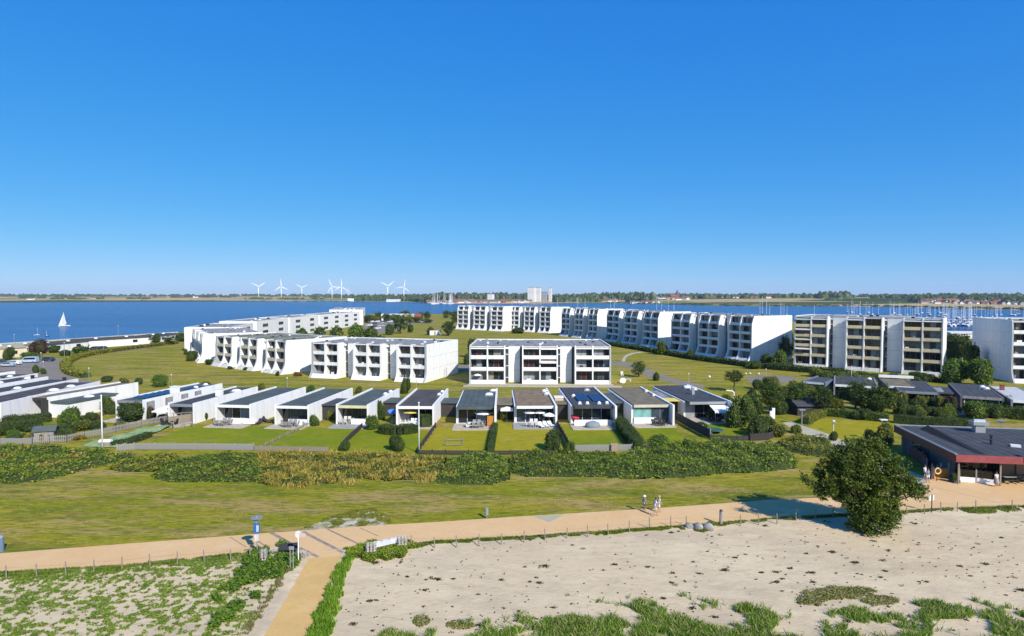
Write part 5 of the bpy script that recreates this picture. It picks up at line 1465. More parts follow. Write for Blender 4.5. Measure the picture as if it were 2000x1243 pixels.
# --- shrubs and bushes, each a thing
S_ = [
    (611, 834, 24, 2.0, 'bright', 'round clipped bright green bush beside the grey-roofed house'),
    (126, 834, 50, 3.2, 'bright', 'big round bright green bush in front of the white house at the left'),
    (250, 828, 62, 3.4, 'dark', 'wide dark green bush at the left, behind the garden net'),
    (190, 802, 36, 2.4, 'dark', 'dark rounded bush against the white wall at the left'),
    (155, 844, 46, 1.7, 'olive', 'olive shrub right of the grey shed roof'),
    (15, 822, 60, 3.4, 'dark', 'dark shrubs at the left edge under the big white wall'),
    (60, 812, 36, 2.6, 'tree', 'green shrub left of the dark gable post'),
    (291, 823, 22, 2.6, 'red', 'copper-red round bush left of the white parasol'),
    (181, 836, 26, 1.1, 'orange', 'orange flowering shrub in the left garden'),
    (727, 842, 34, 2.4, 'bright', 'rounded green bush left of the hedge by the yellow parasol'),
    (742, 822, 20, 3.4, 'dark', 'pointed green conifer bush by the blue parasol'),
    (770, 884, 38, 2.2, 'dark', 'dark round shrub at the garden end beside the flagpole'),
    (672, 882, 28, 1.4, 'dark', 'small dark shrub at the garden corner left of the flagpole'),
    (790, 770, 24, 3.6, 'dark', 'dark rounded tree-bush behind the terrace houses, left of centre'),
    (1081, 882, 44, 3.0, 'dark', 'big round dark bush casting a shadow in the central right garden'),
    (1112, 890, 26, 1.8, 'tree', 'green shrub right of the big round bush at the fence'),
    (1290, 880, 60, 2.0, 'bright', 'bushy green shrub at the end of the olive-roof garden'),
    (1247, 884, 30, 1.6, 'tree', 'shrub at the foot of the ragged hedge'),
    (1350, 884, 40, 1.7, 'bright', 'bright shrub left of the trampoline garden fence'),
    (1372, 842, 36, 1.4, 'dark', 'low dark bush left of the green trampoline'),
    (1450, 838, 60, 5.2, 'tree', 'large green bush right of the last terrace house'),
    (1487, 856, 50, 3.4, 'dark', 'dark wide bush right of the trampoline garden'),
    (1424, 803, 28, 3.0, 'tree', 'dense bush beside the curved white wall'),
    (1525, 856, 40, 2.0, 'olive', 'olive bush left of the sandy path'),
    (1465, 796, 40, 2.4, 'dark', 'dark low bush behind the last terrace house'),
    (1738, 872, 44, 3.4, 'olive', 'yellow-brown shrub behind the big tree, left of the restaurant'),
    (1706, 868, 28, 2.0, 'dark', 'dark shrub behind the big tree crown'),
    (1632, 862, 22, 1.4, 'dark', 'small dark bush on the lawn beside the sandy path'),
    (1768, 812, 36, 3.2, 'tree', 'green garden bush below the grey-roofed house with posts'),
    (1800, 816, 30, 2.2, 'olive', 'olive garden bush left of the copper bush'),
    (1866, 812, 34, 3.6, 'red', 'copper-red bush between the two grey-roofed houses'),
    (1920, 822, 50, 3.2, 'bright', 'bright green bush behind the restaurant roof'),
    (1985, 812, 50, 3.4, 'bright', 'green bush at the right edge above the restaurant roof'),
    (1848, 826, 36, 1.8, 'tree', 'low green bush right of the copper bush, behind the roof'),
    (1875, 751, 66, 6.0, 'bright', 'large bright green bush between the two five-storey blocks, in front'),
    (1935, 757, 56, 6.6, 'bright', 'bright green bush against the shaded wall of the right block'),
    (1900, 735, 44, 8.5, 'dark', 'dark tall bush between the two five-storey blocks'),
    (1528, 716, 40, 5.0, 'bright', 'bright green bush between the bright end wall and the sand-coloured block'),
    (1500, 713, 30, 3.6, 'dark', 'dark bush at the foot of the bright end wall'),
    (1478, 722, 34, 2.4, 'tree', 'green bush at the near corner of the curved row'),
    (1292, 694, 28, 5.2, 'tree', 'green bush between the second and the nearest block of the curved row'),
    (1350, 702, 16, 3.4, 'tree', 'small green bush between two bays of the nearest block of the curved row'),
    (966, 646, 18, 6.0, 'bright', 'bright green small tree-bush before the far block of the curved row'),
    (1012, 652, 34, 3.4, 'dark', 'dark bush at the foot of the second far block'),
    (840, 655, 20, 4.5, 'dark', 'dark bush left of the small white hut'),
    (912, 713, 22, 3.5, 'dark', 'shadowed bush in the gap left of the central block'),
    (924, 700, 34, 7.0, 'dark', 'dark round bush behind the gap left of the central block'),
    (1283, 745, 17, 2.4, 'dark', 'small round dark bush beside the lawn path, near the white play things'),
    (590, 727, 18, 2.2, 'dark', 'dark shrub at the corner between the two left blocks'),
    (580, 736, 20, 1.2, 'orange', 'orange shrub at the corner between the two left blocks'),
    (541, 735, 10, 1.4, 'red', 'small red shrub at the right foot of the beige-balcony block'),
    (478, 724, 14, 1.0, 'dark', 'low shrub at a foot of the beige-balcony block'),
    (447, 722, 14, 1.0, 'dark', 'low shrub left of the stair of the beige-balcony block'),
    (406, 714, 24, 1.8, 'dark', 'dark shrub at the left foot of the beige-balcony block'),
    (368, 706, 28, 3.4, 'dark', 'shrub at the foot of the shaded left-end facade'),
    (360, 694, 14, 2.4, 'tree', 'green shrub on the lawn edge left of the white chain'),
    (300, 757, 42, 2.8, 'bright', 'bright green bush at the lawn edge behind the solar roof'),
    (265, 752, 20, 1.6, 'tree', 'small green bush left of the bright bush on the lawn edge'),
    (200, 747, 28, 1.4, 'dark', 'low dark bushes at the lawn corner behind the left houses'),
    (237, 750, 22, 1.5, 'olive', 'olive bush on the lawn edge behind the mossy roof'),
    (395, 762, 26, 1.8, 'tree', 'low bush behind the solar-roof house'),
    (510, 764, 18, 1.8, 'olive', 'low bush between two roofs behind the terrace row'),
    (605, 768, 24, 1.8, 'bright', 'bush behind the grey-roofed terrace house'),
    (700, 770, 20, 1.8, 'olive', 'bush behind the cream-fascia house'),
    (470, 806, 14, 2.2, 'tree', 'small tree-shrub by the terrace of the plain green-grey roof'),
    (452, 812, 20, 2.0, 'dark', 'dark plants on the terrace of the plain green-grey roof'),
    (562, 812, 24, 2.0, 'dark', 'dark plants on the terrace left of the clipped bush'),
    (643, 822, 18, 2.0, 'olive', 'climbing shrub on the white side wall left of the cream fascia'),
    (399, 822, 16, 1.4, 'dark', 'dark low bush against the white wall of the chimney house'),
    (1232, 812, 22, 2.6, 'dark', 'dark bush left of the turquoise blind window'),
    (985, 822, 16, 2.2, 'olive', 'olive bush under the white parasol between two houses'),
    (1390, 822, 20, 1.7, 'dark', 'dark bush on the terrace under the white awning'),
    (1300, 660 + 24, 10, 2.0, 'dark', 'tiny dark bush beside the curved row hedge'),
    (66, 692, 46, 5.5, 'red', 'big dark copper-leaved tree-bush by the car park'),
    (100, 690, 26, 3.0, 'tree', 'green bush right of the copper tree at the car park'),
    (48, 702, 40, 2.2, 'bright', 'bright green hedge bush behind the parked cars'),
    (150, 693, 46, 3.0, 'tree', 'long green bush in front of the white shore house wall'),
    (120, 696, 26, 2.2, 'dark', 'dark bush left of the green bush at the shore house'),
    (12, 704, 22, 4.5, 'dark', 'dark bush at the left edge behind the parked cars'),
    (66, 729, 16, 2.4, 'dark', 'round bush beside the road left of the junction'),
    (82, 732, 12, 1.8, 'tree', 'small bush on the road corner'),
    (255, 672, 18, 3.0, 'dark', 'dark bush before the middle shore house'),
    (303, 671, 20, 4.5, 'dark', 'dark bush between two shore houses'),
    (350, 668, 30, 4.0, 'dark', 'dark bushes at the right end of the shore row'),
    (95, 850, 70, 1.2, 'olive', 'low olive shrubs left of the grey shed roof, along the slatted fence'),
    (36, 846, 60, 1.4, 'dark', 'low dark shrubs at the left edge above the grey fence'),
    (20, 860, 50, 0.8, 'bright', 'low bright green plants at the left edge by the grey fence'),
    (140, 862, 40, 0.9, 'dry', 'golden dry plants right of the grey shed'),
    (172, 824, 34, 1.6, 'dark', 'dark bush between the big round bush and the copper bush'),
    (205, 812, 30, 3.2, 'tree', 'tall green bush behind the flagpole at the left'),
    (225, 840, 30, 1.2, 'olive', 'low olive bush under the wide dark bush at the left'),
    (268, 806, 22, 2.8, 'dark', 'dark bush beside the narrow conifer at the left'),
    (310, 822, 24, 1.0, 'olive', 'low plants between the copper bush and the white parasol'),
    (75, 806, 30, 2.0, 'olive', 'olive shrub under the overhanging mossy roof'),
    (262, 862, 30, 0.7, 'dry', 'golden dry grass tuft beside the green net'),
    (10, 806, 44, 2.8, 'tree', 'green shrub against the big bare white wall at the left edge'),
    (1505, 840, 40, 2.2, 'tree', 'green bush between the white column and the dark fence'),
    (1560, 848, 30, 1.4, 'olive', 'low olive bush at the left side of the sandy path'),
    (1470, 822, 50, 3.6, 'dark', 'dark bush behind the large green bush, right of the last house'),
    (1690, 822, 40, 2.0, 'dark', 'dark undergrowth below the wide pine'),
    (1715, 808, 40, 2.4, 'tree', 'green undergrowth right of the wide pine'),
    (1640, 800, 40, 2.6, 'dark', 'dark bush left of the wide pine trunk'),
    (1575, 800, 44, 3.0, 'tree', 'green bush above the black shed'),
    (1530, 812, 40, 2.6, 'dark', 'dark bush left of the black shed'),
    (1820, 800, 40, 2.4, 'dark', 'dark bush on the terrace of the grey-roofed house with posts'),
    (1845, 806, 30, 2.8, 'olive', 'olive bush left of the copper bush, nearer the house'),
    (1900, 806, 40, 2.0, 'tree', 'green bush on the terrace of the house with two skylights'),
    (1960, 800, 50, 2.6, 'dark', 'dark bush at the right edge before the pale-roofed house'),
    (1700, 752, 60, 2.0, 'olive', 'olive bushes behind the dark-roofed houses, below the sand-coloured block'),
    (1640, 745, 50, 2.4, 'tree', 'green bushes behind the flagpole with ropes'),
    (1820, 748, 40, 2.2, 'dark', 'dark bush at the foot of the right bay of the sand-coloured block'),
    (1600, 738, 40, 2.6, 'olive', 'olive bush at the foot of the left bay of the sand-coloured block'),
    (505, 905, 1, 0.2, 'olive', None),
]
for s in S_:
    if s[5] is None: continue
    small = s[1] < 700 and s[4] in SMALLBUSH
    shrub(*s, small=small)
# bushes in front of the far wing
for i, (a, b, w, hh, k, l) in enumerate([(588, 661, 30, 5, 'tree', 'green bush before the far wing, left one with the red windows above'), (620, 662, 34, 6, 'dark', 'dark bush before the far wing, second from the left'),
        (652, 664, 40, 6.5, 'tree', 'round green bush before the far wing, right of the dark one'), (690, 664, 44, 7.5, 'bright', 'bright green big bush at the right end of the far wing'), (722, 662, 34, 6, 'tree', 'bush left of the round tree beside the parking lot'),
        (740, 671, 40, 3.5, 'dark', 'low dark bush behind the blank-walled block'), (758, 655, 24, 6, 'dark', 'dark bush left of the round tree'), (800, 650, 20, 5, 'dark', 'dark bush right of the round tree')]):
    shrub(a, b, w, hh, k, l, small=True)
# mid-distance trees
tree(1434, 765, 722, 34, 'dark', 'small round-headed tree with bare trunk on the lawn, right of the white lamp', clear=0.42)
tree(1247, 737, 703, 26, 'tree', 'small conifer-like tree beside the lawn path, right of the central block', clear=0.08)
tree(782, 652, 613, 28, 'tree', 'round bright tree near the parking lot behind the white blocks', far=True, clear=0.1)
tree(876, 656, 626, 26, 'dark', 'dark tree left of the far block, by the small white hut', far=True, clear=0.05)
tree(1505, 810, 742, 52, 'tree', 'round green tree right of the last terrace house, left one of the dark group', clear=0.15)
tree(1548, 806, 748, 46, 'dark', 'dark tree over the thatch-dark shed, second of the group', clear=0.12)
tree(1606, 812, 752, 44, 'dark', 'dark tree left of the wide pine, above the clipped hedge', clear=0.25)
tree(1670, 806, 745, 60, 'dark', 'wide dark pine with a visible trunk above the clipped hedge', clear=0.3)
tree(1722, 814, 750, 52, 'tree', 'tall green tree right of the wide pine', clear=0.12)
tree(1756, 800, 762, 30, 'olive', 'slim olive tree in front of the grey-roofed house with posts', clear=0.15)
tree(1632, 806, 775, 24, 'olive', 'small olive tree between the pines above the hedge', clear=0.25)
tree(109 + 93, 812, 771, 12, 'dark', 'narrow dark conifer beside the flagpole at the left', clear=0.02)
tree(274, 816, 779, 14, 'dark', 'narrow dark conifer left of the copper bush', clear=0.02)
tree(1910, 712, 676, 38, 'dark', 'dark tree against the shaded wall of the right block', clear=0.1)
tree(1853, 722, 660, 40, 'dark', 'dark tree at the right end of the sand-coloured block', clear=0.05)
tree(1880, 712, 655, 40, 'tree', 'green tree in the gap between the five-storey blocks, near the water', clear=0.05)
tree(1545, 700, 645, 22, 'dark', 'dark tree squeezed between the bright end wall and the sand-coloured block', clear=0.05)
tree(1535, 704, 655, 26, 'dark', 'second dark tree beside the bright end wall', clear=0.05)
tree(300, 676, 655, 16, 'dark', 'dark tree above the shore houses near the lawn', far=True, clear=0.1)
tree(330, 674, 657, 22, 'tree', 'green tree above the right shore house', far=True, clear=0.1)
tree(1830, 905, 880, 16, 'tree', 'small potted olive tree left of the restaurant post', clear=0.4)
# vegetation along the near shore behind the parking lot (many small crowns)
RT = random.Random(40)
for i in range(34):
    px = RT.uniform(715, 900); b = RT.uniform(621, 632)
    tree(px, b, b - RT.uniform(9, 17), RT.uniform(12, 24), RT.choice(['tree', 'dark', 'tree', 'olive']), 'small green tree along the far side of the parking lot, before the water', far=True, clear=0.02, group='trees along the water behind the parking lot')
for i in range(26):
    px = RT.uniform(1000, 1540); b = RT.uniform(620, 626)
    tree(px, b, b - RT.uniform(5, 9), RT.uniform(12, 20), RT.choice(['tree', 'dark']), 'small tree behind the long curved row by the harbour', far=True, clear=0.02, group='trees behind the curved row')
for i in range(16):
    px = RT.uniform(1850, 1895); b = RT.uniform(668, 730)
    tree(px, b, b - RT.uniform(14, 26), RT.uniform(18, 30), RT.choice(['tree', 'dark']), 'green tree in the dense clump between the two five-storey blocks', far=True, clear=0.02, group='trees between the two five-storey blocks')

for i in range(30):
    px = RT.uniform(1462, 1765)
    shrub(px, RT.uniform(756, 800) + (px - 1462) * 0.03, RT.uniform(26, 48), RT.uniform(1.6, 3.6), RT.choice(['dark', 'tree', 'dark', 'olive']), 'dark garden shrub in the dense planting round the black shed and the pines', group='shrubs in the dense planting round the black shed')
for i in range(22):
    shrub(RT.uniform(1775, 2010), RT.uniform(792, 822), RT.uniform(26, 46), RT.uniform(1.4, 2.8), RT.choice(['dark', 'tree', 'bright', 'olive']), 'garden shrub before the grey-roofed houses, behind the restaurant roof', group='shrubs before the grey-roofed houses')
for i in range(16):
    shrub(RT.uniform(1555, 1890), RT.uniform(737, 752), RT.uniform(22, 44), RT.uniform(1.2, 2.6), RT.choice(['dark', 'tree', 'olive']), 'low shrub between the sand-coloured block and the low houses', group='shrubs below the sand-coloured block')
for i in range(16):
    shrub(RT.uniform(-10, 190), RT.uniform(826, 864), RT.uniform(24, 50), RT.uniform(0.9, 2.0), RT.choice(['dark', 'tree', 'bright', 'olive', 'dry']), 'garden shrub in the overgrown far-left garden', group='shrubs in the overgrown far-left garden')
# ================================================================ FAR SHORE
def land_z(x, y):
    d = math.hypot(x, y)
    px = x / y * FPX + CX
    ys = shore_y(px)
    k = ys / y * d                        # distance of the shore on this ray
    t = d - k
    return far_h(t) + mnoise.noise(Vector((x * 0.0011, y * 0.0011, 0))) * 4.5 * min(1, max(0, t) / 400)
def far_point(px, t):
    """ground point t metres behind the far shore on the ray of pixel column px"""
    ys = shore_y(px)
    q = Vector(((px - CX) / FPX * ys, ys, 0))
    q = q + q.normalized() * t
    return Vector((q.x, q.y, land_z(q.x, q.y)))
RF = random.Random(9)
ico = None
def blob_quads(cx_, cy_, cz_, rx, rz, rng):
    nu, nv = 6, 3
    g_ = np.zeros((nv + 1, nu, 3))
    for j in range(nv + 1):
        ph = math.pi * 0.5 * j / nv
        for i in range(nu):
            t = 2 * math.pi * (i + 0.5 * (j % 2)) / nu
            k = rng.uniform(0.8, 1.2)
            g_[j, i] = (cx_ + k * rx * math.cos(ph) * math.cos(t), cy_ + k * rx * math.cos(ph) * math.sin(t), cz_ + rz * math.sin(ph) * k)
    return [[g_[j, i], g_[j, (i + 1) % nu], g_[j + 1, (i + 1) % nu], g_[j + 1, i]] for j in range(nv) for i in range(nu)]
FQ = []
rngf = np.random.default_rng(8)
def wood(px0, px1, t0, t1, n, h0, h1, r=(6, 13)):
    for i in range(n):
        px = RF.uniform(px0, px1); t = RF.uniform(t0, t1)
        p = far_point(px, t)
        hh = RF.uniform(h0, h1)
        FQ.extend(blob_quads(p.x, p.y, p.z - 1, RF.uniform(*r), hh, rngf))
# long tree lines, near to far; pixel columns across the view
wood(-300, 2300, 1700, 2100, 900, 9, 17, (9, 20))
wood(-300, 2300, 1150, 1250, 90, 7, 12)
for px0, px1, t, n, h in ((40, 90, 900, 18, 16), (330, 450, 800, 50, 13), (100, 200, 500, 24, 9), (250, 300, 400, 14, 9), (470, 640, 350, 40, 9), (600, 720, 700, 40, 15), (690, 850, 60, 120, 20), (690, 850, 220, 160, 24),
                          (850, 1035, 330, 150, 26), (850, 1030, 500, 90, 26), (1085, 1170, 60, 140, 19), (1085, 1200, 200, 130, 24), (1205, 1275, 420, 90, 27), (1225, 1262, 120, 60, 22), (1140, 1260, 700, 90, 24), (1280, 1380, 900, 100, 19),
                          (1380, 1600, 1100, 120, 18), (1595, 1660, 900, 70, 25), (1615, 1640, 600, 24, 9), (1700, 2100, 1000, 120, 14), (1780, 1800, 500, 24, 17), (1960, 2100, 420, 60, 13), (1820, 2000, 760, 100, 11), (1890, 1910, 620, 10, 16),
                          (0, 440, 40, 24, 5), (100, 700, 12, 60, 4), (1180, 1700, 15, 90, 4), (1700, 2100, 20, 60, 4)):
    wood(px0, px1, t * 0.9, t * 1.12 + 20, n, h * 0.55, h)
o = link('far_woodland', quads_mesh('far_woodland', np.array(FQ), L_FAR))
tag(o, 'far belts of woodland and hedgerows on the opposite shore', 'woodland', kind='stuff')

# wind turbines
def turbine_tree():
    pass
_blade = None
def turbine(px, hub_y, base_y, angs, label, t=None, rlen=0.62):
    t = 450 if t is None else t
    p = far_point(px, t)
    hh = CAM_H + p.y * (HZ - hub_y) / FPX - p.z
    root = empty('wind_turbine', p, math.atan2(-p.x, p.y), label, 'wind turbine', 'wind turbines on the far shore')
    m = MB(); m.tube((0, 0, -1), (0, 0, hh), hh * 0.036, hh * 0.020, n=10); m.build('tower', WHITEPAINT, root, smooth=True)
    m = MB(); m.sphere((0, 1.0, hh), hh * 0.04, hh * 0.09, hh * 0.04); m.build('nacelle', WHITEPAINT, root, smooth=True)
    R_ = hh * rlen
    for a in angs:
        a = rad(a)
        m = MB()
        w0, w1 = R_ * 0.070, R_ * 0.02
        m.add([(-w0 * .4, -0.3, 0), (w0, -0.3, R_ * 0.2), (w1, -0.15, R_), (-w1 * .4, -0.15, R_), (-w0 * .4, 0.3, 0), (w0, 0.3, R_ * 0.2), (w1, 0.15, R_), (-w1 * .4, 0.15, R_)],
              [(0, 1, 2, 3), (7, 6, 5, 4), (0, 4, 5, 1), (1, 5, 6, 2), (2, 6, 7, 3), (3, 7, 4, 0)])
        m.build('rotor_blade', WHITEPAINT, root, (0, -hh * 0.07 - 0.5, hh), (0, a, 0))
    m = MB(); m.sphere((0, -hh * 0.07, hh), hh * 0.035, hh * 0.045, hh * 0.035, 8, 5); m.build('hub', WHITEPAINT, root, smooth=True)
    return root
turbine(505.3, 560, 584, (-62, 58, 180), 'leftmost wind turbine, blades in a Y')
turbine(549.7, 560, 585, (-4, 116, 236), 'second wind turbine from the left, one blade straight up')
turbine(589.8, 562, 585, (-60, 62, 180), 'third wind turbine from the left, small Y of blades', t=700)
turbine(648.7, 560, 583, (-25, 95, 215), 'fourth wind turbine from the left, close to its right neighbour')
turbine(667, 560, 583, (0, 122, 240), 'fifth wind turbine from the left, one blade up, right of a pair')
turbine(681, 569, 582, (10, 130, 250), 'smallest wind turbine, low right of the pair', t=1300)
turbine(757.6, 559, 583, (-60, 52, 180), 'wind turbine with Y blades above the long white barn')
turbine(789, 561, 583, (12, 130, 262), 'rightmost wind turbine, at the end of the long white barn')

# silo tower block and harbour town
def tower(px, base_t, topy, wpx, dpx, label, m_, parts=()):
    p = far_point(px, base_t)
    hh = CAM_H + p.y * (HZ - topy) / FPX - p.z
    w = wpx * p.y / FPX
    root = empty('silo_tower', p, math.atan2(-p.x, p.y) * 0 - 0.35, label, 'silo')
    m = MB(); m.box(-w / 2, 0, -1, w / 2, w * 0.8, hh); m.build('shaft', m_, root)
    m = MB(); m.box(-w / 2 - 0.4, -0.4, hh, w / 2 + 0.4, w * 0.8 + 0.4, hh + 1.2); m.build('roof_slab', METAL, root)
    for i in range(4): pbox('silo_rib', root, -w / 2 + (i + 0.5) * w / 4 - 0.3, -0.5, 0, -w / 2 + (i + 0.5) * w / 4 + 0.3, -0.003, hh - 1, m_)
    return root
SILO = mat('silo_white', (0.72, 0.70, 0.66), (0.6, 0.58, 0.55), scale=0.05)
SILOD = mat('silo_grey', (0.36, 0.35, 0.36))
tower(1037, 140, 562, 14, 10, 'tall pale silo building, widest of the group in the harbour town', SILO)
tower(1050.5, 150, 562.5, 9, 8, 'white silo building close right of the widest one', SILO)
tower(1062, 170, 571, 10, 8, 'low dark grey silo between the white silos', SILOD)
tower(1074, 150, 563, 5.5, 5, 'slim white silo standing at the right of the group', SILO)
tower(957, 150, 575, 11, 8, 'short pale silo left of the tall group, above the red roofs', SILO)

def gable_house(name, p, w, d, h, rh, rz, wm, rm, label, cat, group=None):
    root = empty(name, p, rz, label, cat, group)
    k = ('gh', w, d, h, wm.name)
    if k not in _cache:
        m = MB(); m.box(-w / 2, -d / 2, -2, w / 2, d / 2, h)
        m.add([(-w / 2, -d / 2, h), (-w / 2, d / 2, h), (-w / 2, 0, h + rh)], [(0, 1, 2)]); m.add([(w / 2, -d / 2, h), (w / 2, d / 2, h), (w / 2, 0, h + rh)], [(0, 2, 1)])
        _cache[k] = m.mesh('wall', wm)
    link('wall', _cache[k], root)
    k = ('gr', w, d, h, rh, rm.name)
    if k not in _cache:
        m = MB(); e_ = 0.5
        s_ = rh / (d / 2)
        for sg in (-1, 1):
            y0 = sg * (d / 2 + e_); z0 = h - e_ * s_ + 0.05
            m.add([(-w / 2 - e_, y0, z0), (w / 2 + e_, y0, z0), (w / 2 + e_, 0, h + rh + 0.05), (-w / 2 - e_, 0, h + rh + 0.05), (-w / 2 - e_, y0, z0 + 0.3), (w / 2 + e_, y0, z0 + 0.3), (w / 2 + e_, 0, h + rh + 0.35), (-w / 2 - e_, 0, h + rh + 0.35)],
                  [(0, 1, 2, 3), (4, 5, 6, 7), (0, 1, 5, 4), (0, 3, 7, 4), (1, 2, 6, 5)])
        _cache[k] = m.mesh('roof', rm)
    link('roof', _cache[k], root)
    return root
TW = [TREND, mat('far_render_yellow', (0.55, 0.42, 0.25)), BRICK_R, TREND, mat('far_render_grey', (0.4, 0.4, 0.4))]
TR = [TILE_R, TILE_R, mat('dark_roof_tiles', (0.10, 0.09, 0.09)), mat('rust_roof_tiles', (0.28, 0.13, 0.09)), TILE_R]
def town(n, px0, px1, t0, t1, label, group, big=1.0):
    for i in range(n):
        px, t = RF.uniform(px0, px1), RF.uniform(t0, t1)
        p = far_point(px, t)
        w = RF.choice([12, 16, 22]) * big; d = RF.choice([8, 10]) * big
        gable_house('town_house', p, w, d, 4 * big, 3.5 * big, RF.choice([0, 0.2, -0.3, 1.4, 1.2]), (wm_ := RF.choice(TW)), (rm_ := RF.choice(TR)),
                    {'white_far_render': 'white', 'far_render_yellow': 'yellow', 'red_brick': 'brick', 'far_render_grey': 'grey'}[wm_.name] + '-walled ' + label + (' with red roof' if 'red' in rm_.name else ' with dark roof' if 'dark' in rm_.name else ' with rust roof'), 'house', group)
town(70, 878, 1032, 25, 230, 'gabled house of the harbour town below the silos', 'houses of the harbour town', 1.0)
town(12, 1150, 1205, 60, 260, 'house among the trees right of the silos', 'houses right of the silos', 1.1)
town(50, 1268, 1345, 500, 1000, 'house round the church spire', 'houses of the church village', 1.0)
town(24, 1345, 1560, 900, 1300, 'house along the ridge right of the church', 'houses along the ridge', 0.9)
town(100, 1800, 2040, 330, 700, 'house of the village above the marina', 'houses of the village above the marina', 0.8)
town(12, 1230, 1290, 10, 60, 'waterside house left of the field', 'waterside houses', 0.9)
town(8, 60, 460, 400, 900, 'farmhouse among the far left fields', 'far farmhouses', 1.1)
town(10, 835, 900, 5, 40, 'house at the harbour mouth', 'houses at the harbour mouth', 1.0)
# church
p = far_point(1316, 700)
ch = empty('church', p, 0.2, 'far church with a pointed spire above the village', 'church')
m = MB(); m.box(-14, -6, -2, 8, 6, 9); m.build('nave', BRICK_R, ch)
m = MB(); m.add([(-14.5, -6.5, 9), (8.5, -6.5, 9), (8.5, 6.5, 9), (-14.5, 6.5, 9), (-14.5, 0, 16), (8.5, 0, 16)], [(0, 1, 5, 4), (2, 3, 4, 5), (0, 4, 3), (1, 2, 5), (3, 2, 1, 0)]); m.build('roof', TILE_R, ch)
m = MB(); m.box(8.6, -4, -2, 16.6, 4, 17); m.build('tower', BRICK_R, ch)
m = MB(); m.add([(8.2, -4.4, 17), (17, -4.4, 17), (17, 4.4, 17), (8.2, 4.4, 17), (12.6, 0, 34)], [(0, 1, 4), (1, 2, 4), (2, 3, 4), (3, 0, 4), (3, 2, 1, 0)]); m.build('spire', DARKMETAL, ch)
# long white barn under the two right turbines
p = far_point(773, 25)
gable_house('barn', p, 62, 18, 5, 2.5, 0.0, TREND, mat('barn_roof', (0.6, 0.6, 0.6)), 'long low white hall on the far shore under the two right wind turbines', 'hall')
gable_house('barn', far_point(685, 40), 22, 14, 5, 4, 0.3, TREND, mat('barn_roof_white', (0.66, 0.66, 0.66)), 'small white shed on the far shore under the smallest wind turbine', 'shed')

# ================================================================ BOATS
HULLM = mat('hull_white', (0.78, 0.78, 0.78), rough=0.3)
HULLB = mat('hull_blue', (0.04, 0.08, 0.2), rough=0.3)
SAILM = mat('sail_cloth', (0.66, 0.67, 0.68), rough=0.8)
MASTM = mat('mast_alloy', (0.74, 0.74, 0.74), rough=0.4, metallic=0.0)
COVER = mat('sail_cover_blue', (0.05, 0.12, 0.32), rough=0.9)
def hull_mesh(L_, W_, H_, hm):
    m = MB()
    st = [(0.0, 0.55, 0.9), (0.15, 0.8, 0.92), (0.4, 1.0, 0.94), (0.65, 0.85, 1.0), (0.85, 0.45, 1.08), (1.0, 0.02, 1.18)]
    V = []
    for x, w, z in st:
        X = (x - 0.5) * L_; w = w * W_ / 2; z = z * H_
        V += [(X, -w, z), (X, -w * 0.75, 0.15), (X, 0, -0.25 + 0.2 * abs(x - .5)), (X, w * 0.75, 0.15), (X, w, z)]
    F = []
    for i in range(len(st) - 1):
        for j in range(4): F.append((i * 5 + j, i * 5 + j + 1, (i + 1) * 5 + j + 1, (i + 1) * 5 + j))
        F.append((i * 5 + 4, i * 5, (i + 1) * 5, (i + 1) * 5 + 4))
    F.append((0, 1, 2, 3, 4))
    m.add(V, F)
    return m.mesh('hull', hm)
def yacht(L_=9.5, mast=13, hm=None, label='', group=None, cover=True):
    root = empty('sailing_boat', (0, 0, 0), 0, label, 'sailing boat', group)
    link('hull', hull_mesh(L_, L_ * 0.3, 1.05, hm or HULLM), root)
    m = MB(); m.prism_x([(-0.9, 0.95), (-0.75, 1.5), (0.75, 1.5), (0.9, 0.95)], -L_ * 0.1, L_ * 0.22); m.build('cabin', HULLM, root)
    m = MB(); m.tube((L_ * 0.1, 0, 0.9), (L_ * 0.1, 0, mast), 0.13, 0.09, n=6); m.tube((L_ * 0.1, -0.9, mast * 0.55), (L_ * 0.1, 0.9, mast * 0.55), 0.04, n=4); m.tube((L_ * 0.1, -0.7, mast * 0.78), (L_ * 0.1, 0.7, mast * 0.78), 0.04, n=4)
    m.build('mast', MASTM, root)
    if cover:
        m = MB(); m.tube((L_ * 0.09, 0, 2.1), (-L_ * 0.32, 0, 2.2), 0.2, 0.13, n=6); m.build('boom_cover', COVER, root)
    return root
# the yacht under sail
bt = yacht(9.0, 12.8, None, 'white yacht under sail alone on the fjord at the left', cover=False)
bt.location = P(126, 637.5, -0.6); bt.rotation_euler = (rad(6), 0, rad(12))
m = MB(); m.add([(0.75, 0, 2.0), (-1.9, 1.6, 2.1), (-0.6, 0.8, 7.0), (0.75, 0, 12.4), (0.75, 0.04, 2.0), (-1.9, 1.64, 2.1), (-0.6, 0.84, 7.0), (0.75, 0.04, 13.0)], [(0, 1, 2, 3), (7, 6, 5, 4), (0, 4, 5, 1), (1, 5, 6, 2), (2, 6, 7, 3)])
sm_ = m.build('mainsail', SAILM, bt)
m = MB(); m.add([(4.3, 0, 1.4), (1.2, 0.7, 1.6), (1.1, 0, 11.0), (4.3, 0.04, 1.4), (1.2, 0.74, 1.6), (1.1, 0.04, 11.0)], [(0, 1, 2), (5, 4, 3), (0, 2, 5, 3), (1, 4, 5, 2), (0, 3, 4, 1)])
m.build('jib', SAILM, bt)
bt.rotation_euler = (rad(4), 0, rad(205)); bt.scale = (0.8, 0.8, 0.8)
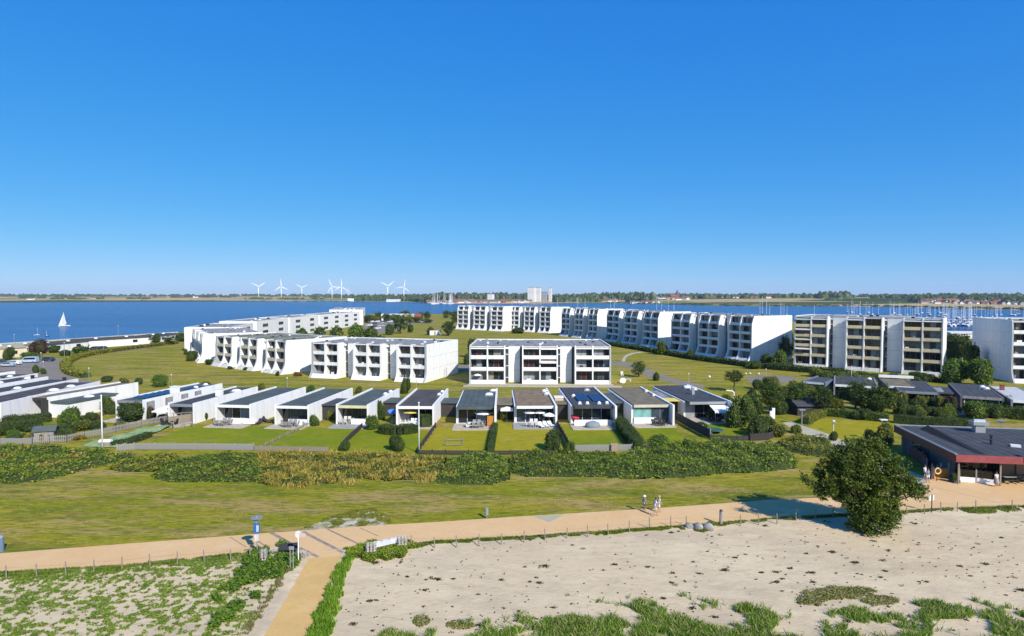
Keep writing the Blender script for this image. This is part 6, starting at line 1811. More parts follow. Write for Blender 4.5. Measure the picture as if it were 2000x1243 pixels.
# marina at the right
protos = [yacht(9, 13, None, 'x'), yacht(11, 16, None, 'x'), yacht(8, 11, HULLB, 'x')]
used = [False] * 3
RM = random.Random(17)
def moor(px, py, label, group, rz=None, sc=None):
    k = RM.choice([0, 0, 1, 2])
    if not used[k]: r_ = protos[k]; used[k] = True
    else: r_ = copy_tree(protos[k])
    r_.location = P(px, py, -0.6)
    r_.rotation_euler = (0, 0, RM.uniform(-0.15, 0.15) + (RM.choice([1.2, 1.2 + math.pi]) if rz is None else rz))
    s = RM.uniform(0.85, 1.15) if sc is None else sc
    r_.scale = (s, s, s)
    tag(r_, ('smaller ', 'taller ', 'dark-hulled ')[k] + label, 'sailing boat', group)
for i in range(58):
    moor(RM.uniform(1652, 1850), RM.choice([612, 616, 621, 627]) + RM.uniform(-1, 1), 'yacht with its mast showing above the roof of the sand-coloured block', 'yachts moored behind the sand-coloured block')
for i in range(40):
    px = RM.uniform(1846, 1900)
    moor(px, RM.choice([622, 627, 632, 637]) + RM.uniform(-1, 1), 'moored yacht in the gap between the two five-storey blocks', 'yachts moored in the gap between the blocks')
for i in range(26):
    moor(RM.uniform(1900, 2010), RM.choice([616, 621, 627]) + RM.uniform(-1, 1), 'moored yacht behind the flat roof of the right block', 'yachts moored behind the right block')
for px in (1484, 1489, 1497, 1503, 1524, 1527, 1531, 1537, 1316, 1590):
    moor(px, 619 + RM.uniform(-2, 2), 'yacht behind the bright end wall of the curved row', 'yachts behind the end of the curved row', sc=1.35 if px < 1500 else 1.1)
for px in (1128, 1143, 1193, 1200, 1088, 1282, 1292, 1305):
    moor(px, 611 + RM.uniform(-2, 2), 'yacht whose mast shows above the middle of the curved row', 'yachts behind the middle of the curved row', sc=1.2)
for i in range(26):
    moor(RM.uniform(842, 884), 594.2 + RM.uniform(-0.7, 0.8), 'far yacht crowded in the harbour mouth left of the town', 'yachts in the far harbour mouth', sc=2.0)
for (px, py) in ((72, 655), (92, 657),):
    moor(px, py, 'dinghy on the near water off the left shore', 'small boats off the left shore', sc=0.3)
for k in range(3):
    if not used[k]: bpy.data.objects.remove(protos[k])
# jetties
for a_, b_, l_ in (((1846, 641), (1905, 643), 'long pale jetty in the gap between the two five-storey blocks'), ((1848, 629), (1905, 630), 'second pale jetty further out in the gap between the blocks')):
    A, B = P(*a_), P(*b_)
    d = B - A
    j = empty('jetty', A, math.atan2(d.y, d.x), l_, 'jetty')
    pbox('deck', j, 0, -1.3, -0.2, d.length, 1.3, 0.1, WOOD_G)
    for i in range(int(d.length / 4)): pbox('pile', j, i * 4, -1.45, -1.5, i * 4 + 0.25, -1.31, 1.1, WOOD_D)
# harbour hall in the gap
p = P(1893, 661)
gable_house('harbour_shed', p, 22, 9, 2.6, 0.7, -0.1, TREND, mat('shed_roof_pale', (0.6, 0.6, 0.58)), 'white flat harbour shed by the water in the gap between the blocks', 'shed')
# small hut by the far lawn
p = P(850, 655)
hut = empty('small_hut', p, 0.3, 'small white hut on the far lawn left of the curved row', 'hut')
pbox('wall', hut, -3, 0, 0, 3.2, 4, 2.6, WHITE); pbox('roof', hut, -3.2, -0.2, 2.6, 3.4, 4.2, 2.8, GRAVEL); pbox('door', hut, -0.6, -0.05, 0.1, 0.4, -0.003, 2.1, WOOD_G)
# ================================================================ THINGS IN THE GARDENS AND ON THE PROMENADE
RX = random.Random(23)
def parasol(p, r, h, m_, label, rz=0.0, square=False):
    root = empty('parasol', p, rz, label, 'parasol')
    m = MB(); m.tube((0, 0, 0), (0, 0, h + 0.1), 0.035, n=6); m.build('pole', METAL, root)
    m = MB(); m.lathe([(0.32, 0.0), (0.32, 0.08), (0.06, 0.14)], n=10); m.build('base', METAL, root)
    n = 4 if square else 8
    m = MB()
    V = [(0, 0, h)] ; V += [(r * math.cos(2 * math.pi * i / n + .785), r * math.sin(2 * math.pi * i / n + .785), h - r * 0.30) for i in range(n)]
    V += [(v[0], v[1], v[2] - 0.16) for v in V[1:n + 1]]
    F = [(0, 1 + i, 1 + (i + 1) % n) for i in range(n)] + [(1 + i, 1 + n + i, 1 + n + (i + 1) % n, 1 + (i + 1) % n) for i in range(n)]
    m.add(V, F); m.build('canopy', m_, root)
    m = MB()
    for i in range(n): m.tube((0, 0, h - r * 0.32), (V[1 + i][0] * 0.95, V[1 + i][1] * 0.95, V[1 + i][2] - 0.03), 0.015, n=4)
    m.build('ribs', METAL, root)
    return root
parasol(P(327, 822), 2.5, 2.7, AWN, 'large white parasol beside the copper-red bush at the left', square=True)
parasol(P(803, 828), 1.45, 2.6, AWN_Y, 'round yellow parasol behind the clipped hedge')
parasol(P(945, 829), 1.6, 2.5, AWN, 'white parasol on the terrace of the slate-roofed house')
parasol(P(990, 822), 1.55, 2.5, AWN, 'square white parasol in the shade between two houses', square=True)
parasol(P(1035, 828), 1.1, 2.4, AWN, 'leftmost of the three white parasols on the grey terrace')
parasol(P(1054, 828), 1.1, 2.4, AWN, 'middle one of the three white parasols on the grey terrace')
parasol(P(1073, 833), 1.1, 2.3, AWN, 'rightmost of the three white parasols, lowest on the grey terrace')
r_ = parasol(P(766, 825), 0.9, 2.4, BLUECLOTH, 'blue parasol tilted at the roof corner, left of the yellow one'); r_.rotation_euler = (0.25, 0.1, 0)
r_ = parasol(P(1118, 826), 0.85, 1.9, REDCLOTH, 'closed-down red parasol in the dark recess left of the solar-roof house'); r_.rotation_euler = (0.5, 0.3, 0)
pb = bC[0]
q = Vector((pb.location.x, pb.location.y, 0)) + Vector((2.0, 0.2, 0)); q.z = 0.25
parasol(Vector((pb.location.x + 1.9, pb.location.y + 1.2, 0.2)), 1.0, 2.3, AWN, 'small white parasol on the ground-floor balcony at the left of the central block')

def chair(p, rz, m_, label, group):
    root = empty('garden_chair', p, rz, label, 'chair', group)
    pbox('seat', root, -0.28, -0.28, 0.38, 0.28, 0.28, 0.45, m_)
    m = MB(); m.prism_x([(0.28, 0.45), (0.42, 1.05), (0.48, 1.05), (0.34, 0.45)], -0.27, 0.27); m.build('backrest', m_, root)
    for x in (-0.26, 0.21):
        for y in (-0.26, 0.21): pbox('leg', root, x, y, 0, x + 0.05, y + 0.05, 0.38, m_)
    return root
def table(p, w, d, m_, label, group=None, h=0.74):
    root = empty('garden_table', p, RX.uniform(-.2, .2), label, 'table', group)
    pbox('tabletop', root, -w / 2, -d / 2, h - 0.04, w / 2, d / 2, h, m_)
    for x in (-w / 2 + .05, w / 2 - .11):
        for y in (-d / 2 + .05, d / 2 - .11): pbox('leg', root, x, y, 0, x + 0.06, y + 0.06, h - 0.04, m_)
    return root
def lounger(p, rz, m_, label, group):
    root = empty('sun_lounger', p, rz, label, 'sun lounger', group)
    pbox('bed', root, -0.33, -0.7, 0.30, 0.33, 0.55, 0.38, m_)
    m = MB(); m.prism_x([(0.55, 0.32), (1.15, 0.75), (1.17, 0.82), (0.55, 0.40)], -0.33, 0.33); m.build('backrest', m_, root)
    for x in (-0.31, 0.26):
        for y in (-0.62, 0.45): pbox('leg', root, x, y, 0, x + 0.05, y + 0.05, 0.30, m_)
    return root
def seating(hs_, x, y, tw, m_, cm, what):
    table(HP(hs_, x, y, 0.12), tw, 0.9, m_, 'garden table ' + what)
    g_ = 'chairs at the table ' + what
    for i, (dx, dy, rz) in enumerate(((-tw / 2 - .2, 0, 1.57), (tw / 2 + .2, 0, -1.57), (-tw * .22, -.75, math.pi), (tw * .22, -.75, math.pi), (-tw * .22, .75, 0), (tw * .22, .75, 0))):
        chair(HP(hs_, x + dx, y + dy, 0.12), rz + hs_['ang'], cm, 'garden chair at the table ' + what, g_)
def lounge_sofa(hs_, x, y, w, m_, label):
    root = empty('garden_sofa', HP(hs_, x, y, 0.12), hs_['ang'], label, 'sofa')
    pbox('seat', root, 0, 0, 0.1, w, 0.8, 0.42, m_); pbox('backrest', root, 0, 0.6, 0.42, w, 0.8, 0.8, m_)
    pbox('armrest', root, 0, 0, 0.42, 0.18, 0.59, 0.62, m_); pbox('armrest', root, w - 0.18, 0, 0.42, w, 0.59, 0.62, m_)
    return root
RATTAN = mat('rattan_grey', (0.28, 0.27, 0.26), scale=20); RATTAN_L = mat('rattan_light', (0.62, 0.61, 0.58), scale=20)
seating(H[7], 1.4, -1.6, 1.8, WOOD_G, FRAME_D, 'under the large white parasol')
seating(H[8], 2.2, -1.3, 2.0, WOOD_G, RATTAN, 'on the terrace of the plain green-grey roof')
seating(H[9], 3.4, -1.3, 1.8, WOOD_G, RATTAN, 'on the terrace left of the clipped bush')
seating(H[10], 1.4, 0.6, 1.6, WOOD, RATTAN_L, 'under the cream fascia')
seating(H[11], 3.0, -0.4, 1.5, WHITEPAINT, WHITEPAINT, 'under the yellow parasol')
seating(H[12], 3.6, -1.0, 1.8, FRAME_D, RATTAN, 'under the parasol of the slate-roofed house')
seating(H[13], 3.2, -1.1, 1.7, WHITEPAINT, RATTAN_L, 'under the three white parasols')
seating(H[15], 4.4, -1.4, 1.6, WOOD, FRAME_D, 'in front of the turquoise blind')
seating(H[16], 4.4, -1.2, 1.6, WOOD_D, FRAME_D, 'under the white awning')
lounge_sofa(H[12], 1.9, -1.3, 2.0, RATTAN_L, 'pale rattan sofa on the terrace of the slate-roofed house')
lounge_sofa(H[8], 5.0, -0.2, 2.2, WHITEPAINT, 'white lounge sofa in the recess of the plain green-grey roof')
lounge_sofa(H[9], 5.0, 0.0, 2.2, RATTAN, 'grey lounge sofa before the grey-roofed house')
for i, (x, y) in enumerate(((5.2, -1.9), (6.0, -1.4), (4.4, -2.3))):
    lounger(HP(H[13], x, y, 0.12), H[13]['ang'] + 0.3, WHITEPAINT, ('white sun lounger nearest the wall on the three-parasol terrace', 'white sun lounger beside the wall side of the three-parasol terrace', 'white sun lounger nearest the lawn on the three-parasol terrace')[i], 'sun loungers')
for i, (a, b) in enumerate(((505, 829), (516, 824), (645 - 120, 826))):
    lounger(P(a, b), 0.6 * i, FRAME_D, ('dark sun lounger against the white side wall left of the clipped-bush terrace', 'dark sun lounger behind another beside the white side wall', 'dark sun lounger nearest the clipped-bush terrace')[i], 'sun loungers')
# white awning on the last house
aw = empty('awning', HP(H[16], H[16]['W'] - 3.6, -0.05, 2.75), H[16]['ang'], 'white awning pulled out over the terrace of the last house', 'awning')
m = MB(); m.add([(0, 0, 0), (3.3, 0, 0), (3.3, -2.6, -0.65), (0, -2.6, -0.65), (0, 0, -.05), (3.3, 0, -.05), (3.3, -2.6, -0.70), (0, -2.6, -0.70), (0, -2.62, -.95), (3.3, -2.62, -.95)], [(0, 3, 2, 1), (4, 5, 6, 7), (3, 8, 9, 2), (0, 4, 7, 3), (1, 2, 6, 5)]); m.build('cloth', AWN, aw)
m = MB(); m.tube((0.1, -2.5, -0.7), (0.1, -2.5, -2.6), 0.03); m.tube((3.2, -2.5, -0.7), (3.2, -2.5, -2.6), 0.03); m.build('poles', METAL, aw)
ya = empty('shade_sail', HP(H[16], -2.6, 3.2, 2.95), H[16]['ang'], 'yellow shade cloth over the passage beside the last house', 'shade cloth')
m = MB(); m.box(0, 0, 0, 2.4, 3.4, 0.05); m.build('cloth', AWN_Y, ya)
m = MB()
for x in (0.1, 2.3):
    for y in (0.1, 3.3): m.box(x, y, -2.9, x + .06, y + .06, 0)
m.build('frame', WOOD, ya)
# small cream box building on the annex next to the mossy roof
t_ = empty('garden_cabin', HP(H[13], H[13]['W'] + 0.5, 8, 2.72), H[13]['ang'], 'small cream cube standing on the link roof right of the rust-brown roof', 'cabin')
pbox('wall', t_, 0, 0, 0, 1.5, 1.6, 0.7, mat('cream_box', (0.6, 0.45, 0.3))); pbox('lid', t_, -0.1, -0.1, 0.7, 1.6, 1.7, 0.85, WHITE)
# grey covered grill heap by the solar house
cv = empty('covered_furniture', HP(H[14], 3.2, -1.2, 0.12), 0.1, 'grey covered furniture heap in front of the solar-roofed house', 'cover')
m = MB(); m.sphere((0, 0, 0.3), 1.3, 0.8, 0.75, 12, 7, rng=random.Random(2), jit=0.06); m.build('cover', mat('cover_blue_grey', (0.20, 0.24, 0.28)), cv, smooth=True)
# orange post on the slate house terrace
ws = empty('wood_screen', HP(H[12], H[12]['W'] - 1.5, -0.5, 0.12), H[12]['ang'], 'orange-brown wooden screen at the wall of the slate-roofed house', 'screen')
for i in range(5): pbox('board', ws, i * 0.22, 0, 0, i * 0.22 + 0.18, 0.05, 1.8, WOOD_O)

# --- curved white wall by the last house, free standing
cw_ = empty('curved_wall', P(1432, 781), 0.0, 'curved white free-standing wall behind the last terrace house', 'wall')
cw_.scale = (0.6, 0.6, 0.6)
m = MB()
pr_ = [(0, 0), (0.3, 0), (0.3, 2.6), (0.15, 2.95), (-0.4, 3.3), (-2.6, 3.45), (-2.6, 3.2), (-0.6, 3.0), (-0.1, 2.7), (0, 2.4)]
m.prism_x([(x, z) for x, z in pr_], 0, 0.5); m.build('wall', WHITE, cw_, rot=(0, 0, -math.pi / 2))

# --- fences
def board_fence(label, pts, h, m_, bw=0.16, gap=0.02, rail=True, spacing=None, name='board_fence', cat='fence', pm=None, maxb=300):
    q = PP(pts)
    root = empty(name, q[0], 0, label, cat)
    o0 = q[0]
    nb = 0
    for a, b in zip(q[:-1], q[1:]):
        d = b - a; L_ = d.length; ang = math.atan2(d.y, d.x)
        step = spacing or (bw + gap)
        n = int(L_ / step)
        k = (name, bw, h, m_.name)
        if k not in _cache:
            m = MB(); m.box(0, 0, 0.05, bw, 0.03, h); _cache[k] = m.mesh('board', m_)
        for i in range(n):
            if nb >= maxb: break
            nb += 1
            p_ = a + d * ((i + 0.1) / n) - o0
            link('board', _cache[k], root, p_, (0, 0, ang))
        np_ = max(2, int(L_ / 2.2))
        for i in range(np_ + 1):
            p_ = a + d * (i / np_) - o0
            kk = (name, 'post', h)
            if kk not in _cache:
                m = MB(); m.box(-0.06, 0.035, 0, 0.06, 0.15, h + 0.12); _cache[kk] = m.mesh('post', pm or m_)
            link('post', _cache[kk], root, p_, (0, 0, ang))
        if rail:
            m = MB(); m.box(0, 0.032, h * 0.75, L_, 0.07, h * 0.75 + 0.09); m.box(0, 0.032, h * 0.25, L_, 0.07, h * 0.25 + 0.09)
            m.build('rail', m_, root, a - o0, (0, 0, ang))
    return root
board_fence('grey board fence along the dune side of the left gardens', [(228, 882), (262, 879), (340, 879), (420, 879.5), (495, 880)], 0.95, WOOD_G, bw=0.2, gap=0.02, maxb=280)
board_fence('low dark board fence below the gardens left of centre', [(497, 881), (560, 882), (640, 883)], 0.7, WOOD, bw=0.2)
board_fence('dark low fence along the bottom of the central gardens', [(818, 888), (870, 888.5), (960, 889)], 0.6, WOOD_D, bw=0.2)
board_fence('dark low fence below the yellow-green central garden right of the hedge strip', [(964, 889), (1030, 888.5), (1110, 887)], 0.6, WOOD_D, bw=0.2)
board_fence('grey board fence below the solar-roof garden', [(1114, 883), (1194, 881.5)], 0.95, WOOD_G, bw=0.2)
board_fence('grey board fence right of the wooden gate, below the olive-roof garden', [(1206, 881.5), (1264, 880)], 0.95, WOOD_G, bw=0.2)
gt = empty('garden_gate', P(1200, 883), 0, 'pinkish wooden gate in the grey fence of the central right gardens', 'gate')
for i in range(4): pbox('board', gt, -0.42 + i * 0.22, 0, 0.05, -0.24 + i * 0.22, 0.04, 1.25, mat('gate_wood_pinkish', (0.40, 0.28, 0.20)) if i == 0 else bpy.data.materials['gate_wood_pinkish'])
pbox('rail', gt, -0.42, 0.045, 0.9, 0.42, 0.09, 1.0, WOOD)
board_fence('dark board fence between the two gardens right of the big round bush', [(1086, 831), (1100, 856), (1115, 885)], 1.1, WOOD_D, bw=0.2)
board_fence('tall dark board fence in shadow between the olive-roof garden and the trampoline garden', [(1314, 818), (1345, 836), (1386, 858)], 1.5, WOOD_D, bw=0.2, pm=WOOD_G)
board_fence('dark fence running from the cream-fascia terrace down to the small dark shrub', [(706, 838), (684, 858), (665, 878)], 0.9, WOOD_D, bw=0.2)
board_fence('dark fence line left of the white flagpole in the central garden', [(850, 836), (832, 862), (815, 886)], 0.8, WOOD_D, bw=0.2)
board_fence('faint low fence between the two big left lawns', [(592, 836), (545, 858), (502, 880)], 0.5, WOOD, bw=0.1, spacing=0.6)
board_fence('grey slatted fence climbing from the left shed to the swing', [(60, 868), (130, 864), (200, 850), (300, 829), (372, 815)], 1.1, WOOD_G, bw=0.12, gap=0.12, maxb=290)
board_fence('brown slatted fence beside the swing frame', [(330, 832), (380, 824)], 1.5, WOOD, bw=0.2)
board_fence('dark fence below the trampoline garden', [(1388, 860), (1440, 862), (1465, 861)], 0.8, WOOD_D, bw=0.2)
board_fence('dark fence beside the hedge mound by the sandy path', [(1466, 862), (1500, 860), (1530, 848)], 1.1, WOOD_D, bw=0.2)
board_fence('red-brown board fence running down to the restaurant gate', [(1776, 893), (1800, 908), (1808, 921)], 1.6, WOOD_R, bw=0.2, pm=WOOD_G)
board_fence('grey board fence across the far left garden', [(0, 868), (62, 868)], 0.9, WOOD_G, bw=0.2)

# post-and-wire fence along the lower edge of the promenade
def wire_fence(label, pts, hts):
    root = empty('post_and_wire_fence', P(*pts[0]), 0, label, 'fence')
    o0 = P(*pts[0]); tops = []
    for i, (a, b) in enumerate(pts):
        p = P(a, b); h = hts if not isinstance(hts, list) else hts[i]
        k = ('wfp', RX.randint(0, 3))
        if k not in _cache:
            m = MB(); m.tube((0, 0, -0.1), (RX.uniform(-.05, .05), RX.uniform(-.05, .05), 1.15), 0.055, 0.045, n=6); _cache[k] = m.mesh('post', WOOD)
        link('post', _cache[k], root, p - o0, (0, 0, 0), (1, 1, h / 1.15 * RX.uniform(0.92, 1.06)))
        tops.append(p - o0)
    for zz, s_ in ((0.95, 1), (0.5, 1)):
        m = MB()
        for a, b in zip(tops[:-1], tops[1:]):
            mid = (a + b) / 2
            m.tube(a + Vector((0, 0, zz)), mid + Vector((0, 0, zz - 0.04)), 0.008, n=3, caps=False); m.tube(mid + Vector((0, 0, zz - 0.04)), b + Vector((0, 0, zz)), 0.008, n=3, caps=False)
        m.build('wire', METAL, root)
    return root
wire_fence('post and wire fence along the promenade at the left, above the green-spotted sand', [(-98, 1141), (-42, 1137), (13, 1133), (72, 1129), (129, 1126), (183, 1121), (238, 1117), (293, 1111), (346, 1106), (399, 1102), (450, 1099), (488, 1094)], 1.15)
wire_fence('post and wire fence along the open sand in the middle', [(803, 1072), (849, 1073), (892, 1072), (935, 1069), (979, 1066), (1023, 1062), (1065, 1058), (1107, 1054), (1148, 1051), (1188, 1047), (1229, 1043), (1269, 1035), (1310, 1032), (1341, 1030)], 1.15)
wire_fence('post and wire fence between the boulders and the big tree', [(1408, 1029), (1446, 1030), (1482, 1028), (1518, 1026), (1555, 1019), (1592, 1016), (1628, 1014)], 1.15)
wire_fence('post and wire fence right of the big tree, below the plaza', [(1771, 1008), (1806, 1006), (1838, 1003), (1870, 1001), (1906, 999), (1977, 997), (2012, 995), (2050, 992)], 1.1)

# --- flagpoles and lamp posts
def flagpole(px, by, ty, label, r=0.075, ropes=False, z=0.0):
    p = P(px, by, z); h = upright(px, by, ty, z)
    root = empty('flagpole', p, 0, label, 'flagpole')
    m = MB(); m.tube((0, 0, 0), (0, 0, h), r, r * 0.55, n=8); m.build('pole', WHITEPAINT, root, smooth=True)
    m = MB(); m.sphere((0, 0, h + 0.08), 0.13, 0.13, 0.11, 8, 5); m.build('finial', WHITEPAINT, root)
    m = MB(); m.box(-0.18, -0.18, 0, 0.18, 0.18, 0.25); m.build('foot', METAL, root)
    if ropes:
        m = MB()
        for dx in (-3.2, 3.2): m.tube((0, 0, h * 0.75), (dx, 0.5, 0.2), 0.03, n=4)
        m.build('stay', METAL, root)
    return root
flagpole(200, 875, 774, 'tall white flagpole at the left beside the covered barrel', 0.12)
flagpole(818.5, 886, 788, 'tall white flagpole at the bottom of the central garden', 0.09)
flagpole(1663, 742, 716, 'flagpole with stay ropes behind the dark pines', 0.06, True)
def lamp(px, by, ty, label, r=0.05, head=0.14, group=None):
    p = P(px, by); h = upright(px, by, ty)
    root = empty('lamp_post', p, 0, label, 'lamp post', group)
    m = MB(); m.tube((0, 0, 0), (0, 0, h), r, r * 0.8, n=7); m.build('post', METAL, root)
    m = MB(); m.lathe([(head * 0.6, 0), (head, 0.05), (head * 0.9, 0.2), (0.03, 0.28)], n=10, c=(0, 0, h - 0.05)); m.build('lamp_head', WHITEPAINT, root)
    return root
for a in ((80.5, 713, 690, 'lamp post left of the road beside the parked van'), (85, 731, 707, 'lamp post at the near left corner of the road'), (174, 741, 720, 'lamp post at the lower edge of the lawn, left of the house roofs'),
          (335, 752, 733, 'lamp post on the lawn behind the solar-roofed house'), (561, 757, 739, 'lamp post on the lawn behind the plain green-grey roof'), (126, 698, 670, 'lamp post in front of the white shore house'),
          (202, 691, 676, 'lamp post on the far road by the shore houses'), (1345, 747, 731, 'thin lamp post beside the lawn path'), (813, 758, 742, 'lamp post behind the brown-black roof'),
          (1496, 737, 722, 'lamp post by the round gravel place'), (872, 738, 718, 'lamp post at the bright side wall corner, left of the central block'), (28, 675, 654, 'white pole on the left shore'), (231, 660, 637, 'tall white mast on the left shore')):
    lamp(*a, r=0.09)
def globe_lamp(px, by, ty, label):
    p = P(px, by); h = upright(px, by, ty); root = empty('lamp_post', p, 0, label, 'lamp post')
    m = MB(); m.tube((0, 0, 0), (0, 0, h), 0.06, n=7); m.build('post', METAL, root)
    m = MB(); m.sphere((0, 0, h), 0.3, 0.3, 0.3); m.build('lamp_head', WHITEPAINT, root, smooth=True)
globe_lamp(1385.5, 745, 736, 'white globe lamp on the lawn left of the round-headed tree')
for i, (a, b, l) in enumerate(((1457, 731, 'leftmost white stone by the round gravel place'), (1465, 730.5, 'middle white stone by the round gravel place'), (1482, 731, 'rightmost white stone by the round gravel place'))):
    m = MB(); m.sphere((0, 0, 0.15), 0.28, 0.25, 0.22, 7, 4, rng=RX, jit=0.1); tag(m.build('white_stone', WHITE, None, P(a, b)), l, 'stone')
# white play things on the lawn right of the central block
m = MB(); m.sphere((0, 0, 0.6), 1.0, 0.45, 0.75, 9, 6, rng=RX, jit=0.08); tag(m.build('covered_boat', WHITE, None, P(1216, 749), (0, 0, 0.5)), 'white covered dinghy on the lawn right of the central block', 'dinghy')
table(P(1226, 746), 1.6, 0.8, WHITEPAINT, 'white table on the lawn beside the covered dinghy')
m = MB(); m.box(-0.35, -0.3, 0, 0.35, 0.3, 0.7); m.box(-.35, .2, .7, .35, .3, 1.1); tag(m.build('lawn_chair', WHITEPAINT, None, P(1215, 734)), 'white seat on the lawn near the corner of the central block', 'seat')

# --- the sign group at the junction
sg = empty('beach_sign', P(502.5, 1083, 0.05), 0.15, 'tall beach sign with blue boards and a round grey top, at the path junction', 'sign')
m = MB(); m.tube((0, 0, 0), (0, 0, 3.3), 0.045, n=8); m.build('post', METAL, sg)
pbox('sign_board', sg, -0.27, -0.04, 1.8, 0.24, 0.0, 2.7, mat('sign_blue', (0.03, 0.12, 0.35), rough=0.4))
pbox('sign_board', sg, -0.04, -0.075, 1.95, 0.16, -0.045, 2.5, mat('sign_pale_blue', (0.4, 0.5, 0.62)))
pbox('sign_board', sg, -0.2, -0.04, 1.15, 0.12, 0.0, 1.7, mat('sign_grey_white', (0.6, 0.6, 0.58)))
m = MB(); m.lathe([(0.1, 0), (0.5, 0.04), (0.5, 0.08), (0.1, 0.12)], n=18, c=(0, 0, 3.1)); m.build('round_top', METAL, sg)
m = MB(); m.tube((-0.1, 0, 2.8), (-0.1, 0, 3.15), 0.16, n=10); m.build('light_housing', METAL, sg)
s2 = empty('white_sign', P(583, 1103, 0.05), -0.1, 'white and pink round-topped sign on a thin white post beside the side path', 'sign')
m = MB(); m.tube((0, 0, 0), (0, 0, 2.5), 0.04, n=7); m.build('post', WHITEPAINT, s2)
m = MB(); n_ = 14
m.prism_x([(0.26 * math.cos(2 * math.pi * i / n_), 2.5 + 0.3 * math.sin(2 * math.pi * i / n_)) for i in range(n_)], -0.02, 0.02)
m.build('sign_disc', mat('sign_soft_white', (0.62, 0.60, 0.60)), s2, rot=(0, 0, math.pi / 2 + 0.2))
pbox('sign_board', s2, 0.1, -0.03, 2.3, 0.65, 0.0, 2.62, mat('sign_pinkish_white', (0.60, 0.46, 0.42)))
s3 = empty('sign_post', P(570, 1116, 0.05), 0, 'pair of thin grey posts left of the white sign at the side path', 'post')
for x in (-0.12, 0.12):
    m = MB(); m.tube((x, 0, 0), (x, 0, 2.0), 0.04, n=7); m.build('post', METAL, s3)
pbox('cross_panel', s3, -0.2, -0.05, 1.75, 0.2, 0.0, 2.02, METAL)
def gabion(p, w, d, h, rz, label):
    root = empty('stone_basket', p, rz, label, 'gabion')
    m = MB(); r_ = random.Random(int(p.x * 10))
    nx, ny, nz = max(1, round(w / 0.24)), max(1, round(d / 0.24)), round(h / 0.22)
    for i in range(nx):
        for j in range(ny):
            for k in range(nz):
                if 0 < i < nx - 1 and 0 < j < ny - 1 and k < nz - 1: continue
                st_ = MB(); st_.sphere((0, 0, 0), 0.14, 0.14, 0.12, 6, 4, rng=r_, jit=0.14)
                so_ = ('stone', r_.randint(0, 5))
                if so_ not in _cache: _cache[so_] = st_.mesh('stone', STONE)
                link('stone', _cache[so_], root, (-w / 2 + (i + .5) * w / nx, -d / 2 + (j + .5) * d / ny, 0.1 + k * h / nz), (r_.uniform(0, 3), r_.uniform(0, 3), r_.uniform(0, 3)))
    m = MB()
    for x in (-w / 2 - 0.02, w / 2 + 0.02):
        for y in (-d / 2 - 0.02, d / 2 + 0.02): m.tube((x, y, 0), (x, y, h), 0.015, n=4)
    for z in np.linspace(0.05, h, 5):
        c = [(-w / 2 - .02, -d / 2 - .02, z), (w / 2 + .02, -d / 2 - .02, z), (w / 2 + .02, d / 2 + .02, z), (-w / 2 - .02, d / 2 + .02, z)]
        for a, b in zip(c, c[1:] + c[:1]): m.tube(a, b, 0.010, n=3)
    m.build('wire_cage', METAL, root)
    return root
gabion(P(515, 1100, 0.0), 0.5, 0.5, 1.1, 0.3, 'narrow upright stone basket left of the dark board, below the beach sign')
gabion(P(590, 1090, 0.0), 0.8, 0.5, 0.6, -0.3, 'low stone basket right of the dark board beside the side path')
gabion(P(536, 1083, 0.0), 0.9, 0.5, 0.5, 0.1, 'low overgrown stone basket behind the green plants at the junction')
gabion(P(725, 1086, 0.0), 0.8, 0.8, 1.0, 0.2, 'stone basket at the left end of the white banner')
gabion(P(786, 1072, 0.0), 0.8, 0.9, 1.0, 0.2, 'stone basket at the right end of the white banner')
A, B = P(545, 1087), P(582, 1084)
db = empty('information_board', A, math.atan2((B - A).y, (B - A).x), 'dark slanted board between the stone baskets below the beach sign', 'board')
Lb = (B - A).length
m = MB(); m.add([(0, -0.25, 0.62), (Lb, -0.25, 0.62), (Lb, 0.35, 0.95), (0, 0.35, 0.95), (0, -0.25, 0.56), (Lb, -0.25, 0.56), (Lb, 0.35, 0.89), (0, 0.35, 0.89)], [(0, 1, 2, 3), (7, 6, 5, 4), (0, 4, 5, 1), (1, 5, 6, 2), (2, 6, 7, 3), (3, 7, 4, 0)])
m.build('panel', FRAME_D, db)
for x in (0.1, Lb - 0.16): pbox('leg', db, x, 0, 0, x + 0.06, 0.06, 0.7, FRAME_D)
A, B = P(732, 1082), P(779, 1071)
bn = empty('banner_board', A, math.atan2((B - A).y, (B - A).x), 'white banner board with dark lettering traces between two stone baskets', 'banner')
Lb = (B - A).length
m = MB(); m.add([(0, -0.12, 0.62), (Lb, -0.12, 0.62), (Lb, 0.5, 0.85), (0, 0.5, 0.85), (0, -0.12, 0.56), (Lb, -0.12, 0.56), (Lb, 0.5, 0.79), (0, 0.5, 0.79)], [(0, 1, 2, 3), (7, 6, 5, 4), (0, 4, 5, 1), (1, 5, 6, 2), (2, 6, 7, 3), (3, 7, 4, 0)])
m.build('panel', mat('banner_cloth', (0.58, 0.55, 0.56)), bn)
m = MB()
for (x0, x1, t0, t1) in ((0.18, 0.36, 0.78, 0.86), (0.60, 0.72, 0.86, 0.97), (0.70, 0.86, 0.76, 0.86), (1.2, 1.4, 0.88, 0.92), (1.42, 1.60, 0.82, 0.92), (1.75, 1.92, 0.82, 0.9), (1.9, 2.05, 0.88, 0.94)):
    def Z(t): return (-0.12 + 0.62 * t, 0.62 + 0.23 * t)
    (ya_, za_), (yb_, zb_) = Z(t0), Z(t1)
    if x1 < Lb: m.add([(x0, ya_, za_ + 0.004), (x1, ya_, za_ + 0.004), (x1 + .06, yb_, zb_ + 0.004), (x0 + .06, yb_, zb_ + 0.004)], [(0, 1, 2, 3)])
m.build('dark_marks', FRAME_D, bn)
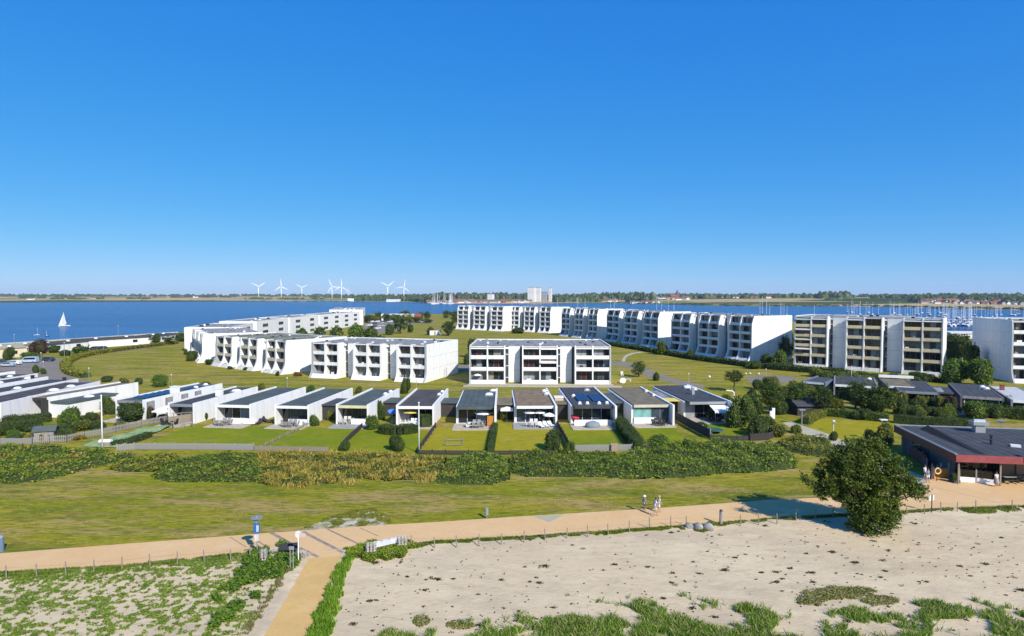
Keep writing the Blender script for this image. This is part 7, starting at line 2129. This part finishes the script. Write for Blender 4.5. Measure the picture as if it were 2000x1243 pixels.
for x in (0.1, Lb - 0.16): pbox('leg', bn, x, 0.1, 0, x + 0.06, 0.16, 0.7, METAL)
m = MB()
for i in range(int(Lb / 0.25)): m.box(0.1 + i * 0.25, 0.02, 0.05, 0.28 + i * 0.25, 0.06, 0.55)
m.build('lower_panel', BRICK_Y, bn)

# boulders by the promenade
for i, (a, b, w, l) in enumerate(((1346, 1033, 0.42, 'left pale boulder, greenest of the three at the sand edge'), (1364, 1036, 0.5, 'middle pale boulder of the three at the sand edge'), (1383, 1037, 0.55, 'right boulder of the three, most brownish and overgrown'))):
    m = MB(); m.sphere((0, 0, w * 0.55), w * 1.1, w * 0.8, w * 0.8, 10, 7, rng=RX, jit=0.09)
    tag(m.build('boulder', BOULDER, None, P(a, b), (0, 0, RX.uniform(0, 3)), smooth=True), l, 'boulder')
shrub(1393, 1030, 26, 0.45, 'rose', 'low green tuft of plants around the right boulder')
shrub(1372, 1041, 30, 0.35, 'olive', 'grass tuft in front of the three boulders')
shrub(1334, 1037, 18, 0.3, 'rose', 'small green plant left of the boulders')
b_ = empty('bollard', P(1408, 1027), 0, 'thick dark wooden post right of the boulders', 'post')
m = MB(); m.tube((0, 0, 0), (0, 0, 1.4), 0.16, 0.15, n=9); m.build('post', WOOD_G, b_); m = MB(); m.tube((0, 0, 1.4), (0, 0, 1.55), 0.17, 0.10, n=9); m.build('cap', DARKMETAL, b_)
b_ = empty('bollard', P(950.5, 1013), 0, 'grey waste bin post at the meadow edge of the promenade', 'bin')
m = MB(); m.tube((0, 0, 0), (0, 0, 0.35), 0.05, n=8); m.build('post', METAL, b_); m = MB(); m.tube((0, 0, 0.35), (0, 0, 1.0), 0.17, 0.16, n=10); m.build('body', mat('bin_bluegrey', (0.22, 0.27, 0.30)), b_); m = MB(); m.lathe([(0.2, 1.0), (0.2, 1.05), (0.05, 1.12)], n=10); m.build('lid', METAL, b_)
b_ = empty('waste_bin', P(2, 1077), 0, 'blue-grey waste bin at the left edge of the promenade', 'bin')
m = MB(); m.tube((0, 0, 0), (0, 0, 1.2), 0.25, 0.24, n=12); m.build('body', mat('bin_blue', (0.12, 0.18, 0.24)), b_); m = MB(); m.lathe([(0.28, 1.2), (0.28, 1.25), (0.1, 1.4)], n=12); m.build('lid', METAL, b_)
s4 = empty('plaza_sign', P(1819.5, 1003, 0.0), 0, 'post with two narrow white boards at the lower edge of the plaza', 'sign')
m = MB(); m.tube((0, 0, 0), (0, 0, 1.9), 0.05, n=7); m.build('post', WOOD_D, s4)
pbox('sign_board', s4, -0.26, -0.03, 1.3, -0.10, 0.0, 1.85, WHITEPAINT); pbox('sign_board', s4, 0.08, -0.03, 1.35, 0.2, 0.0, 1.85, WHITEPAINT)
# signs on the restaurant lawn
s5 = empty('lawn_sign', P(1628, 843), 0, 'white pole with a dark round thing on the lawn beside the sandy path', 'sign')
m = MB(); m.tube((0, 0, 0), (0, 0, 1.4), 0.05, n=7); m.build('post', WHITEPAINT, s5); m = MB(); m.sphere((0, 0, 1.55), 0.3, 0.2, 0.35, 9, 6, rng=RX, jit=.1); m.build('head', METAL, s5)
s6 = empty('path_light', P(1566, 830), 0, 'street light with a flat square head by the sandy path', 'lamp post')
m = MB(); m.tube((0, 0, 0), (0, 0, 2.5), 0.08, n=7); m.build('post', METAL, s6); pbox('lamp_head', s6, -0.5, -0.25, 2.5, 0.5, 0.25, 2.65, METAL)
s7 = empty('stone_column', P(1510, 818), 0, 'white stone column and cloth rail beside the sandy path', 'column')
m = MB(); m.box(-0.25, -0.2, 0, 0.25, 0.2, 1.9); m.build('column', WHITE, s7); m = MB(); m.sphere((-0.5, -0.2, 0.7), 0.35, 0.3, 0.7, 8, 6, rng=RX, jit=.15); m.build('cloth', WHITE, s7)
s8 = empty('light_mast', P(1722, 862), 0, 'lamp mast with a broad white head behind the big tree', 'lamp post')
m = MB(); m.tube((0, 0, 0), (0, 0, 3.2), 0.07, n=7); m.build('post', METAL, s8); pbox('lamp_head', s8, -0.35, -0.3, 3.2, 0.75, 0.3, 3.32, WHITEPAINT)
# thatch-dark shed in the pine group
p = P(1590, 812)
sd_ = empty('dark_shed', p, 0.1, 'black low shed with gently pitched roof among the dark trees', 'shed')
pbox('wall', sd_, -3.2, 0, 0, 2.8, 5, 1.9, WOOD_D)
m = MB(); m.prism_x([(-0.4, 1.85), (2.5, 2.9), (5.4, 1.85), (5.4, 1.75), (-0.4, 1.75)], -3.5, 3.1); m.build('roof', FELT, sd_)

# left gardens: shed, barrel, net, swing
p = P(85, 862)
sh_ = empty('garden_shed', p, 0.35, 'small grey garden shed with green-grey pitched roof at the left', 'shed')
pbox('wall', sh_, -1.2, 0, 0, 1.3, 1.6, 1.5, WOOD_G)
m = MB(); m.prism_x([(-0.2, 1.45), (0.8, 2.1), (1.8, 1.45), (1.8, 1.52), (0.8, 2.2), (-0.2, 1.52)], -1.5, 1.6); m.build('roof', FELT_G, sh_)
pbox('door', sh_, -0.3, -0.04, 0.05, 0.4, -0.003, 1.4, WOOD)
br = empty('covered_barrel', P(207, 873), 0.0, 'brown barrel with rounded white cover beside the tall left flagpole', 'barrel')
m = MB(); m.box(-0.75, -0.35, 0, 0.75, 0.4, 0.75); m.build('body', WOOD, br)
m = MB(); m.prism_x([(-0.4 * math.cos(t_) * 1.05, 0.75 + 0.35 * math.sin(t_)) for t_ in np.linspace(0, math.pi, 9)], -0.82, 0.82); m.build('cover', WHITEPAINT, br)
NET = mat('green_net', (0.16, 0.30, 0.13), (0.30, 0.33, 0.14), scale=1.6, detail=10, thr=(0.45, 0.56))
V, F = [], []
qs = PP([(158, 874), (235, 876), (300, 852), (345, 832), (330, 826), (250, 846)])
def netmesh():
    m = MB()
    a, b, c, d = P(160, 874), P(235, 876), P(340, 832), P(285, 838)
    nx, ny = 18, 7
    r_ = random.Random(4)
    for i in range(nx + 1):
        for j in range(ny + 1):
            u_, v_ = i / nx, j / ny
            q = (a * (1 - v_) + b * v_) * (1 - u_) + (d * (1 - v_) + c * v_) * u_
            V.append((q.x, q.y, 0.12 + 0.32 * abs(math.sin(u_ * 9)) * r_.uniform(.6, 1)))
    for i in range(nx):
        for j in range(ny): F.append((i * (ny + 1) + j, i * (ny + 1) + j + 1, (i + 1) * (ny + 1) + j + 1, (i + 1) * (ny + 1) + j))
    m.add(V, F)
    return m.build('garden_net', NET, smooth=True)
tag(netmesh(), 'pale green netting spread over the left garden bed', 'net')
sw = empty('swing_frame', P(358, 836), 0.5, 'wooden A-frame swing at the end of the left slatted fence', 'swing')
for x in (-1.4, 1.4):
    for y in (-0.8, 0.8):
        m = MB(); m.tube((x, y, 0), (x, 0, 2.5), 0.06, n=6); m.build('leg', WOOD, sw)
m = MB(); m.tube((-1.6, 0, 2.5), (1.6, 0, 2.5), 0.06, n=6); m.build('beam', WOOD, sw)
m = MB(); m.tube((-0.3, 0, 2.5), (-0.3, 0, 0.5), 0.012, n=4); m.tube((0.3, 0, 2.5), (0.3, 0, 0.5), 0.012, n=4); m.build('rope', METAL, sw); pbox('seat', sw, -0.35, -0.12, 0.47, 0.35, 0.12, 0.5, WOOD_D)
by_ = MB(); by_.sphere((0, 0, 0.5), 0.35, 0.35, 0.5, 8, 6); tag(by_.build('yellow_plant_pot', AWN_Y, None, P(341, 826), smooth=True), 'yellow round thing beside the swing frame', 'pot')
tr = empty('trampoline', P(1394, 846), 0, 'round green trampoline in the garden before the last terrace house', 'trampoline')
m = MB(); m.lathe([(1.5, 0.52), (1.5, 0.58), (1.45, 0.60), (0.02, 0.56)], n=24); m.build('mat', mat('trampoline_green', (0.03, 0.10, 0.075)), tr)
for i in range(6):
    m = MB(); t_ = i * math.pi / 3; m.tube((1.4 * math.cos(t_), 1.4 * math.sin(t_), 0), (1.4 * math.cos(t_), 1.4 * math.sin(t_), 0.54), 0.04, n=5); m.build('leg', METAL, tr)
fp = empty('playpen_frame', P(887, 866), 0, 'rusty square ground frame on the garden lawn left of the hedge strip', 'frame')
for (x0, y0, x1, y1) in ((-1.3, -1.6, 1.3, -1.5), (-1.3, 1.5, 1.3, 1.6), (-1.3, -1.49, -1.2, 1.49), (1.2, -1.49, 1.3, 1.49)): pbox('rail', fp, x0, y0, 0.12, x1, y1, 0.24, WOOD)
for x in (-1.3, 1.2):
    for y in (-1.6, 1.5): pbox('post', fp, x, y + .101, 0.0, x + .1, y + 0.2, 0.4, WOOD)
bc = empty('bicycle', P(857, 833), 0.6, 'dark bicycle leaning near the side wall of the brown-black roofed house', 'bicycle')
for x, n__ in ((-0.52, 0), (0.52, 1)):
    m = MB()
    for i in range(14):
        a0, a1 = 2 * math.pi * i / 14, 2 * math.pi * (i + 1) / 14
        m.tube((x + 0.34 * math.cos(a0), 0, 0.35 + 0.34 * math.sin(a0)), (x + 0.34 * math.cos(a1), 0, 0.35 + 0.34 * math.sin(a1)), 0.022, n=4, caps=False)
    for i in range(5): m.tube((x, 0, 0.35), (x + 0.33 * math.cos(i * 1.257), 0, 0.35 + 0.33 * math.sin(i * 1.257)), 0.006, n=3)
    m.build('wheel', DARKMETAL, bc)
m = MB()
for a, b in (((-0.52, 0, .35), (-.12, 0, .85)), ((-.12, 0, .85), (.38, 0, .85)), ((.38, 0, .85), (0, 0, .32)), ((0, 0, .32), (-.16, 0, .95)), ((0, 0, .32), (-.52, 0, .35)), ((.38, 0, .95), (.52, 0, .35))): m.tube(a, b, 0.022, n=5)
m.build('frame', REDCLOTH, bc)
m = MB(); m.box(-.28, -.07, .93, -.06, .07, .98); m.build('saddle', DARKMETAL, bc); m = MB(); m.tube((.36, -.28, 1.0), (.36, .28, 1.0), 0.02, n=5); m.tube((.38, 0, .9), (.36, 0, 1.0), 0.02, n=5); m.build('handlebar', METAL, bc)

# --- restaurant gate, glass windbreak, tables
gA, gB = P(1822, 937), P(1853, 935)
g_ = empty('orange_gate', gA, math.atan2((gB - gA).y, (gB - gA).x), 'orange wooden board gate left of the restaurant terrace', 'gate')
Lg = (gB - gA).length
for i in range(int(Lg / 0.21)): pbox('board', g_, i * 0.21, 0, 0.08, i * 0.21 + 0.19, 0.04, 1.25, WOOD_O)
for x in (-0.12, Lg * 0.5, Lg): pbox('post', g_, x, 0.045, 0, x + 0.1, 0.15, 1.9, WOOD_G)
A, B = P(1873, 943), P(1906, 945.5); C_ = P(1944, 950)
for (a, b, l) in ((A, B, 'left bay of the glass windbreak with white base at the restaurant terrace'), (B, C_, 'right bay of the glass windbreak with white base, next to the standing woman')):
    d = b - a
    wb_ = empty('glass_windbreak', a, math.atan2(d.y, d.x), l, 'windbreak')
    L_ = d.length
    pbox('base_panel', wb_, 0.1, 0, 0.02, L_ - 0.003, 0.06, 0.72, WHITEPAINT)
    gm = bpy.data.materials.get('clear_glass')
    if gm is None:
        gm = bpy.data.materials.new('clear_glass'); gm.use_nodes = True
        nt = gm.node_tree; N, L = nt.nodes, nt.links
        N.clear(); out = N.new('ShaderNodeOutputMaterial'); tr_ = N.new('ShaderNodeBsdfTransparent'); tr_.inputs[0].default_value = (0.75, 0.8, 0.8, 1)
        gl = N.new('ShaderNodeBsdfGlossy'); gl.inputs['Roughness'].default_value = 0.05; fr_ = N.new('ShaderNodeFresnel'); mx = N.new('ShaderNodeMixShader')
        nz_ = N.new('ShaderNodeTexNoise'); nz_.inputs['Scale'].default_value = 3; mr_ = N.new('ShaderNodeMapRange'); mr_.inputs[3].default_value = 0.03; mr_.inputs[4].default_value = 0.10; L.new(nz_.outputs[0], mr_.inputs[0]); L.new(mr_.outputs[0], gl.inputs['Roughness'])
        L.new(fr_.outputs[0], mx.inputs[0]); L.new(tr_.outputs[0], mx.inputs[1]); L.new(gl.outputs[0], mx.inputs[2]); L.new(mx.outputs[0], out.inputs[0])
    pbox('glass_pane', wb_, 0.1, 0.02, 0.73, L_ - 0.003, 0.035, 1.6, gm)
    pbox('post', wb_, -0.05, -0.03, 0, 0.095, 0.1, 1.75, METAL)
pv = empty('open_pavilion', P(1955, 938), 0.0, 'dark square open pavilion with blue-grey top before the restaurant wall', 'pavilion')
for x in (0, 1.7):
    for y in (0, 1.7): pbox('post', pv, x, y, 0, x + 0.09, y + 0.09, 2.3, WOOD_D)
pbox('top', pv, -0.15, -0.15, 2.3, 1.95, 1.95, 2.42, WOOD_D); pbox('cloth', pv, -0.1, -0.1, 2.43, 1.9, 1.9, 2.47, mat('cloth_blue_grey', (0.3, 0.34, 0.5)))
def picnic(px, py, label):
    root = empty('picnic_table', P(px, py, 0.12), RX.uniform(-0.3, 0.3), label, 'table')
    pbox('tabletop', root, -0.7, -0.4, 0.7, 0.7, 0.4, 0.76, WOOD_G)
    for y in (-0.75, 0.5): pbox('bench', root, -0.7, y, 0.42, 0.7, y + 0.25, 0.46, WOOD_D)
    for x in (-0.5, 0.44): pbox('leg', root, x, -0.7, 0, x + 0.06, 0.7, 0.06, WOOD_D); pbox('leg', root, x, -0.06, 0.06, x + 0.06, 0.06, 0.7, WOOD_D)
picnic(1969, 943, 'picnic table with pale top right of the standing woman')
picnic(1992, 941, 'picnic table under the pavilion at the right edge')
picnic(1905, 933, 'picnic table behind the glass windbreak')
# planter by the gate
pl_ = empty('planter_bush', P(1864, 944), 0, 'dark clipped bush in a planter at the corner of the glass windbreak', 'plant')
pbox('planter', pl_, -0.5, -0.3, 0, 0.5, 0.3, 0.4, WOOD_D); link('foliage', BUSH['dark'][0], pl_, (0, 0, 0.35), (0, 0, 0), (0.55, 0.4, 0.9))
# lifebuoy on its post
lb = empty('lifebuoy_post', P(1831, 940, 0.12), 0, 'yellow ring lifebuoy hanging on a post before the orange gate', 'lifebuoy')
m = MB(); m.tube((0, 0.1, 0), (0, 0.1, 1.9), 0.05, n=7); m.build('post', WOOD_D, lb)
m = MB()
for i in range(18):
    a0, a1 = 2 * math.pi * i / 18, 2 * math.pi * (i + 1) / 18
    m.tube((0.33 * math.cos(a0), 0, 1.2 + 0.33 * math.sin(a0)), (0.33 * math.cos(a1), 0, 1.2 + 0.33 * math.sin(a1)), 0.09, n=7, caps=False)
m.build('ring', mat('lifebuoy_yellow', (0.66, 0.50, 0.22), rough=0.5), lb, smooth=True)

# ================================================================ PEOPLE
SKIN = mat('skin', (0.48, 0.30, 0.21), rough=0.6); HAIRB = mat('hair_brown', (0.08, 0.05, 0.03)); HAIRY = mat('hair_blond', (0.5, 0.4, 0.22)); HAT = mat('hat_white', (0.75, 0.73, 0.68))
def skin_mesh(name, verts, edges, radii, m_, sub=1):
    me = bpy.data.meshes.new(name + '_tmp'); me.from_pydata(verts, edges, [])
    o = bpy.data.objects.new(name + '_tmp', me); COL.objects.link(o)
    md = o.modifiers.new('s', 'SKIN'); md.use_smooth_shade = True
    for i, r in enumerate(radii):
        r = r if isinstance(r, tuple) else (r, r)
        me.skin_vertices[0].data[i].radius = r
    me.skin_vertices[0].data[0].use_root = True
    if sub: o.modifiers.new('u', 'SUBSURF').levels = sub
    dg = bpy.context.evaluated_depsgraph_get(); dg.update()
    ev = o.evaluated_get(dg)
    out = bpy.data.meshes.new_from_object(ev)
    out.name = name
    bpy.data.objects.remove(o)
    out.materials.clear(); out.materials.append(m_)
    return out
def person(p, face, stride, label, top, bottom, hair, skirt=False, bag=None, hatm=None, h=1.72, armfwd=0.25, group=None, longsleeve=False):
    """face: heading angle (0 = +x). figure walks along its own +x"""
    root = empty('person', p, face, label, 'person', group)
    k = h / 1.72
    s = stride
    V = [(0, 0, .95), (0.01, 0, 1.12), (0.02, 0, 1.32), (0.02, 0, 1.47), (0.04, 0, 1.56), (0.05, 0, 1.66),      # 0-5 pelvis, waist, chest, neck, head
         (0, .10, .90), (s * .45 + .04, .10, .50), (s * .9 - .02, .10, .09), (s * .9 + .17, .11, .04),           # 6-9 left leg
         (0, -.10, .90), (-s * .25 + .05, -.10, .50), (-s * .95, -.10, .14), (-s * .95 + .14, -.11, .05),        # 10-13 right leg
         (0.02, .17, 1.42), (-armfwd * .5, .24, 1.16), (-armfwd * .2 + .04, .25, .93), (-armfwd * .1 + .08, .245, .84),   # 14-17
         (0.02, -.17, 1.42), (armfwd * .35, -.24, 1.16), (armfwd * .9, -.24, .96), (armfwd * 1.15, -.235, .88)]   # 18-21
    E = [(0, 1), (1, 2), (2, 3), (3, 4), (4, 5), (0, 6), (6, 7), (7, 8), (8, 9), (0, 10), (10, 11), (11, 12), (12, 13), (2, 14), (14, 15), (15, 16), (16, 17), (2, 18), (18, 19), (19, 20), (20, 21)]
    Rr = [(.12, .16), (.10, .135), (.11, .165), .05, .085, .10, .085, .055, .04, .035, .085, .055, .04, .035, .05, .038, .03, .03, .05, .038, .03, .03]
    body = skin_mesh('body', [tuple(c * k for c in v) for v in V], E, [tuple(x * k for x in r) if isinstance(r, tuple) else r * k for r in Rr], SKIN)
    link('body', body, root)
    # shirt, on its own short skeleton over the torso and upper arms
    V2 = [V[1], V[0], V[2], (0.02, 0, 1.44), V[14], tuple((V[14][i] + V[15][i]) / 2 if not longsleeve else V[15][i] for i in range(3)), V[18], tuple((V[18][i] + V[19][i]) / 2 if not longsleeve else V[19][i] for i in range(3))]
    sh = skin_mesh('shirt', [tuple(c * k for c in v) for v in V2], [(0, 1), (0, 2), (2, 3), (2, 4), (4, 5), (2, 6), (6, 7)], [(.125 * k, .165 * k), (.14 * k, .185 * k), (.13 * k, .185 * k), (.075 * k, .11 * k), .068 * k, .055 * k, .068 * k, .055 * k], top)
    link('shirt', sh, root)
    if skirt:
        m = MB(); m.lathe([(0.16, 1.08), (0.20, 0.95), (0.27, 0.6), (0.30, 0.38)], n=12); m.build('skirt', bottom, root, smooth=True, scale=(k, k, k))
    else:
        V3 = [V[0], (0, 0, 1.04), V[6], tuple((V[6][i] * .25 + V[7][i] * .75) for i in range(3)), V[10], tuple((V[10][i] * .25 + V[11][i] * .75) for i in range(3))]
        st = skin_mesh('shorts', [tuple(c * k for c in v) for v in V3], [(0, 1), (0, 2), (2, 3), (0, 4), (4, 5)], [(.14 * k, .175 * k), (.13 * k, .17 * k), .10 * k, .085 * k, .10 * k, .085 * k], bottom)
        link('shorts', st, root)
    m = MB(); m.sphere((0.025 * k, 0, 1.685 * k), .115 * k, .105 * k, .115 * k, 10, 7); m.build('hair', hair, root, smooth=True)
    # face
    m = MB(); m.box(0.135 * k, -0.012, 1.62 * k, 0.165 * k, 0.012, 1.66 * k); m.build('nose', SKIN, root)
    if hatm:
        m = MB(); m.lathe([(0.21, 1.70), (0.215, 1.715), (0.12, 1.73), (0.11, 1.80), (0.06, 1.84)], n=12, c=(0.03, 0, 0)); m.build('hat', hatm, root, smooth=True, scale=(k, k, k))
    if bag:
        b0 = Vector(V[17]) * k
        bo = MB(); bo.prism_x([(-0.09, -0.50), (0.09, -0.50), (0.07, -0.10), (-0.07, -0.10)], -0.2, 0.2)
        bt_ = MB()
        tag(bo.build('shoulder_bag', bag[0], None, (Vector(p) + Matrix.Rotation(face, 3, 'Z') @ (b0 + Vector((0.0, 0.16, 0.35)))), (0, 0, face)), bag[1], 'bag')
    return root
SH_BLUE = mat('cloth_bluegrey', (0.16, 0.24, 0.34)); SH_WHITE = mat('cloth_white', (0.78, 0.77, 0.78)); SH_NAVY = mat('cloth_navy', (0.03, 0.04, 0.09)); TR_L = mat('cloth_light_grey', (0.55, 0.55, 0.56)); PINK = mat('cloth_pinkish', (0.55, 0.38, 0.36))
person(P(1258, 1000, 0.12), 0.2, 0.18, 'person in blue top and pale hat walking leftmost of the three on the promenade', SH_BLUE, SH_BLUE, HAIRY, hatm=HAT, h=1.62)
person(P(1280, 1009, 0.12), 0.15, 0.26, 'person in white shirt and shorts, nearest of the three walking on the promenade', SH_WHITE, TR_L, HAIRB, h=1.82)
person(P(1287, 1002, 0.12), 0.15, 0.22, 'person in white with a big pale bag, rightmost of the three on the promenade', SH_WHITE, SH_WHITE, HAIRY, h=1.7, bag=(mat('bag_cream', (0.75, 0.72, 0.62)), 'big pale beach bag carried by the rightmost walker on the promenade'))
person(P(1806, 937, 0.12), -1.2, 0.1, 'person in checked light shirt standing left of the orange gate', SH_WHITE, SH_NAVY, HAIRB, h=1.7)
person(P(1812, 943, 0.12), -1.6, 0.12, 'person in white shorts in front of the other one left of the orange gate', SH_BLUE, SH_WHITE, HAIRB, h=1.66)
person(P(1822, 936, 0.12), -1.4, 0.1, 'person in pinkish clothes beside the lifebuoy', PINK, PINK, HAIRB, h=1.6)
person(P(1946, 951, 0.12), 1.4, 0.08, 'woman in white top and long grey skirt at the end of the glass windbreak', SH_WHITE, mat('cloth_warm_grey', (0.34, 0.29, 0.28)), HAIRB, skirt=True, h=1.68)

# ================================================================ CARS
TYRE = mat('tyre_black', (0.02, 0.02, 0.02))
def car(px, py, rz, paint, label, van=False, z=0.0):
    root = empty('parked_car', P(px, py, z), rz, label, 'car')
    L_, W_ = (5.0, 1.95) if van else (4.3, 1.78)
    H_ = 2.0 if van else 1.48
    m = MB()
    if van: pr_ = [(-L_ / 2, .35), (-L_ / 2, 1.0), (-L_ / 2 + .1, H_), (L_ / 2 - 1.6, H_), (L_ / 2 - .8, 1.15), (L_ / 2 - .05, .95), (L_ / 2, .35)]
    else: pr_ = [(-L_ / 2, .35), (-L_ / 2 + .02, .85), (-L_ / 2 + .25, 0.95), (-L_ / 2 + .7, H_ - .03), (-L_ / 2 + 1.1, H_), (.35, H_), (1.15, .98), (L_ / 2 - .1, .80), (L_ / 2, .35)]
    m.prism_x([(x, z_) for x, z_ in pr_], -W_ / 2, W_ / 2)
    m.build('body', paint, root, rot=(0, 0, -math.pi / 2))
    m = MB()
    if van: wp = [(-L_ / 2 + .25, 1.15), (-L_ / 2 + .3, H_ - .2), (L_ / 2 - 1.7, H_ - .2), (L_ / 2 - 1.05, 1.15)]
    else: wp = [(-L_ / 2 + .75, .98), (-L_ / 2 + .95, H_ - .1), (.3, H_ - .1), (1.0, .98)]
    m.prism_x(wp, -W_ / 2 - 0.012, W_ / 2 + 0.012); m.build('side_window', DARKGLASS, root, rot=(0, 0, -math.pi / 2))
    for x in (-L_ * .31, L_ * .31):
        for y in (-W_ / 2 + .1, W_ / 2 - .1):
            m = MB(); m.tube((x, y - .12, .33), (x, y + .12, .33), .33, n=14)
            w_ = m.build('wheel', TYRE, root)
            m = MB(); m.tube((x, y - .13, .33), (x, y + .13, .33), .18, n=10); m.build('rim', METAL, w_)
    for y in (-W_ / 2 + .3, W_ / 2 - .3):
        m = MB(); m.box(L_ / 2 - .08, y - .15, .6, L_ / 2 + .01, y + .15, .76); m.build('headlight', WHITEPAINT, root)
    return root
CWH = mat('car_paint_white', (0.75, 0.76, 0.78), rough=0.25); CSI = mat('car_paint_silver', (0.35, 0.42, 0.50), rough=0.25); CDK = mat('car_paint_dark', (0.05, 0.06, 0.08), rough=0.25); CBL = mat('car_paint_lightblue', (0.40, 0.50, 0.62), rough=0.25)
car(57, 709, 3.3, CBL, 'light blue-grey van with dark windows on the car park at the left', van=True)
car(26, 713, 3.3, CWH, 'white car between the van and the silver car at the left')
car(14, 716.5, 3.3, CSI, 'silver car in front of the white car at the left edge')
car(92, 706, 3.2, CDK, 'dark low car beside the lamp post at the left road bend')
car(-4, 711, 3.3, CDK, 'dark car at the very left edge of the car park')
car(184, 684, 3.2, CDK, 'dark car parked before the white shore house')
car(198, 683.5, 3.2, CDK, 'second dark car parked before the white shore house, nearer the middle')
for i, (a, b, c_) in enumerate(((725, 630, CWH), (731, 634, CDK), (737, 629.5, CWH), (744, 633, CSI), (752, 629, CDK), (722, 637, CWH), (730, 640, CDK), (738, 643, CWH), (745, 638, CSI), (762, 630, CWH), (770, 627, CDK), (815, 629, CWH), (824, 630, CSI), (835, 629, CDK))):
    o = car(a, b, 3.2 + RX.uniform(-.3, .3), c_, ('white', 'dark', 'white', 'silver', 'dark', 'white', 'dark', 'white', 'silver', 'white', 'dark', 'white', 'silver', 'dark')[i] + ' car on the far parking lot behind the white blocks')
    o['group'] = 'cars on the far parking lot'; o['label'] = 'car on the far parking lot behind the white blocks'
sheet('far_parking_lot', PP([(705, 652), (715, 628), (790, 626), (850, 628), (850, 631), (800, 633), (790, 640), (740, 652)]), 0.01, ROADM)
# buildings by the far parking lot
gable_house('town_house', P(762, 626), 14, 10, 4, 1.5, 0.1, TREND, mat('roof_pale', (0.55, 0.55, 0.55)), 'white pavilion behind the far parking lot, left of the round tree', 'house')
gable_house('town_house', P(812, 626), 9, 7, 2.2, 3.4, 0.1, BRICK_R, mat('roof_bright_red', (0.24, 0.06, 0.045)), 'red-roofed low house behind the far parking lot', 'house')
gable_house('town_house', P(795, 626), 12, 10, 4.5, 1.0, 0.1, TREND, mat('roof_white', (0.6, 0.6, 0.58)), 'white flat house between the round tree and the red roof', 'house')

# ================================================================ HAZE
hz = bpy.data.materials.new('thin_air_haze'); hz.use_nodes = True
nt = hz.node_tree; nt.nodes.clear()
o_ = nt.nodes.new('ShaderNodeOutputMaterial'); v_ = nt.nodes.new('ShaderNodeVolumePrincipled')
v_.inputs['Color'].default_value = (0.70, 0.86, 1.0, 1); v_.inputs['Density'].default_value = 0.00005; v_.inputs['Anisotropy'].default_value = 0.0
nt.links.new(v_.outputs[0], o_.inputs['Volume'])
m = MB(); m.box(-14500, -700, -5.0, 14500, 12500, 150.0)
o = m.build('haze', hz); o['kind'] = 'stuff'
